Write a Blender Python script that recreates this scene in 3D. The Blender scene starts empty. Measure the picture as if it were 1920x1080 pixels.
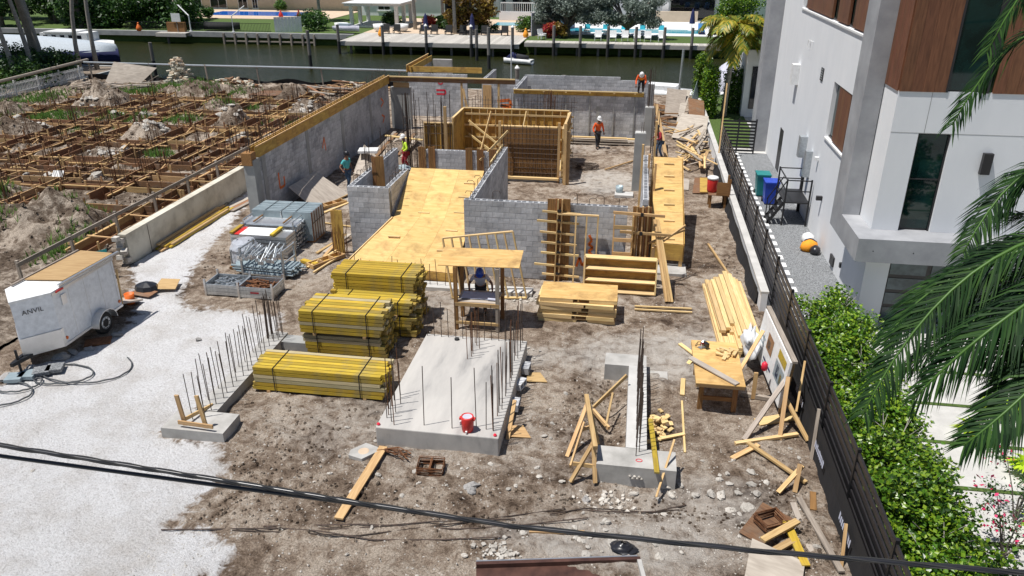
import bpy, math, random
from mathutils import Vector, Matrix, noise, Euler
from math import radians as R, sin, cos, pi, hypot
random.seed(7)
SC = bpy.context.scene
COL = SC.collection

# ---------------------------------------------------------------- camera, sky, sun, exposure
cam = bpy.data.objects.new('camera', bpy.data.cameras.new('camera'))
COL.objects.link(cam)
cam.location = (0, 0, 11.0)
cam.rotation_euler = (R(90 - 24.3), 0, R(8.9))
cam.data.sensor_width = 36.0
cam.data.lens = 27.28
cam.data.clip_start = 0.1
cam.data.clip_end = 3000
SC.camera = cam

SUN_DIR = Vector((-0.32, -0.165, 1.0)).normalized()          # towards the sun
W = bpy.data.worlds.new('World'); SC.world = W; W.use_nodes = True
_n = W.node_tree.nodes; _l = W.node_tree.links
_bg = _n['Background']
_sky = _n.new('ShaderNodeTexSky'); _sky.sky_type = 'NISHITA'; _sky.sun_disc = False
_sky.sun_elevation = math.asin(SUN_DIR.z)
_sky.sun_rotation = math.atan2(SUN_DIR.x, SUN_DIR.y)
_sky.altitude = 0; _sky.air_density = 1.0; _sky.dust_density = 0.6; _sky.ozone_density = 1.2
_l.new(_sky.outputs[0], _bg.inputs[0]); _bg.inputs[1].default_value = 0.055
sun = bpy.data.objects.new('sun', bpy.data.lights.new('sun', 'SUN')); COL.objects.link(sun)
sun.data.energy = 4.15; sun.data.angle = R(0.5); sun.data.color = (1.0, 0.97, 0.925)
sun.rotation_euler = SUN_DIR.to_track_quat('Z', 'Y').to_euler()
sun.location = (-20, -6, 48)
SC.view_settings.view_transform = 'Standard'; SC.view_settings.look = 'None'
SC.view_settings.gamma = 1.0; SC.view_settings.use_curve_mapping = False
SC.view_settings.exposure = 0.38
SC.render.engine = 'CYCLES'
SC.cycles.use_denoising = True
SC.cycles.max_bounces = 6; SC.cycles.transparent_max_bounces = 8

# ---------------------------------------------------------------- materials
def _mat(name):
    m = bpy.data.materials.new(name); m.use_nodes = True
    nt = m.node_tree
    return m, nt.nodes, nt.links, nt.nodes['Principled BSDF']
def _ramp(n, stops):
    r = n.new('ShaderNodeValToRGB'); e = r.color_ramp.elements
    while len(e) < len(stops): e.new(0.5)
    for i, (p, c) in enumerate(stops):
        e[i].position = p; e[i].color = (*c, 1)
    return r
def _coords(n, l, kind, scale):
    tc = n.new('ShaderNodeTexCoord'); mp = n.new('ShaderNodeMapping')
    mp.inputs['Scale'].default_value = scale
    l.new(tc.outputs[kind], mp.inputs[0]); return mp
def _noise(n, l, vec, scale, detail=4, rough=.6):
    t = n.new('ShaderNodeTexNoise'); t.inputs['Scale'].default_value = scale
    t.inputs['Detail'].default_value = detail; t.inputs['Roughness'].default_value = rough
    l.new(vec.outputs[0], t.inputs['Vector']); return t
def _bump(n, l, h, bsdf, strength, dist=.02):
    b = n.new('ShaderNodeBump'); b.inputs['Strength'].default_value = strength
    b.inputs['Distance'].default_value = dist
    l.new(h, b.inputs['Height']); l.new(b.outputs[0], bsdf.inputs['Normal']); return b
def _vary(n, l, col, amount, hue=.0):
    """per-object brightness variation"""
    oi = n.new('ShaderNodeObjectInfo'); mr = n.new('ShaderNodeMapRange')
    mr.inputs['To Min'].default_value = 1 - amount; mr.inputs['To Max'].default_value = 1 + amount
    l.new(oi.outputs['Random'], mr.inputs[0])
    hsv = n.new('ShaderNodeHueSaturation'); l.new(mr.outputs[0], hsv.inputs['Value']); l.new(col, hsv.inputs['Color'])
    if hue:
        m2 = n.new('ShaderNodeMapRange'); m2.inputs['To Min'].default_value = .5 - hue; m2.inputs['To Max'].default_value = .5 + hue
        wn = n.new('ShaderNodeTexWhiteNoise'); wn.noise_dimensions = '1D'; l.new(oi.outputs['Random'], wn.inputs['W'])
        l.new(wn.outputs['Value'], m2.inputs[0]); l.new(m2.outputs[0], hsv.inputs['Hue'])
    return hsv.outputs[0]
def mottled(name, c1, c2, scale=3, rough=.85, bump=.2, vary=0., metal=0., kind='Object', sc=(1,1,1), c3=None, bscale=6, dist=.02, hue=0):
    m, n, l, b = _mat(name)
    mp = _coords(n, l, kind, sc)
    t = _noise(n, l, mp, scale, 6, .62)
    st = [(.32, c1), (.68, c2)] if c3 is None else [(.25, c1), (.55, c2), (.75, c3)]
    r = _ramp(n, st); l.new(t.outputs['Fac'], r.inputs[0])
    col = r.outputs[0]
    if vary: col = _vary(n, l, col, vary, hue)
    l.new(col, b.inputs['Base Color'])
    b.inputs['Roughness'].default_value = rough; b.inputs['Metallic'].default_value = metal
    if bump:
        t2 = _noise(n, l, mp, scale * bscale, 5, .7); _bump(n, l, t2.outputs['Fac'], b, bump, dist)
    return m
def wood(name, c1, c2, rough=.75, vary=.18, grain=1.0, stain=None):
    """grain runs along the object's local X axis"""
    m, n, l, b = _mat(name)
    mp = _coords(n, l, 'Object', (1.2, 16 * grain, 16 * grain))
    oi = n.new('ShaderNodeObjectInfo'); ad = n.new('ShaderNodeVectorMath'); ad.operation = 'ADD'
    ml = n.new('ShaderNodeMath'); ml.operation = 'MULTIPLY'; ml.inputs[1].default_value = 57.0
    l.new(oi.outputs['Random'], ml.inputs[0]); l.new(mp.outputs[0], ad.inputs[0]); l.new(ml.outputs[0], ad.inputs[1])
    t = n.new('ShaderNodeTexNoise'); t.inputs['Scale'].default_value = 1.6; t.inputs['Detail'].default_value = 6; t.inputs['Distortion'].default_value = .6
    l.new(ad.outputs[0], t.inputs['Vector'])
    r = _ramp(n, [(.3, c1), (.7, c2)]); l.new(t.outputs['Fac'], r.inputs[0]); col = r.outputs[0]
    if stain:
        mp2 = _coords(n, l, 'Object', (1, 1, 1)); t2 = _noise(n, l, mp2, 1.3, 5, .65)
        r2 = _ramp(n, [(.5, (0, 0, 0)), (.68, (1, 1, 1))]); l.new(t2.outputs['Fac'], r2.inputs[0])
        mx = n.new('ShaderNodeMixRGB'); mx.inputs[2].default_value = (*stain, 1); l.new(r2.outputs[0], mx.inputs[0]); l.new(col, mx.inputs[1]); col = mx.outputs[0]
    col = _vary(n, l, col, vary, .006)
    l.new(col, b.inputs['Base Color']); b.inputs['Roughness'].default_value = rough
    _bump(n, l, t.outputs['Fac'], b, .15, .004)
    return m
def plain(name, c, rough=.6, metal=0., vary=0., spec=None, coat=0., emit=None):
    m, n, l, b = _mat(name)
    mp = _coords(n, l, 'Object', (1, 1, 1)); t = _noise(n, l, mp, 7, 4, .6)
    r = _ramp(n, [(.3, tuple(x * .86 for x in c)), (.7, tuple(min(1, x * 1.1) for x in c))]); l.new(t.outputs['Fac'], r.inputs[0])
    col = r.outputs[0]
    if vary: col = _vary(n, l, col, vary)
    l.new(col, b.inputs['Base Color']); b.inputs['Roughness'].default_value = rough; b.inputs['Metallic'].default_value = metal
    if coat: b.inputs['Coat Weight'].default_value = coat
    return m
def leafy(name, c1, c2, c3, rough=.45, trans=.25, spec=.5):
    m, n, l, b = _mat(name)
    g = n.new('ShaderNodeNewGeometry')
    r = _ramp(n, [(0.05, c1), (.5, c2), (.95, c3)]); l.new(g.outputs['Random Per Island'], r.inputs[0])
    col = _vary(n, l, r.outputs[0], .14)
    l.new(col, b.inputs['Base Color']); b.inputs['Roughness'].default_value = rough; b.inputs['Specular IOR Level'].default_value = spec
    out = n['Material Output']
    tr = n.new('ShaderNodeBsdfTranslucent'); l.new(col, tr.inputs[0])
    mx = n.new('ShaderNodeMixShader'); mx.inputs[0].default_value = trans
    l.new(b.outputs[0], mx.inputs[1]); l.new(tr.outputs[0], mx.inputs[2]); l.new(mx.outputs[0], out.inputs[0])
    return m

M = {}
M['pine'] = wood('fresh_pine', (.58, .39, .16), (.74, .55, .28))
M['pine2'] = wood('old_pine', (.42, .25, .105), (.62, .42, .20), vary=.25)
M['form'] = wood('form_board', (.15, .07, .032), (.33, .175, .085), vary=.4, stain=(.24, .17, .115))
M['greywood'] = wood('weathered_wood', (.23, .19, .155), (.40, .34, .28), vary=.22)
M['darkwood'] = wood('dark_form_wood', (.16, .075, .025), (.31, .155, .05), vary=.2)
M['ply'] = wood('plywood', (.56, .34, .11), (.72, .48, .19), grain=.35, vary=.15, stain=(.40, .24, .085))
M['plyform'] = wood('form_plywood', (.42, .235, .05), (.62, .39, .09), grain=.4, vary=.12, stain=(.30, .16, .045))
M['plygrey'] = wood('weathered_plywood', (.34, .29, .24), (.50, .44, .37), grain=.3, vary=.12)
M['yellow'] = wood('yellow_timber', (.36, .23, .018), (.56, .39, .035), vary=.28, stain=(.30, .23, .08))
M['yellowend'] = wood('yellow_timber_end', (.16, .11, .02), (.35, .25, .05), vary=.3)
M['yellowpale'] = wood('pale_yellow_timber', (.40, .33, .17), (.56, .48, .28), vary=.2)
M['clad'] = wood('cladding_wood', (.10, .036, .015), (.20, .078, .036), grain=.7, vary=.12, rough=.5)
M['block'] = mottled('concrete_block', (.41, .415, .43), (.55, .555, .57), 9, .95, .35, vary=.11, bscale=4)
def block_mat():
    m, n, l, b = _mat('concrete_block')
    mp = _coords(n, l, 'Object', (1, 1, 1)); t = _noise(n, l, mp, 9, 6, .65); r = _ramp(n, [(.3, (.39, .395, .41)), (.7, (.53, .535, .55))]); l.new(t.outputs['Fac'], r.inputs[0])
    g = n.new('ShaderNodeNewGeometry'); t2 = n.new('ShaderNodeTexNoise'); t2.inputs['Scale'].default_value = .9; t2.inputs['Detail'].default_value = 6; t2.inputs['Roughness'].default_value = .7; l.new(g.outputs['Position'], t2.inputs['Vector'])
    r2 = _ramp(n, [(.36, (.66, .66, .67)), (.5, (1, 1, 1)), (.66, (1.16, 1.15, 1.13))]); l.new(t2.outputs['Fac'], r2.inputs[0])
    mx = n.new('ShaderNodeMixRGB'); mx.blend_type = 'MULTIPLY'; mx.inputs[0].default_value = 1; l.new(r.outputs[0], mx.inputs[1]); l.new(r2.outputs[0], mx.inputs[2])
    l.new(_vary(n, l, mx.outputs[0], .17), b.inputs['Base Color']); b.inputs['Roughness'].default_value = .95
    t3 = _noise(n, l, mp, 36, 5, .7); _bump(n, l, t3.outputs['Fac'], b, .4, .02); return m
M['block'] = block_mat()
M['mortar'] = mottled('mortar', (.17, .17, .175), (.26, .26, .26), 8, .95, .2)
M['conc'] = mottled('concrete', (.27, .26, .24), (.42, .405, .38), 1.9, .9, .15, c3=(.50, .485, .46))
M['concwet'] = mottled('grey_concrete', (.27, .275, .27), (.38, .38, .365), 1.4, .9, .12)
M['concwhite'] = mottled('pale_concrete', (.42, .41, .39), (.58, .565, .54), 1.4, .88, .12)
M['cream'] = mottled('cream_stucco', (.36, .32, .25), (.62, .58, .48), 1.3, .9, .2, c3=(.68, .64, .54))
M['fairface'] = mottled('architectural_concrete', (.25, .255, .27), (.37, .375, .39), 1.1, .75, .06)
M['stucco'] = mottled('white_stucco', (.72, .73, .745), (.785, .79, .80), .9, .9, .12, sc=(1, 1, .5), bscale=30)
M['whitepaint'] = plain('white_paint', (.78, .78, .77), .5)
M['whitemetal'] = plain('white_metal', (.74, .76, .78), .35, 0., coat=.2)
M['blackmetal'] = plain('black_metal', (.018, .018, .02), .45, .2)
M['darkframe'] = plain('dark_frame', (.022, .02, .022), .4)
M['rust'] = mottled('rusty_rebar', (.10, .04, .018), (.26, .115, .05), 14, .85, .2, metal=.3, vary=.25)
M['steel'] = mottled('dark_rebar', (.055, .045, .04), (.13, .09, .07), 14, .7, .1, metal=.5, vary=.3)
M['galv'] = mottled('galvanised_steel', (.40, .43, .45), (.60, .63, .65), 10, .42, .05, metal=.75, vary=.15)
M['galvblue'] = mottled('grey_steel_panel', (.27, .34, .37), (.38, .45, .48), 5, .5, .05, metal=.25, vary=.12)
M['alu'] = mottled('aluminium', (.62, .62, .62), (.72, .72, .72), 4, .35, .03, metal=.85, vary=.1)
M['rock'] = mottled('limestone', (.34, .31, .27), (.56, .525, .475), 5, .95, .5, vary=.22)
M['rockgrey'] = mottled('grey_stone', (.26, .25, .24), (.42, .40, .38), 5, .95, .4, vary=.15)
M['soil'] = mottled('loose_soil', (.15, .115, .085), (.30, .24, .185), 4, .98, .8, dist=.05)
M['plasticblack'] = plain('black_plastic', (.02, .02, .024), .3)
M['mesh'] = plain('windscreen_fabric', (.012, .012, .014), .85)
M['red'] = plain('red_plastic', (.62, .035, .03), .4)
M['brightred'] = plain('red_paint', (.7, .02, .05), .5)
M['orange'] = plain('orange_plastic', (.75, .16, .02), .55)
M['hiorange'] = plain('orange_shirt', (.85, .12, .02), .8)
M['hivis'] = plain('yellow_green_vest', (.55, .8, .05), .8)
M['amber'] = plain('amber_vest', (.85, .33, .02), .8)
M['teal'] = plain('teal_shirt', (.08, .42, .44), .85)
M['lilac'] = plain('pale_shirt', (.50, .50, .58), .85)
M['darkcloth'] = plain('dark_cloth', (.03, .03, .035), .9)
M['jeans'] = plain('blue_jeans', (.045, .085, .15), .9)
M['redcloth'] = plain('dark_red_cloth', (.30, .02, .03), .9)
M['skin'] = plain('skin', (.22, .11, .07), .6)
M['boot'] = plain('boot_leather', (.03, .025, .02), .7)
M['blue'] = plain('blue_plastic', (.02, .07, .42), .4)
M['binblue'] = plain('bin_blue', (.015, .06, .45), .45)
M['binteal'] = plain('bin_teal', (.01, .20, .20), .45)
M['navy'] = plain('navy_canvas', (.015, .02, .09), .85)
M['sunbedblue'] = plain('blue_cushion', (.05, .22, .50), .8)
M['paper'] = plain('paper', (.5, .52, .62), .8)
M['rubber'] = plain('rubber', (.025, .025, .025), .85)
M['hose'] = plain('hose_rubber', (.07, .075, .08), .6)
M['tin'] = plain('pool_water', (.05, .42, .55), .08)
M['poolblue'] = plain('pool_liner', (.02, .14, .55), .15)
M['gravelgrey'] = mottled('grey_gravel', (.05, .055, .06), (.34, .35, .36), 22, .95, .8, kind='Object', bscale=1.2, dist=.03)
M['paver'] = mottled('white_paver', (.66, .66, .65), (.76, .76, .75), 2, .85, .08)
M['tan'] = mottled('tan_paving', (.50, .38, .27), (.64, .50, .37), 3, .9, .1)
M['roofgrey'] = plain('pale_roof', (.62, .62, .62), .7)
M['creamhouse'] = mottled('cream_house_wall', (.52, .43, .32), (.60, .50, .38), 1.5, .9, .05)
M['dockwood'] = wood('dock_plank', (.40, .37, .33), (.55, .52, .47), vary=.12)
M['pile'] = wood('timber_pile', (.12, .11, .10), (.26, .235, .21), vary=.25)
M['bark'] = mottled('bark', (.12, .10, .08), (.26, .23, .19), 6, .95, .5, sc=(1, 1, .3))
M['palmbark'] = mottled('palm_bark', (.22, .20, .175), (.40, .375, .335), 5, .95, .4, sc=(1, 1, 3))
M['hedge'] = leafy('hedge_leaf', (.018, .055, .005), (.085, .205, .011), (.26, .38, .025), .35, .28)
M['hedgedark'] = leafy('dark_leaf', (.012, .035, .008), (.03, .085, .015), (.07, .15, .02), .45, .2)
M['palmleaf'] = leafy('palm_leaflet', (.005, .018, .005), (.014, .044, .010), (.045, .10, .02), .6, .2, .18)
M['palmyellow'] = leafy('yellow_palm_leaflet', (.07, .14, .012), (.26, .29, .025), (.5, .37, .035), .45, .3)
M['silverleaf'] = leafy('silver_leaf', (.08, .105, .085), (.17, .21, .175), (.29, .34, .29), .5, .15)
M['bronzeleaf'] = leafy('bronze_leaf', (.09, .04, .012), (.22, .13, .02), (.34, .26, .04), .5, .2)
M['midleaf'] = leafy('mid_leaf', (.03, .075, .012), (.06, .15, .02), (.13, .24, .03), .45, .2)
M['redleaf'] = leafy('red_leaf', (.25, .01, .03), (.45, .03, .04), (.35, .12, .02), .5, .2)
M['pink'] = leafy('pink_blossom', (.55, .01, .08), (.75, .02, .14), (.8, .06, .2), .6, .3)
M['grass'] = leafy('grass_blade', (.05, .13, .015), (.10, .23, .03), (.20, .32, .06), .6, .25)
M['lime'] = leafy('lime_leaf', (.30, .48, .01), (.42, .60, .02), (.55, .70, .04), .45, .35)
M['turf'] = mottled('turf', (.04, .075, .012), (.10, .155, .03), 9, .95, .6, bscale=8, dist=.04)

def glass(name, tint, rough=.03):
    m, n, l, b = _mat(name)
    mp = _coords(n, l, 'Object', (1, 1, 1)); t = _noise(n, l, mp, 1.1, 4, .6)
    r = _ramp(n, [(.35, tuple(x * .35 for x in tint)), (.7, tint)]); l.new(t.outputs['Fac'], r.inputs[0])
    l.new(r.outputs[0], b.inputs['Base Color']); b.inputs['Roughness'].default_value = rough
    b.inputs['Specular IOR Level'].default_value = .5
    return m
M['glass'] = glass('tinted_glass', (.008, .035, .032))
M['glassfrost'] = glass('frosted_garage_glass', (.15, .20, .215), .2)
M['glassdark'] = glass('dark_glass', (.02, .022, .03))

def water_mat():
    m, n, l, b = _mat('canal_water')
    mp = _coords(n, l, 'Object', (.45, 1.1, 1)); t = _noise(n, l, mp, 3.4, 6, .65)
    b.inputs['Roughness'].default_value = .07
    mp2 = _coords(n, l, 'Object', (.03, .06, 1)); t2 = _noise(n, l, mp2, 1, 3, .5)
    r = _ramp(n, [(.3, (.018, .020, .005)), (.7, (.034, .038, .014))]); l.new(t2.outputs['Fac'], r.inputs[0]); l.new(r.outputs[0], b.inputs['Base Color'])
    b.inputs['IOR'].default_value = 1.33
    _bump(n, l, t.outputs['Fac'], b, .55, .16)
    return m
M['water'] = water_mat()
def film_mat():
    m, n, l, b = _mat('clear_plastic_film')
    b.inputs['Base Color'].default_value = (.72, .74, .8, 1); b.inputs['Roughness'].default_value = .18
    b.inputs['Alpha'].default_value = .55
    mp = _coords(n, l, 'Object', (1, 1, 1)); t = _noise(n, l, mp, 5, 5, .6); _bump(n, l, t.outputs['Fac'], b, .8, .08)
    return m
M['film'] = film_mat()

# ---------------------------------------------------------------- mesh helpers
class MB:
    def __init__(s): s.v = []; s.f = []; s.mi = []; s.cur = 0
    def add(s, vs, fs):
        o = len(s.v); s.v.extend(vs)
        for q in fs: s.f.append(tuple(i + o for i in q)); s.mi.append(s.cur)
        return s
    def box(s, c, d, rz=0, rx=0, ry=0):
        x, y, z = d[0] / 2, d[1] / 2, d[2] / 2
        vs = [Vector((i * x, j * y, k * z)) for i in (-1, 1) for j in (-1, 1) for k in (-1, 1)]
        if rz or rx or ry:
            e = Euler((rx, ry, rz)).to_matrix(); vs = [e @ v for v in vs]
        c = Vector(c)
        return s.add([tuple(v + c) for v in vs], [(0, 1, 3, 2), (4, 6, 7, 5), (0, 4, 5, 1), (2, 3, 7, 6), (0, 2, 6, 4), (1, 5, 7, 3)])
    def bx(s, x0, y0, z0, x1, y1, z1):
        return s.box(((x0 + x1) / 2, (y0 + y1) / 2, (z0 + z1) / 2), (x1 - x0, y1 - y0, z1 - z0))
    def bar(s, p, q, w, h, up=(0, 0, 1)):
        p = Vector(p); q = Vector(q); d = q - p; L = d.length
        if L < 1e-6: return s
        d /= L; u = Vector(up)
        if abs(d.dot(u)) > .97: u = Vector((0, 1, 0)) if abs(d.y) < .9 else Vector((1, 0, 0))
        r = d.cross(u).normalized(); u = r.cross(d)
        vs = []
        for a in (p, q):
            for i, j in ((-1, -1), (1, -1), (1, 1), (-1, 1)): vs.append(tuple(a + r * (i * w / 2) + u * (j * h / 2)))
        return s.add(vs, [(3, 2, 1, 0), (4, 5, 6, 7), (0, 1, 5, 4), (1, 2, 6, 5), (2, 3, 7, 6), (3, 0, 4, 7)])
    def tube(s, pts, r, n=6, closed=False):
        pts = [Vector(p) for p in pts]; rs = r if isinstance(r, (list, tuple)) else [r] * len(pts)
        o = len(s.v); up = Vector((0, 0, 1)); N = len(pts)
        for i, p in enumerate(pts):
            d = (pts[min(i + 1, N - 1)] - pts[max(i - 1, 0)]) if not closed else (pts[(i + 1) % N] - pts[i - 1])
            d = d.normalized() if d.length > 1e-9 else Vector((0, 0, 1))
            u = up if abs(d.z) < .95 else Vector((1, 0, 0))
            a = d.cross(u).normalized(); b = a.cross(d)
            for k in range(n):
                t = 2 * pi * k / n; s.v.append(tuple(p + (a * cos(t) + b * sin(t)) * rs[i]))
        for i in range(N if closed else N - 1):
            j = (i + 1) % N
            for k in range(n):
                s.f.append((o + i * n + k, o + i * n + (k + 1) % n, o + j * n + (k + 1) % n, o + j * n + k)); s.mi.append(s.cur)
        if not closed:
            s.f.append(tuple(o + k for k in range(n))[::-1]); s.mi.append(s.cur)
            s.f.append(tuple(o + (N - 1) * n + k for k in range(n))); s.mi.append(s.cur)
        return s
    def lathe(s, prof, n=16, c=(0, 0, 0), sx=1, sy=1):
        o = len(s.v)
        for r, z in prof:
            for k in range(n):
                t = 2 * pi * k / n; s.v.append((c[0] + r * cos(t) * sx, c[1] + r * sin(t) * sy, c[2] + z))
        for i in range(len(prof) - 1):
            for k in range(n):
                s.f.append((o + i * n + k, o + i * n + (k + 1) % n, o + (i + 1) * n + (k + 1) % n, o + (i + 1) * n + k)); s.mi.append(s.cur)
        s.f.append(tuple(o + k for k in range(n))[::-1]); s.mi.append(s.cur)
        s.f.append(tuple(o + (len(prof) - 1) * n + k for k in range(n))); s.mi.append(s.cur)
        return s
    def prism(s, poly, z0, z1):
        n = len(poly); vs = [(x, y, z0) for x, y in poly] + [(x, y, z1) for x, y in poly]
        return s.add(vs, [tuple(range(n))[::-1], tuple(range(n, 2 * n))] + [(i, (i + 1) % n, (i + 1) % n + n, i + n) for i in range(n)])
    def slab(s, quad, t):
        """thick sheet from four 3d corners (ccw from above), thickness t downwards along its normal"""
        q = [Vector(p) for p in quad]; nn = (q[1] - q[0]).cross(q[3] - q[0]).normalized()
        vs = [tuple(p) for p in q] + [tuple(p - nn * t) for p in q]
        return s.add(vs, [(0, 1, 2, 3), (7, 6, 5, 4), (0, 4, 5, 1), (1, 5, 6, 2), (2, 6, 7, 3), (3, 7, 4, 0)])
    def mesh(s, name, mats, smooth=False):
        me = bpy.data.meshes.new(name); me.from_pydata([tuple(v) for v in s.v], [], s.f)
        for m in (mats if isinstance(mats, (list, tuple)) else [mats]): me.materials.append(M[m] if isinstance(m, str) else m)
        if any(s.mi): me.polygons.foreach_set('material_index', s.mi)
        if smooth: me.polygons.foreach_set('use_smooth', [True] * len(me.polygons))
        me.update(); return me
    def build(s, name, mats, parent=None, smooth=False, loc=None, rz=0):
        o = bpy.data.objects.new(name, s.mesh(name, mats, smooth)); COL.objects.link(o)
        if parent: o.parent = parent
        if loc is not None: o.location = loc
        if rz: o.rotation_euler[2] = rz
        return o
def tag(o, label=None, cat=None, group=None, kind=None):
    if label: o['label'] = label
    if cat: o['category'] = cat
    if group: o['group'] = group
    if kind: o['kind'] = kind
    return o
def thing(name, label, cat, loc=(0, 0, 0), rz=0, group=None):
    o = bpy.data.objects.new(name, None); COL.objects.link(o); o.empty_display_size = .3
    o.location = loc; o.rotation_euler[2] = rz
    return tag(o, label, cat, group)
def place(name, me, parent=None, loc=(0, 0, 0), rot=(0, 0, 0), scale=None):
    o = bpy.data.objects.new(name, me); COL.objects.link(o)
    if parent: o.parent = parent
    o.location = loc; o.rotation_euler = rot
    if scale: o.scale = scale
    return o
def copy_tree(o, parent=None):
    c = o.copy(); COL.objects.link(c); c.parent = parent
    for ch in [k for k in o.children]: copy_tree(ch, c)
    return c
_bm = {}
def bmesh_box(L, w, h, mat, ch=.004):
    k = (round(L, 2), round(w, 3), round(h, 3), mat)
    if k not in _bm:
        _bm[k] = MB().box((0, 0, 0), (max(L, .01), w, h)).mesh('board', mat)
    return _bm[k]
def frame(d, up=(0, 0, 1)):
    d = Vector(d).normalized(); u = Vector(up)
    if abs(d.dot(u)) > .97: u = Vector((0, 1, 0)) if abs(d.y) < .9 else Vector((1, 0, 0))
    r = u.cross(d).normalized(); u = d.cross(r)
    return Matrix((d, r, u)).transposed()
def board(name, p, q, w, h, mat, parent=None, up=(0, 0, 1)):
    """a board from p to q: its own object, grain along its length; w across, h along 'up'"""
    p = Vector(p); q = Vector(q); me = bmesh_box((q - p).length, w, h, mat)
    o = bpy.data.objects.new(name, me); COL.objects.link(o)
    if parent: o.parent = parent
    o.matrix_basis = Matrix.Translation((p + q) / 2) @ frame(q - p, up).to_4x4()
    return o
def lone_board(name, label, cat, p, q, w, h, mat, group=None, up=(0, 0, 1)):
    return tag(board(name, p, q, w, h, mat, None, up), label, cat, group)
def fbm(x, y, s=1., o=4):
    v = 0; a = 1
    for i in range(o):
        v += a * noise.noise(Vector((x * s, y * s, 3.1 + i * 7))); s *= 2.1; a *= .5
    return v
def rnd(a, b): return random.uniform(a, b)
# ---------------------------------------------------------------- the setting: ground, canal, paving
GRAVEL = [(-17.79, 33.5), (-17.0, 30.6), (-16.2, 26.8), (-15.6, 24.1), (-14.8, 21.7), (-14.0, 20.8), (-11.75, 20.8), (-10.84, 20.8), (-10.3, 19.7), (-10.4, 18.8), (-10.45, 16.65), (-10.6, 15.1), (-10.9, 14.6), (-11.0, 14.3), (-10.8, 14.05), (-10.2, 14.0), (-9.4, 14.05), (-8.8, 13.35), (-8.62, 12.7), (-8.8, 12.2), (-8.8, 11.7), (-9.0, 11.3), (-7.93, 11.2), (-7.36, 10.8), (-7.3, 10.4), (-7.55, 10.0), (-8.6, 9.7), (-8.8, 9.0), (-8, 6), (-17, 6), (-17, 14.8), (-16.3, 15.8), (-16.1, 16.7), (-15.4, 17.7), (-15.0, 19.0), (-15.3, 20.2), (-17.4, 23.3), (-18, 24)]
def poly_sd(x, y, P):
    ins = False; best = 1e9; j = len(P) - 1
    for i in range(len(P)):
        xi, yi = P[i]; xj, yj = P[j]
        if (yi > y) != (yj > y) and x < (xj - xi) * (y - yi) / (yj - yi) + xi: ins = not ins
        dx, dy = xj - xi, yj - yi; t = max(0, min(1, ((x - xi) * dx + (y - yi) * dy) / (dx * dx + dy * dy + 1e-9)))
        d = hypot(x - xi - t * dx, y - yi - t * dy); best = min(best, d); j = i
    return best if ins else -best
def sstep(a, b, t):
    t = max(0, min(1, (t - a) / (b - a))); return t * t * (3 - 2 * t)
def bump2(x, y, cx, cy, rx, ry): return math.exp(-((x - cx) / rx) ** 2 - ((y - cy) / ry) ** 2)
def gh(x, y):
    """height of the building plot's ground"""
    g = sstep(-.3, .6, poly_sd(x, y, GRAVEL)) if x < -6 else 0
    h = .05 * fbm(x, y, .4, 3) + (.055 * fbm(x + 9, y, 1.7, 4)) * (1 - .75 * g) + .012 * fbm(x, y, 6, 2) * (1 - .6 * g)
    h -= .42 * bump2(x, y, -.12, 16.9, .42, 1.3) + .22 * bump2(x, y, .6, 13.6, 1.6, .45)
    h += .10 * bump2(x, y, .3, 11.6, 1.2, .5) + .16 * bump2(x, y, 3.5, 12.4, 1.0, 1.2)
    h += .05 * sin((x * .55 + y) * 7.5) * bump2(x, y, -7.3, 15.0, 1.6, 1.0)                # wheel ruts
    for k_ in (-6.9, -5.75):
        if y < 14 and abs(x - k_ - .25 * (y - 11)) < .3: h -= .035 * (1 + .6 * sin(y * 38))
    for k_ in (9.9, 11.0):
        if x > -8 and abs(y - k_ - .16 * (x + 5)) < .22: h -= .04 * (1 + .6 * sin(x * 38))
    if y > 52: h += .25 * sstep(52, 58, y) * (fbm(x, y, .5, 3) + .4) * .6
    return h

# trenches of the plot next door
TX = [(-20.6, 24.6, 58), (-24.2, 31, 58), (-27.3, 25.5, 57), (-31.0, 28, 57), (-35.4, 30, 56), (-40.2, 33, 55), (-22.4, 36.6, 49.2), (-33.2, 36.6, 53.6)]   # run along Y
TY = [(29.2, -44, -20.6), (32.7, -44, -20.6), (36.6, -44, -18.3), (40.6, -44, -18.3), (44.8, -44, -18.3), (49.2, -43, -18.3), (53.6, -42, -18.3), (34.6, -35.4, -20.6)]
TW = .42
MOUNDS = [(-23.2, 27.0, 1.9, 1.3, 1.25), (-21.6, 29.0, 1.2, .8, .5), (-26.0, 27.0, 1.4, 1.1, .7), (-22.3, 38.5, 1.1, 1.0, .45), (-26.2, 34.8, 1.2, 1.2, .6), (-29.2, 42.8, 1.2, 1.2, .75), (-33.2, 38.4, 1.5, 1.2, .5), (-22.3, 42.8, 1.2, 1.1, .5), (-33.0, 47.0, 1.6, 1.3, .6), (-25.7, 47.0, 1.3, 1.3, .85), (-22.5, 51.4, 1.2, 1.3, .7), (-29.0, 51.2, 1.3, 1.3, .55), (-38.0, 42.6, 1.6, 1.5, .8), (-37.7, 51.3, 1.9, 1.6, 1.3), (-33.0, 56.5, 3.0, 1.5, .9), (-26.0, 57, 2.5, 1.5, .8), (-42.5, 38.5, 1.6, 2, .6), (-42.5, 47, 1.6, 2.4, .8), (-29, 30.9, 1.0, .9, .35)]
def trench(x, y):
    d = 9
    for X, a, b in TX:
        if a < y < b: d = min(d, abs(x - X))
    for Y, a, b in TY:
        if a < x < b: d = min(d, abs(y - Y))
    return d
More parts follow.
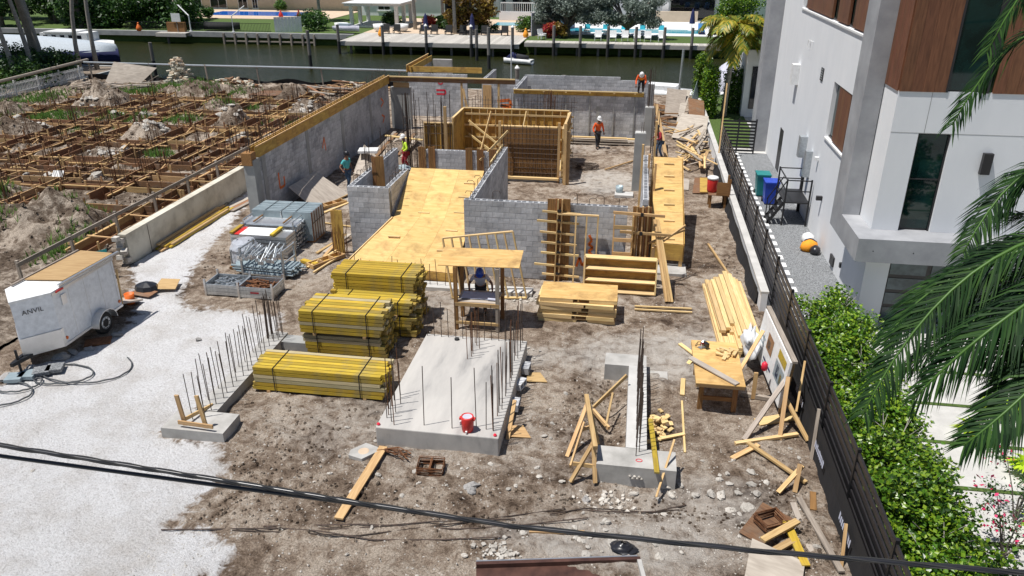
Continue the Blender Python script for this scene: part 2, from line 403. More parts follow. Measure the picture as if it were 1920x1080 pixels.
def ghl(x, y):
    d = trench(x, y)
    h = .16 * fbm(x, y, .7, 4) + .10 * fbm(x, y, 2.2, 4) + .03
    for mx, my, rx, ry, hh in MOUNDS:
        if my > 30: hh *= .95
        if abs(x - mx) < 3 * rx and abs(y - my) < 3 * ry:
            h += hh * bump2(x, y, mx, my, rx, ry) * max(.2, 1 + .7 * fbm(x + 3, y, .9, 4))
    t = sstep(TW - .04, TW + .10, d)
    return h * sstep(TW, TW + .7, d) * 1.0 - (1 - t) * (.72 - .05 * fbm(x, y, 3, 2))

def dirt_mat(name, gravel=True, dark=1.0):
    m, n, l, b = _mat(name)
    mp = _coords(n, l, 'Object', (1, 1, 1))
    big = _noise(n, l, mp, .55, 6, .68); mid = _noise(n, l, mp, 3.2, 7, .7); fin = _noise(n, l, mp, 26, 5, .75)
    big.inputs['Distortion'].default_value = .8; mid.inputs['Distortion'].default_value = .5
    r1 = _ramp(n, [(.38, (.085 * dark, .058 * dark, .041 * dark)), (.445, (.215 * dark, .158 * dark, .115 * dark)), (.505, (.345 * dark, .268 * dark, .204 * dark)), (.58, (.54, .455, .37))])
    a = n.new('ShaderNodeMath'); a.operation = 'MULTIPLY_ADD'; a.inputs[1].default_value = .55; l.new(big.outputs['Fac'], a.inputs[0])
    c = n.new('ShaderNodeMath'); c.operation = 'MULTIPLY'; c.inputs[1].default_value = .47; l.new(mid.outputs['Fac'], c.inputs[0]); l.new(c.outputs[0], a.inputs[2])
    l.new(a.outputs[0], r1.inputs[0])
    rf = _ramp(n, [(.36, (.50, .48, .46)), (.60, (1.2, 1.2, 1.2))]); l.new(fin.outputs['Fac'], rf.inputs[0])
    mu = n.new('ShaderNodeMixRGB'); mu.blend_type = 'MULTIPLY'; mu.inputs[0].default_value = 1; l.new(r1.outputs[0], mu.inputs[1]); l.new(rf.outputs[0], mu.inputs[2])
    vo = n.new('ShaderNodeTexVoronoi'); vo.inputs['Scale'].default_value = 7.5; l.new(mp.outputs[0], vo.inputs['Vector'])
    rv = _ramp(n, [(.10, (1, 1, 1)), (.17, (0, 0, 0))]); l.new(vo.outputs['Distance'], rv.inputs[0])
    msk = _noise(n, l, mp, .8, 3, .6); rm = _ramp(n, [(.47, (0, 0, 0)), (.62, (1, 1, 1))]); l.new(msk.outputs['Fac'], rm.inputs[0])
    mm = n.new('ShaderNodeMath'); mm.operation = 'MULTIPLY'; l.new(rv.outputs[0], mm.inputs[0]); l.new(rm.outputs[0], mm.inputs[1])
    ch = n.new('ShaderNodeMixRGB'); ch.inputs[2].default_value = (.56, .50, .44, 1); l.new(mm.outputs[0], ch.inputs[0]); l.new(mu.outputs[0], ch.inputs[1])
    col = ch.outputs[0]; hsrc = n.new('ShaderNodeMath'); hsrc.operation = 'ADD'
    l.new(mid.outputs['Fac'], hsrc.inputs[0]); l.new(fin.outputs['Fac'], hsrc.inputs[1])
    if gravel:
        at = n.new('ShaderNodeAttribute'); at.attribute_name = 'gravel'
        gv = n.new('ShaderNodeTexVoronoi'); gv.inputs['Scale'].default_value = 24; l.new(mp.outputs[0], gv.inputs['Vector'])
        gn = _noise(n, l, mp, 17, 6, .85)
        gr = _ramp(n, [(.30, (.34, .32, .30)), (.41, (.68, .66, .65)), (.55, (.86, .85, .85))]); l.new(gn.outputs['Fac'], gr.inputs[0])
        gp = _noise(n, l, mp, .7, 5, .65); gpr = _ramp(n, [(.45, (1, 1, 1)), (.75, (.72, .68, .63))]); l.new(gp.outputs['Fac'], gpr.inputs[0])
        g2 = n.new('ShaderNodeMixRGB'); g2.blend_type = 'MULTIPLY'; g2.inputs[0].default_value = 1; l.new(gr.outputs[0], g2.inputs[1]); l.new(gpr.outputs[0], g2.inputs[2])
        # ragged edge
        ad = n.new('ShaderNodeMath'); ad.operation = 'MULTIPLY_ADD'; ad.inputs[1].default_value = .9; l.new(mid.outputs['Fac'], ad.inputs[0])
        l.new(at.outputs['Fac'], ad.inputs[2])
        er = _ramp(n, [(.86, (0, 0, 0)), (1.0, (1, 1, 1))]); l.new(ad.outputs[0], er.inputs[0])
        mx = n.new('ShaderNodeMixRGB'); l.new(er.outputs[0], mx.inputs[0]); l.new(col, mx.inputs[1]); l.new(g2.outputs[0], mx.inputs[2]); col = mx.outputs[0]
        # pale dust and spilt mortar where the attribute says so
        a2 = n.new('ShaderNodeAttribute'); a2.attribute_name = 'pale'
        p1 = n.new('ShaderNodeMath'); p1.operation = 'MULTIPLY'; l.new(a2.outputs['Fac'], p1.inputs[0]); l.new(mid.outputs['Fac'], p1.inputs[1])
        pr = _ramp(n, [(.24, (0, 0, 0)), (.62, (.85, .85, .85))]); l.new(p1.outputs[0], pr.inputs[0])
        m3 = n.new('ShaderNodeMixRGB'); m3.inputs[2].default_value = (.60, .56, .51, 1); l.new(pr.outputs[0], m3.inputs[0]); l.new(col, m3.inputs[1]); col = m3.outputs[0]
    l.new(col, b.inputs['Base Color']); b.inputs['Roughness'].default_value = .97
    b.inputs['Specular IOR Level'].default_value = .15
    _bump(n, l, hsrc.outputs[0], b, 1.0, .09)
    return m
M['dirt'] = dirt_mat('site_dirt'); M['dirtleft'] = dirt_mat('plot_dirt', False, .66)

def grid(name, xs, ys, fz, mat, attrs=None):
    nx, ny = len(xs), len(ys); v = [(x, y, fz(x, y)) for y in ys for x in xs]
    f = [(j * nx + i, j * nx + i + 1, (j + 1) * nx + i + 1, (j + 1) * nx + i) for j in range(ny - 1) for i in range(nx - 1)]
    me = bpy.data.meshes.new(name); me.from_pydata(v, [], f); me.materials.append(M[mat])
    me.polygons.foreach_set('use_smooth', [True] * len(f))
    for an, fn in (attrs or {}).items():
        a = me.attributes.new(an, 'FLOAT', 'POINT'); a.data.foreach_set('value', [fn(p[0], p[1]) for p in v])
    o = bpy.data.objects.new(name, me); COL.objects.link(o); return tag(o, kind='structure')
def arange(a, b, s):
    n = max(1, round((b - a) / s)); return [a + (b - a) * i / n for i in range(n + 1)]
PALE = [(.6, 19.8, 2.2, 1.4, 1.1), (-5.0, 15.5, 5, 2.2, .55), (-1.2, 37.4, 1.6, 2.0, 1.4), (-3.0, 19.4, 1.2, .6, .9), (2.0, 13.6, 2.5, 1.4, .6), (3.2, 24, 1.5, 3.0, .5), (-4, 44, 5, 2, .5), (0, 12.0, 2.6, .8, .8), (-13, 34, 1.6, 3, .7), (-10.6, 33, 1.5, 2, .5), (-2.6, 23.4, 3, 1.2, .8), (-6.4, 21.5, 1.5, 2.0, .6), (2.5, 20.5, 1.5, 1.2, .8), (-11.6, 25.5, 1.5, 3, .6)]
grid('site_ground', arange(-17.9, 4.62, .11), arange(5, 24, .11) + arange(24, 61.2, .22)[1:], gh, 'dirt',
     {'gravel': lambda x, y: max(0, min(1, .5 + poly_sd(x, y, GRAVEL) * .55)) if x < -6 else 0.,
      'pale': lambda x, y: min(1, sum(a * bump2(x, y, px, py, rx, ry) for px, py, rx, ry, a in PALE) + .24)})
grid('neighbour_plot_ground', arange(-47, -17.9, .16), arange(12, 61.2, .16), ghl, 'dirtleft')
S = lambda name, mb, mat: tag(mb.build(name, mat), kind='structure')
S('canal_water', MB().add([(-260, 40, -1.3), (160, 40, -1.3), (160, 101, -1.3), (-260, 101, -1.3)], [(0, 1, 2, 3)]), 'water')
S('canal_bed', MB().add([(-260, 40, -3.5), (160, 40, -3.5), (160, 101, -3.5), (-260, 101, -3.5)], [(0, 1, 2, 3)]), 'soil')
S('near_seawall', MB().bx(-47, 61.2, -3.4, 4.6, 61.55, .06), 'concwet')
S('side_seawall', MB().bx(4.62, 61.2, -3.4, 60, 61.55, .05).bx(-120, 68, -3.4, -47, 68.4, .05).bx(-47.2, 61.3, -3.4, -46.9, 68, .05), 'concwet')
S('garden_ground', MB().bx(-120, 5, -3.45, -47.0, 68, -.02), 'soil')
# right-hand neighbour: paved yard, planted strip, gravel passage
S('yard_paving', MB().bx(4.63, 5, -3.42, 60, 61.2, -.01), 'concwhite')
S('gravel_passage', MB().bx(5.15, 22.2, -.005, 7.46, 44.2, .012), 'gravelgrey')
S('planting_bed', MB().bx(4.7, 8, -.005, 7.0, 22.0, .02), 'soil')
S('garden_strip', MB().bx(4.75, 45.4, -.005, 7.3, 60.8, .03), 'turf')
S('street_verge', MB().bx(-60, -30, -3.4, 60, 4.98, -.02), 'concwet')
# far bank
S('far_bank', MB().bx(-260, 96.5, -3.4, -34.6, 700, .02).bx(-34.6, 93.4, -3.4, 160, 700, .02).bx(-34.9, 93.5, -3.4, -34.6, 96.4, .02), 'turf')
S('far_terrain', MB().bx(-900, 700.2, -3.4, 900, 1500, 0).bx(160.2, -40, -3.4, 900, 700, -.03).bx(-900, -40, -3.4, -260.2, 700, -.03), 'turf')
S('far_patio', MB().bx(-74, 113.5, .025, -45, 128, .09).bx(-34.4, 98.4, .03, -11.6, 118, .08), 'tan')
S('pool_terrace', MB().bx(-10.4, 100.5, .028, 12, 121, .12), 'paver')
S('far_seawall_cap', MB().bx(-110, 95.9, -.5, -34.9, 96.5, .1), 'concwet')
for a, b, c, d, mt in ((-67, 118.2, -51.5, 124.5, 'poolblue'), (-19.8, 109.6, -13.8, 113.5, 'tin'), (-9.4, 103.0, 8.0, 107.5, 'tin')):
    S('pool', MB().bx(a, b, .09, c, d, .135), mt)

# paving joints and stepping slabs on the right
t = thing('stepping_slabs', 'row of pale square paving slabs edging the grey gravel passage', 'paving', (5.5, 22, 0))
for i in range(30):
    place('slab', bmesh_box(.40, .52, .05, 'paver'), t, (.12, .4 + i * .74, .02), (0, 0, R(90)))
for i in range(8):
    y = 8.0 + i * 1.75
    S('drive_joint_grass', MB().bx(7.2, y, -.006, 22, y + .12, .012), 'turf')

# loose chips and pebbles
def chips():
    mb = MB(); rng = random.Random(3)
    for i in range(15000):
        x = rng.uniform(-9, 4.3); y = 9 + 26 * rng.random() ** 1.6
        if fbm(x, y, .5, 2) + rng.uniform(-.4, .4) < .02: continue
        if -5.7 < x < -2.5 and 14.5 < y < 19.5: continue
        r = rng.uniform(.007, .03) * (1.35 if rng.random() < .06 else 1); z = gh(x, y)
        vs = []
        for k in range(5):
            a = k * 2 * pi / 5 + rng.uniform(-.4, .4); q = r * rng.uniform(.6, 1.2); vs.append((x + q * cos(a), y + q * sin(a), z - .004))
        vs.append((x + rng.uniform(-.3, .3) * r, y, z + r * rng.uniform(.4, .9)))
        mb.add(vs, [(k, (k + 1) % 5, 5) for k in range(5)])
    return mb
tag(chips().build('stone_chips', 'rock'), 'pale stone chips strewn over the brown dirt', 'gravel', kind='stuff')

def clods():
    mb = MB(); rng = random.Random(9)
    def one(x, y, z, r):
        vs = [(x + r * rng.uniform(-1, 1), y + r * rng.uniform(-1, 1), z - .02) for _ in range(1)]; vs = []
        for k in range(5): a = k * 2 * pi / 5; q = r * rng.uniform(.6, 1.3); vs.append((x + q * cos(a), y + q * sin(a), z - .02))
        for k in range(5): a = k * 2 * pi / 5 + .5; q = r * rng.uniform(.3, .7); vs.append((x + q * cos(a), y + q * sin(a), z + r * rng.uniform(.5, 1)))
        mb.add(vs, [(k, (k + 1) % 5, 5 + (k + 1) % 5, 5 + k) for k in range(5)] + [(5, 6, 7, 8, 9)])
    for cx, cy, sx, sy, n in ((-7.3, 15.1, 1.3, .7, 130), (-.35, 16.8, .5, 1.0, 320), (-8.0, 12.8, .6, .8, 160), (.6, 13.4, 1.2, .3, 200), (3.9, 13.4, .4, 1.6, 260), (-15.2, 24.5, .6, 1.6, 120), (4.0, 25, .25, 3, 150), (-6.5, 12.6, 1.5, .6, 180), (-3.5, 12.6, 2.0, .6, 150)):
        for i in range(n):
            x, y = rng.gauss(cx, sx), rng.gauss(cy, sy)
            if x < -6 and poly_sd(x, y, GRAVEL) > -.25: continue
            one(x, y, gh(x, y), rng.uniform(.015, .06))
    for i in range(5200):
        x, y = rng.uniform(-45, -18.4), rng.uniform(23, 58)
        if trench(x, y) < TW + .15: continue
        one(x, y, ghl(x, y), rng.uniform(.03, .12))
    return mb
tag(clods().build('soil_clods', 'dirtleft'), 'loose brown clods of soil scattered over both plots', 'soil', kind='stuff')
# ---------------------------------------------------------------- concrete-block walls
def _blk(L, hollow):
    mb = MB(); w, h = .194, .192
    if not hollow: mb.box((0, 0, 0), (L, w, h)); return mb.mesh('block', 'block')
    t = .034; x0, x1, y0, y1, z0, z1 = -L / 2, L / 2, -w / 2, w / 2, -h / 2, h / 2
    mb.bx(x0, y0, z0, x1, y0 + t, z1).bx(x0, y1 - t, z0, x1, y1, z1)
    webs = (x0 + t / 2, 0, x1 - t / 2) if L > .3 else (x0 + t / 2, x1 - t / 2)
    for x in webs: mb.bx(x - t / 2, y0 + t, z0, x + t / 2, y1 - t, z1 - .004)
    return mb.mesh('block', 'block')
BLK = {(L, h): _blk(L, h) for L in (.392, .192) for h in (False, True)}
_rb = {}
def rebar(parent, p, q, mat='steel', r=.011, name='rebar'):
    p = Vector(p); q = Vector(q); L = (q - p).length; k = (round(L, 1), mat, r)
    if k not in _rb: _rb[k] = MB().tube([(0, 0, 0), (k[0], 0, 0)], r, 5).mesh('rebar', mat)
    o = bpy.data.objects.new(name, _rb[k]); COL.objects.link(o)
    if parent: o.parent = parent
    o.matrix_basis = Matrix.Translation(p) @ frame(q - p).to_4x4(); return o
def lean(x, y, z, h, a=.03):
    return (x, y, z), (x + rnd(-a, a) * h, y + rnd(-a, a) * h, z + h)
def hook(parent, x, y, z, h, dx, dy, mat='steel'):
    MB().tube([(x, y, z), (x, y, z + h - .06), (x + dx * .06, y + dy * .06, z + h), (x + dx * .22, y + dy * .22, z + h), (x + dx * .26, y + dy * .26, z + h - .08)], .011, 5).build('hooked_rebar', mat, parent)

def block_wall(label, p0, p1, courses, z0=0., steps=None, group=None, hollow=True):
    """running-bond wall from p0 to p1 (plan); steps: list of (distance, courses) for a stepped top"""
    p0 = Vector((*p0, 0)); p1 = Vector((*p1, 0)); d = p1 - p0; L = d.length; nb = round(L / .4); a = math.atan2(d.y, d.x)
    t = thing('block_wall', label, 'wall', (p0.x, p0.y, z0), a, group)
    top = lambda s: next((c for dd, c in (steps or []) if s < dd), courses)
    blocks = []
    core = MB()
    for c in range(courses):
        off = 0 if c % 2 == 0 else .2; s = 0.
        while s < nb * .4 - .01:
            l = .2 if (off and s == 0) else .4
            if s + l > nb * .4 + .01: l = .2
            m = s + l / 2
            if c < top(m):
                blocks.append((m, c, .392 if l > .3 else .192, hollow and c == top(m) - 1))
            s += l
    # mortar behind the joints, one strip per run of equal height
    cur = 0.
    for dd, c in (steps or []) + [(nb * .4, courses)]:
        if dd > cur: core.bx(cur, -.088, -.25, dd, .088, (c - 1 if hollow else c) * .2 - .006); cur = dd
    core.build('mortar_joints', 'mortar', t)
    e = Matrix.Rotation(a, 4, 'Z'); cp = Vector((0, 0, 11))
    def dist(b): return (p0 + e @ Vector((b[0], 0, 0)) + Vector((0, 0, z0 + b[1] * .2)) - cp).length
    blocks.sort(key=dist)
    for m, c, l, h in blocks[:300]:
        place('block', BLK[(l, h)], t, (m, rnd(-.003, .003), c * .2 + .096))
    if len(blocks) > 300:
        mb = MB()
        for m, c, l, h in blocks[300:]: mb.box((m, rnd(-.003, .003), c * .2 + .096), (l, .194, .192))
        tag(mb.build('far_blocks', 'block', t), kind='stuff')
    return t
def paint_mark(t, pts, w=.035, y=-.105, mat='orange'):
    """sprayed mark lying on a wall face, given in wall coordinates (along, up)"""
    mb = MB()
    for (a, b), (c, d) in zip(pts, pts[1:]):
        L = hypot(c - a, d - b) or 1; nx, nz = -(d - b) / L * w, (c - a) / L * w
        mb.add([(a + nx, y, b + nz), (a - nx, y, b - nz), (c - nx, y, d - nz), (c + nx, y, d + nz)], [(0, 1, 2, 3)])
    return mb.build('paint_mark', mat, t)

# long side wall with its timber band
lw = block_wall('long grey block wall with timber band beside the excavated plot', (-15.2, 29.0), (-15.2, 47.0), 14)
for i in range(9):
    board('band_board', (i * 2.02 - .05, .09, 3.03), (min(18.1, i * 2.02 + 1.96), .09, 3.03), .05, .46, 'plyform', lw)
    board('band_board', (i * 2.02 - .05, -.125, 3.03), (min(18.1, i * 2.02 + 1.96), -.125, 3.03), .045, .46, 'plyform', lw)
board('band_cap', (-.05, -.16, 3.285), (18.1, -.16, 3.285), .05, .045, 'pine2', lw)
board('band_cap', (-.05, .14, 3.285), (18.1, .14, 3.285), .05, .045, 'pine2', lw)
for i in range(60): rebar(lw, *lean(.2 + i * .3, rnd(-.05, .05), 2.7, rnd(.9, 1.2)))
for s in (0.6, 5.2, 9.8, 14.4):
    MB().bx(s - .17, -.112, 0, s + .17, -.104, 2.78).build('filled_column', 'concwet', lw)
paint_mark(lw, [(1.8, 1.7), (1.8, 1.0), (2.3, 1.0), (2.3, 1.4)], .06); paint_mark(lw, [(6.9, 1.5), (7.2, 2.0), (7.3, 1.3)], .05); paint_mark(lw, [(16.4, 2.2), (16.9, 1.9), (16.4, 1.7)], .06); paint_mark(lw, [(16.4, 1.2), (16.9, 1.0), (16.5, .7)], .06)
MB().bx(-.55, -.24, -.2, -.01, .2, 2.85).build('end_pier', 'concwet', lw)
board('pier_form', (-.62, .0, 2.9), (-.2, .0, 2.9), .42, .5, 'darkwood', lw)
for i in range(8): rebar(lw, *lean(-.5 + .06 * i, rnd(-.1, .1), 2.8, 1.2))

# rear walls
bw = block_wall('tall grey block wall with timber ledger behind the orange-shirted workers', (-7.0, 46.1), (.6, 46.1), 14)
board('ledger', (-.1, -.22, 2.86), (7.5, -.22, 2.86), .14, .05, 'pine', bw); board('ledger_face', (-.1, -.13, 2.74), (7.5, -.13, 2.74), .045, .26, 'plyform', bw)
for x in (.5, 1.7, 3.0, 4.4, 5.8, 7.0):
    MB().bx(x - .03, -.16, 0, x + .03, -.12, 2.6).build('filled_joint', 'concwet' if x != 5.8 else 'galv', bw); MB().box((x, -.24, 2.8), (.1, .1, .07)).build('bracket', 'pine', bw)
for x in (1.2, 4.9): MB().bx(x - .1, -.106, 0, x + .1, -.1, 2.0).build('filled_column', 'concwet', bw)
ub = block_wall('upper block wall stepping down one course near the canal', (-7.2, 51.4), (.8, 51.4), 14, .05, steps=[(6.4, 14), (8.4, 13)])
us = block_wall('short block return wall beside tall black rebar', (-7.1, 46.4), (-7.1, 51.2), 14)
lb = block_wall('block wall behind the tall rebar curtain with red painted circle', (-15.0, 51.2), (-10.8, 51.2), 14)
paint_mark(lb, [(2.2 + .16 * cos(k * pi / 4), 2.3 + .16 * sin(k * pi / 4)) for k in range(9)], .04, mat='brightred'); paint_mark(lb, [(1.9, 1.75), (2.5, 1.75), (2.5, 1.5), (1.9, 1.5)], .06, mat='brightred')
board('form_band', (-.1, .45, 3.0), (4.9, .45, 3.0), .05, .36, 'plyform', lb)
mbk = block_wall('narrow block wall with orange mark beside upright form boards', (-9.7, 49.6), (-7.3, 49.6), 14)
paint_mark(mbk, [(1.0, 1.45), (1.8, 1.55), (1.9, 1.2), (1.2, 1.2), (1.9, 1.0)], .09)
board('form_board', (.35, -.14, 0), (.35, -.14, 2.45), .55, .04, 'pine2', mbk, up=(0, 1, 0))
mb2 = block_wall('block wall stub with sloping timber beside the dark canal', (-9.6, 49.8), (-9.6, 53.8), 14)
lb2 = block_wall('far block wall under a timber form at the canal corner', (-15.0, 51.4), (-15.0, 57.0), 14)
board('form_band', (0, -.13, 2.98), (5.6, -.13, 2.98), .05, .4, 'plyform', lb2); board('form_band', (0, .16, 3.02), (5.6, .16, 3.02), .05, .4, 'plyform', lb2); board('form_cap', (0, .16, 3.26), (5.8, .16, 3.26), .06, .05, 'pine2', lb2)
t = tag(MB().bx(-14.7, 56.6, -.1, -13.3, 56.9, 2.95).build('concrete_column', 'conc'), 'stubby pale concrete column at the canal corner', 'column')
# timber beam across the rear rooms
t = thing('timber_beam', 'long timber beam with form boards spanning from long wall across the rear rooms', 'beam', (-15.1, 47.1, 0))
board('beam_cap', (0, 0, 3.22), (7.9, 0, 3.22), .16, .06, 'pine', t); board('beam_face', (0, .0, 3.06), (7.9, 0, 3.06), .05, .26, 'form', t); board('beam_face', (0, .14, 3.06), (7.9, .14, 3.06), .05, .26, 'form', t)
for x in (4.6, 6.9): board('prop', (x, .05, 0), (x, .05, 2.92), .12, .12, 'pine2', t)
board('brace', (5.4, -.9, 0), (4.7, 0, 2.6), .14, .05, 'pine2', t)
t = thing('concrete_pier', 'tapering grey concrete pier under timber in the rear corner', 'pier', (-14.3, 47.4, 0))
MB().prism([(-.75, -.2), (.5, -.2), (.5, .2), (-.75, .2)], -.1, 2.55).build('shaft', 'concwet', t); board('form_board', (-.5, -.25, 2.72), (.5, -.25, 2.72), .05, .3, 'pine2', t)

# front right wall and its return
fr = block_wall('front block wall with column forms and an orange paint mark', (-5.6, 25.1), (.2, 25.1), 14)
for i, (s, h) in enumerate(((.3, .35), (1.0, .4), (3.9, .45), (4.3, .3), (4.8, .4), (5.3, .38))): hook(fr, s, .02, 2.72, h, 1 if i % 2 else -1, 0)
paint_mark(fr, [(4.35, 1.75), (4.45, 1.55), (4.35, 1.4), (4.5, 1.3), (4.35, 1.15), (4.5, 1.0), (4.45, .8)], .045); paint_mark(fr, [(3.95, .55), (4.05, .9), (4.15, .6), (4.3, .85), (4.4, .55)], .04)
fs = block_wall('block return wall with open cells along its top beside the plywood ramp', (-5.5, 25.3), (-5.5, 33.3), 13)
for i in range(12): hook(fs, .5 + i * .65, .02, 2.5, rnd(.35, .7), 0, 1 if i % 2 else -1)
board('top_board', (5.0, .13, 2.66), (8.0, .13, 2.66), .05, .1, 'pine', fs)
def column_form(label, x, y, z0, w, h, mat='plyform'):
    t = thing('column_form', label, 'formwork', (x, y, z0))
    for k in range(3): board('form_board', (-w / 2 + w * (k + .5) / 3, 0, 0), (-w / 2 + w * (k + .5) / 3, 0, h + rnd(-.03, .03)), w / 3 - .006, .04, mat, t, up=(0, 1, 0))
    return t
t = column_form('tall brown column form with clamps on the front block wall', -2.3, 24.95, -.1, .78, 3.1, 'darkwood')
for s in (-.07, .07): board('strongback', (s - .02, -.09, 0), (s + .05, -.09, 3.1), .045, .09, 'pine2', t, up=(0, 1, 0))
for k, z in enumerate((.32, .68, 1.12, 1.5, 1.88, 2.28, 2.62)):
    board('waler', (-.72 + rnd(-.1, .2), -.06, z + .04), (.62 + rnd(-.2, .15), -.05, z - .02), .05, .07, 'pine', t)
    MB().box((.03, -.14, z + .1), (.13, .05, .07)).build('clamp', 'blackmetal', t)
t = thing('stud_frame', 'open frame of three pale studs leaning on the front block wall', 'frame', (-1.72, 24.72, 0))
for x in (0, .36, .74): board('stud', (x, -.1, 0), (x + .02, .1, 2.48), .05, .07, 'pine', t, up=(0, 1, 0))
board('top_plate', (-.62, .1, 2.51), (.78, .1, 2.51), .07, .05, 'pine', t)
t = column_form('brown column form at the end of the front block wall', .48, 24.95, 0, .62, 2.85, 'darkwood')
for x in (-.17, .02, .2): board('strongback', (x, -.08, 0), (x, -.08, 2.9), .05, .09, 'pine2', t, up=(0, 1, 0))
for z, a, b in ((2.62, -.95, .75), (1.96, -.7, 1.0), (1.05, -.55, .45), (.95, -.35, .4)):
    board('waler', (a, -.16, z + .05), (b, -.16, z), .06, .09, 'pine2', t); MB().box((.0, -.22, z + .03), (.1, .06, .12)).build('clamp', 'blackmetal', t)
t = thing('rung_frame', 'ladder-like timber frame with wide rungs beside the end column form', 'frame', (-.42, 24.72, 0))
board('stile', (0, 0, .1), (0, 0, 2.6), .05, .06, 'pine2', t, up=(0, 1, 0)); board('stile', (.62, 0, .1), (.62, 0, 2.6), .05, .06, 'pine2', t, up=(0, 1, 0))
for z in (.35, .8, 1.25, 1.75, 2.2): board('rung', (0, -.05, z), (.62, -.05, z), .03, .13, 'pine2', t)
for k in range(3): lone_board('leaning_plank', 'long pale plank leaning from the dirt against the end column form', 'plank', (1.45 + k * .09, 23.7, 0.03), (.9 + k * .06, 25.2, 2.35), .07, .1, 'pine2', 'planks leaning at the end column')
lone_board('leaning_batten', 'thin batten propped on the plywood ramp beside the end column form', 'batten', (.75, 24.9, 1.6), (2.0, 26.0, 1.75), .05, .07, 'pine2', 'battens at the ramp')
lone_board('leaning_batten', 'thin batten propped on the plywood ramp beside the end column form', 'batten', (.9, 24.8, 1.45), (2.0, 25.9, 1.95), .05, .07, 'pine2', 'battens at the ramp')
# front left box
f1 = block_wall('small front block wall facing the yellow timber bundles', (-10.35, 26.6), (-8.75, 26.6), 13)
f2 = block_wall('side of small block enclosure shading the plywood ramp', (-8.85, 26.8), (-8.85, 29.2), 13)
f3 = block_wall('far side of small block enclosure beside the teal-shirted worker', (-10.25, 26.8), (-10.25, 29.2), 13)
f4 = block_wall('short block wall with starter bars beyond the small enclosure', (-10.25, 30.4), (-10.25, 32.4), 13)
for w_, n_ in ((f2, 6), (f3, 5), (f4, 5)):
    for i in range(n_): hook(w_, .2 + i * .4, 0, 2.5, rnd(.3, .55), 0, -1)
for w_ in (f3, f4):
    for i in range(9): rebar(w_, *lean(1.9 + rnd(-.2, .4) if w_ is f3 else rnd(0, 1.8), rnd(-.1, .1), 2.5, rnd(.6, 1.5)))
column_form('brown board column form standing inside the small block enclosure', -9.85, 28.7, 1.2, .5, 1.95, 'darkwood')
t = column_form('upright brown form panel against the small front block wall', -10.75, 26.2, 0, .45, 1.75, 'plyform')
for i in range(11): rebar(t, *lean(-.15 + i * .06, -.1 - rnd(0, .25), -.1, rnd(1.0, 1.5), .1), 'rust')
# middle room
m1 = block_wall('low block wall with form posts in front of the rebar curtain', (-9.9, 36.2), (-6.3, 36.2), 8)
for x in (-10.1, -9.6, -7.75, -7.2, -6.6): column_form('brown form post standing against the low middle block wall', x, 36.05, 0, .34, 1.75, 'darkwood')['group'] = 'form posts on the low middle wall'

# ---------------------------------------------------------------- wall formwork of the core
def form_panel(label, p, q, h, studs=.42, walers=(.45, 1.1, 1.75, 2.35), face=-1, sheets=1.22, mat='plyform', over=.25, z0=0):
    p = Vector((*p, 0)); q = Vector((*q, 0)); d = q - p; L = d.length
    t = thing('form_panel', label, 'formwork', (p.x, p.y, z0), math.atan2(d.y, d.x))
    x = 0
    while x < L - .05:
        e = min(L, x + sheets); board('plywood_sheet', ((x + e) / 2, 0, 0), ((x + e) / 2, 0, h), e - x - .006, .02, mat, t, up=(0, 1, 0)); x = e
    n = int(L / studs)
    for i in range(n + 1): board('stud', (i * L / n, face * .06, .02), (i * L / n, face * .06, h - .02), .045, .09, 'pine', t, up=(0, 1, 0))
    board('top_plate', (-.02, face * .05, h + .02), (L + .02, face * .05, h + .02), .11, .05, 'pine', t)
    for z in walers: board('waler', (-.1, face * .15, z), (L + over, face * .15, z + rnd(-.03, .03)), .06, .09, 'pine', t)
    return t
cb = form_panel('wide plywood form panel with pale studs and walers behind the rebar cage', (-9.1, 41.3), (-3.4, 41.3), 2.62)
for p, q in (((.3, -.25, 2.0), (3.0, -1.3, .3)), ((.3, -.3, 1.3), (2.5, -1.4, .1)), ((1.55, -.26, 2.55), (1.0, -1.0, .2)), ((3.45, -.25, 2.6), (3.3, -.9, 1.5))): board('brace', p, q, .05, .1, 'pine', cb)
form_panel('plywood form panel behind the rebar curtain on the left of the core', (-10.6, 38.6), (-9.1, 38.6), 2.35, .3, ())
form_panel('plywood form panel running back beside the tall timber post', (-9.07, 38.7), (-9.07, 41.2), 2.6, .4, (2.3,), face=1)
fp = form_panel('dark plywood form panel behind the front rebar cage', (-6.3, 37.25), (-3.5, 37.25), 2.6, .4, (), face=1, mat='darkwood')
form_panel('plywood form panel on the near right side of the core', (-3.38, 37.2), (-3.38, 41.2), 2.55, .5, (.6, 1.3, 2.0), face=-1, over=.1)
t = thing('rebar_cage', 'dense dark rebar cage framed by timber posts at the front of the core', 'rebar cage', (-6.3, 36.9, 0))
for i in range(15): rebar(t, (.08 + i * .19, .02, .05), (.08 + i * .19 + rnd(-.02, .02), .02, 2.75 + rnd(-.1, .15)), 'steel', .014)
for i in range(11): rebar(t, (0, .0, .2 + i * .24), (2.8, 0, .2 + i * .24), 'steel', .012)
for x in (-.07, 2.82): board('post', (x, -.05, 0), (x, -.05, 2.95), .12, .12, 'pine2', t, up=(0, 1, 0))
board('sill', (-.1, -.12, .2), (2.85, -.12, .2), .18, .1, 'pine', t); board('head', (-.05, .12, 2.68), (2.8, .12, 2.68), .12, .06, 'pine', t)
MB().bx(-.2, -.1, -.1, 3.0, .3, .13).build('plinth', 'concwet', t)
board('raking_brace', (-.9, -.9, 1.2), (.35, -.1, 2.5), .05, .1, 'pine', t)
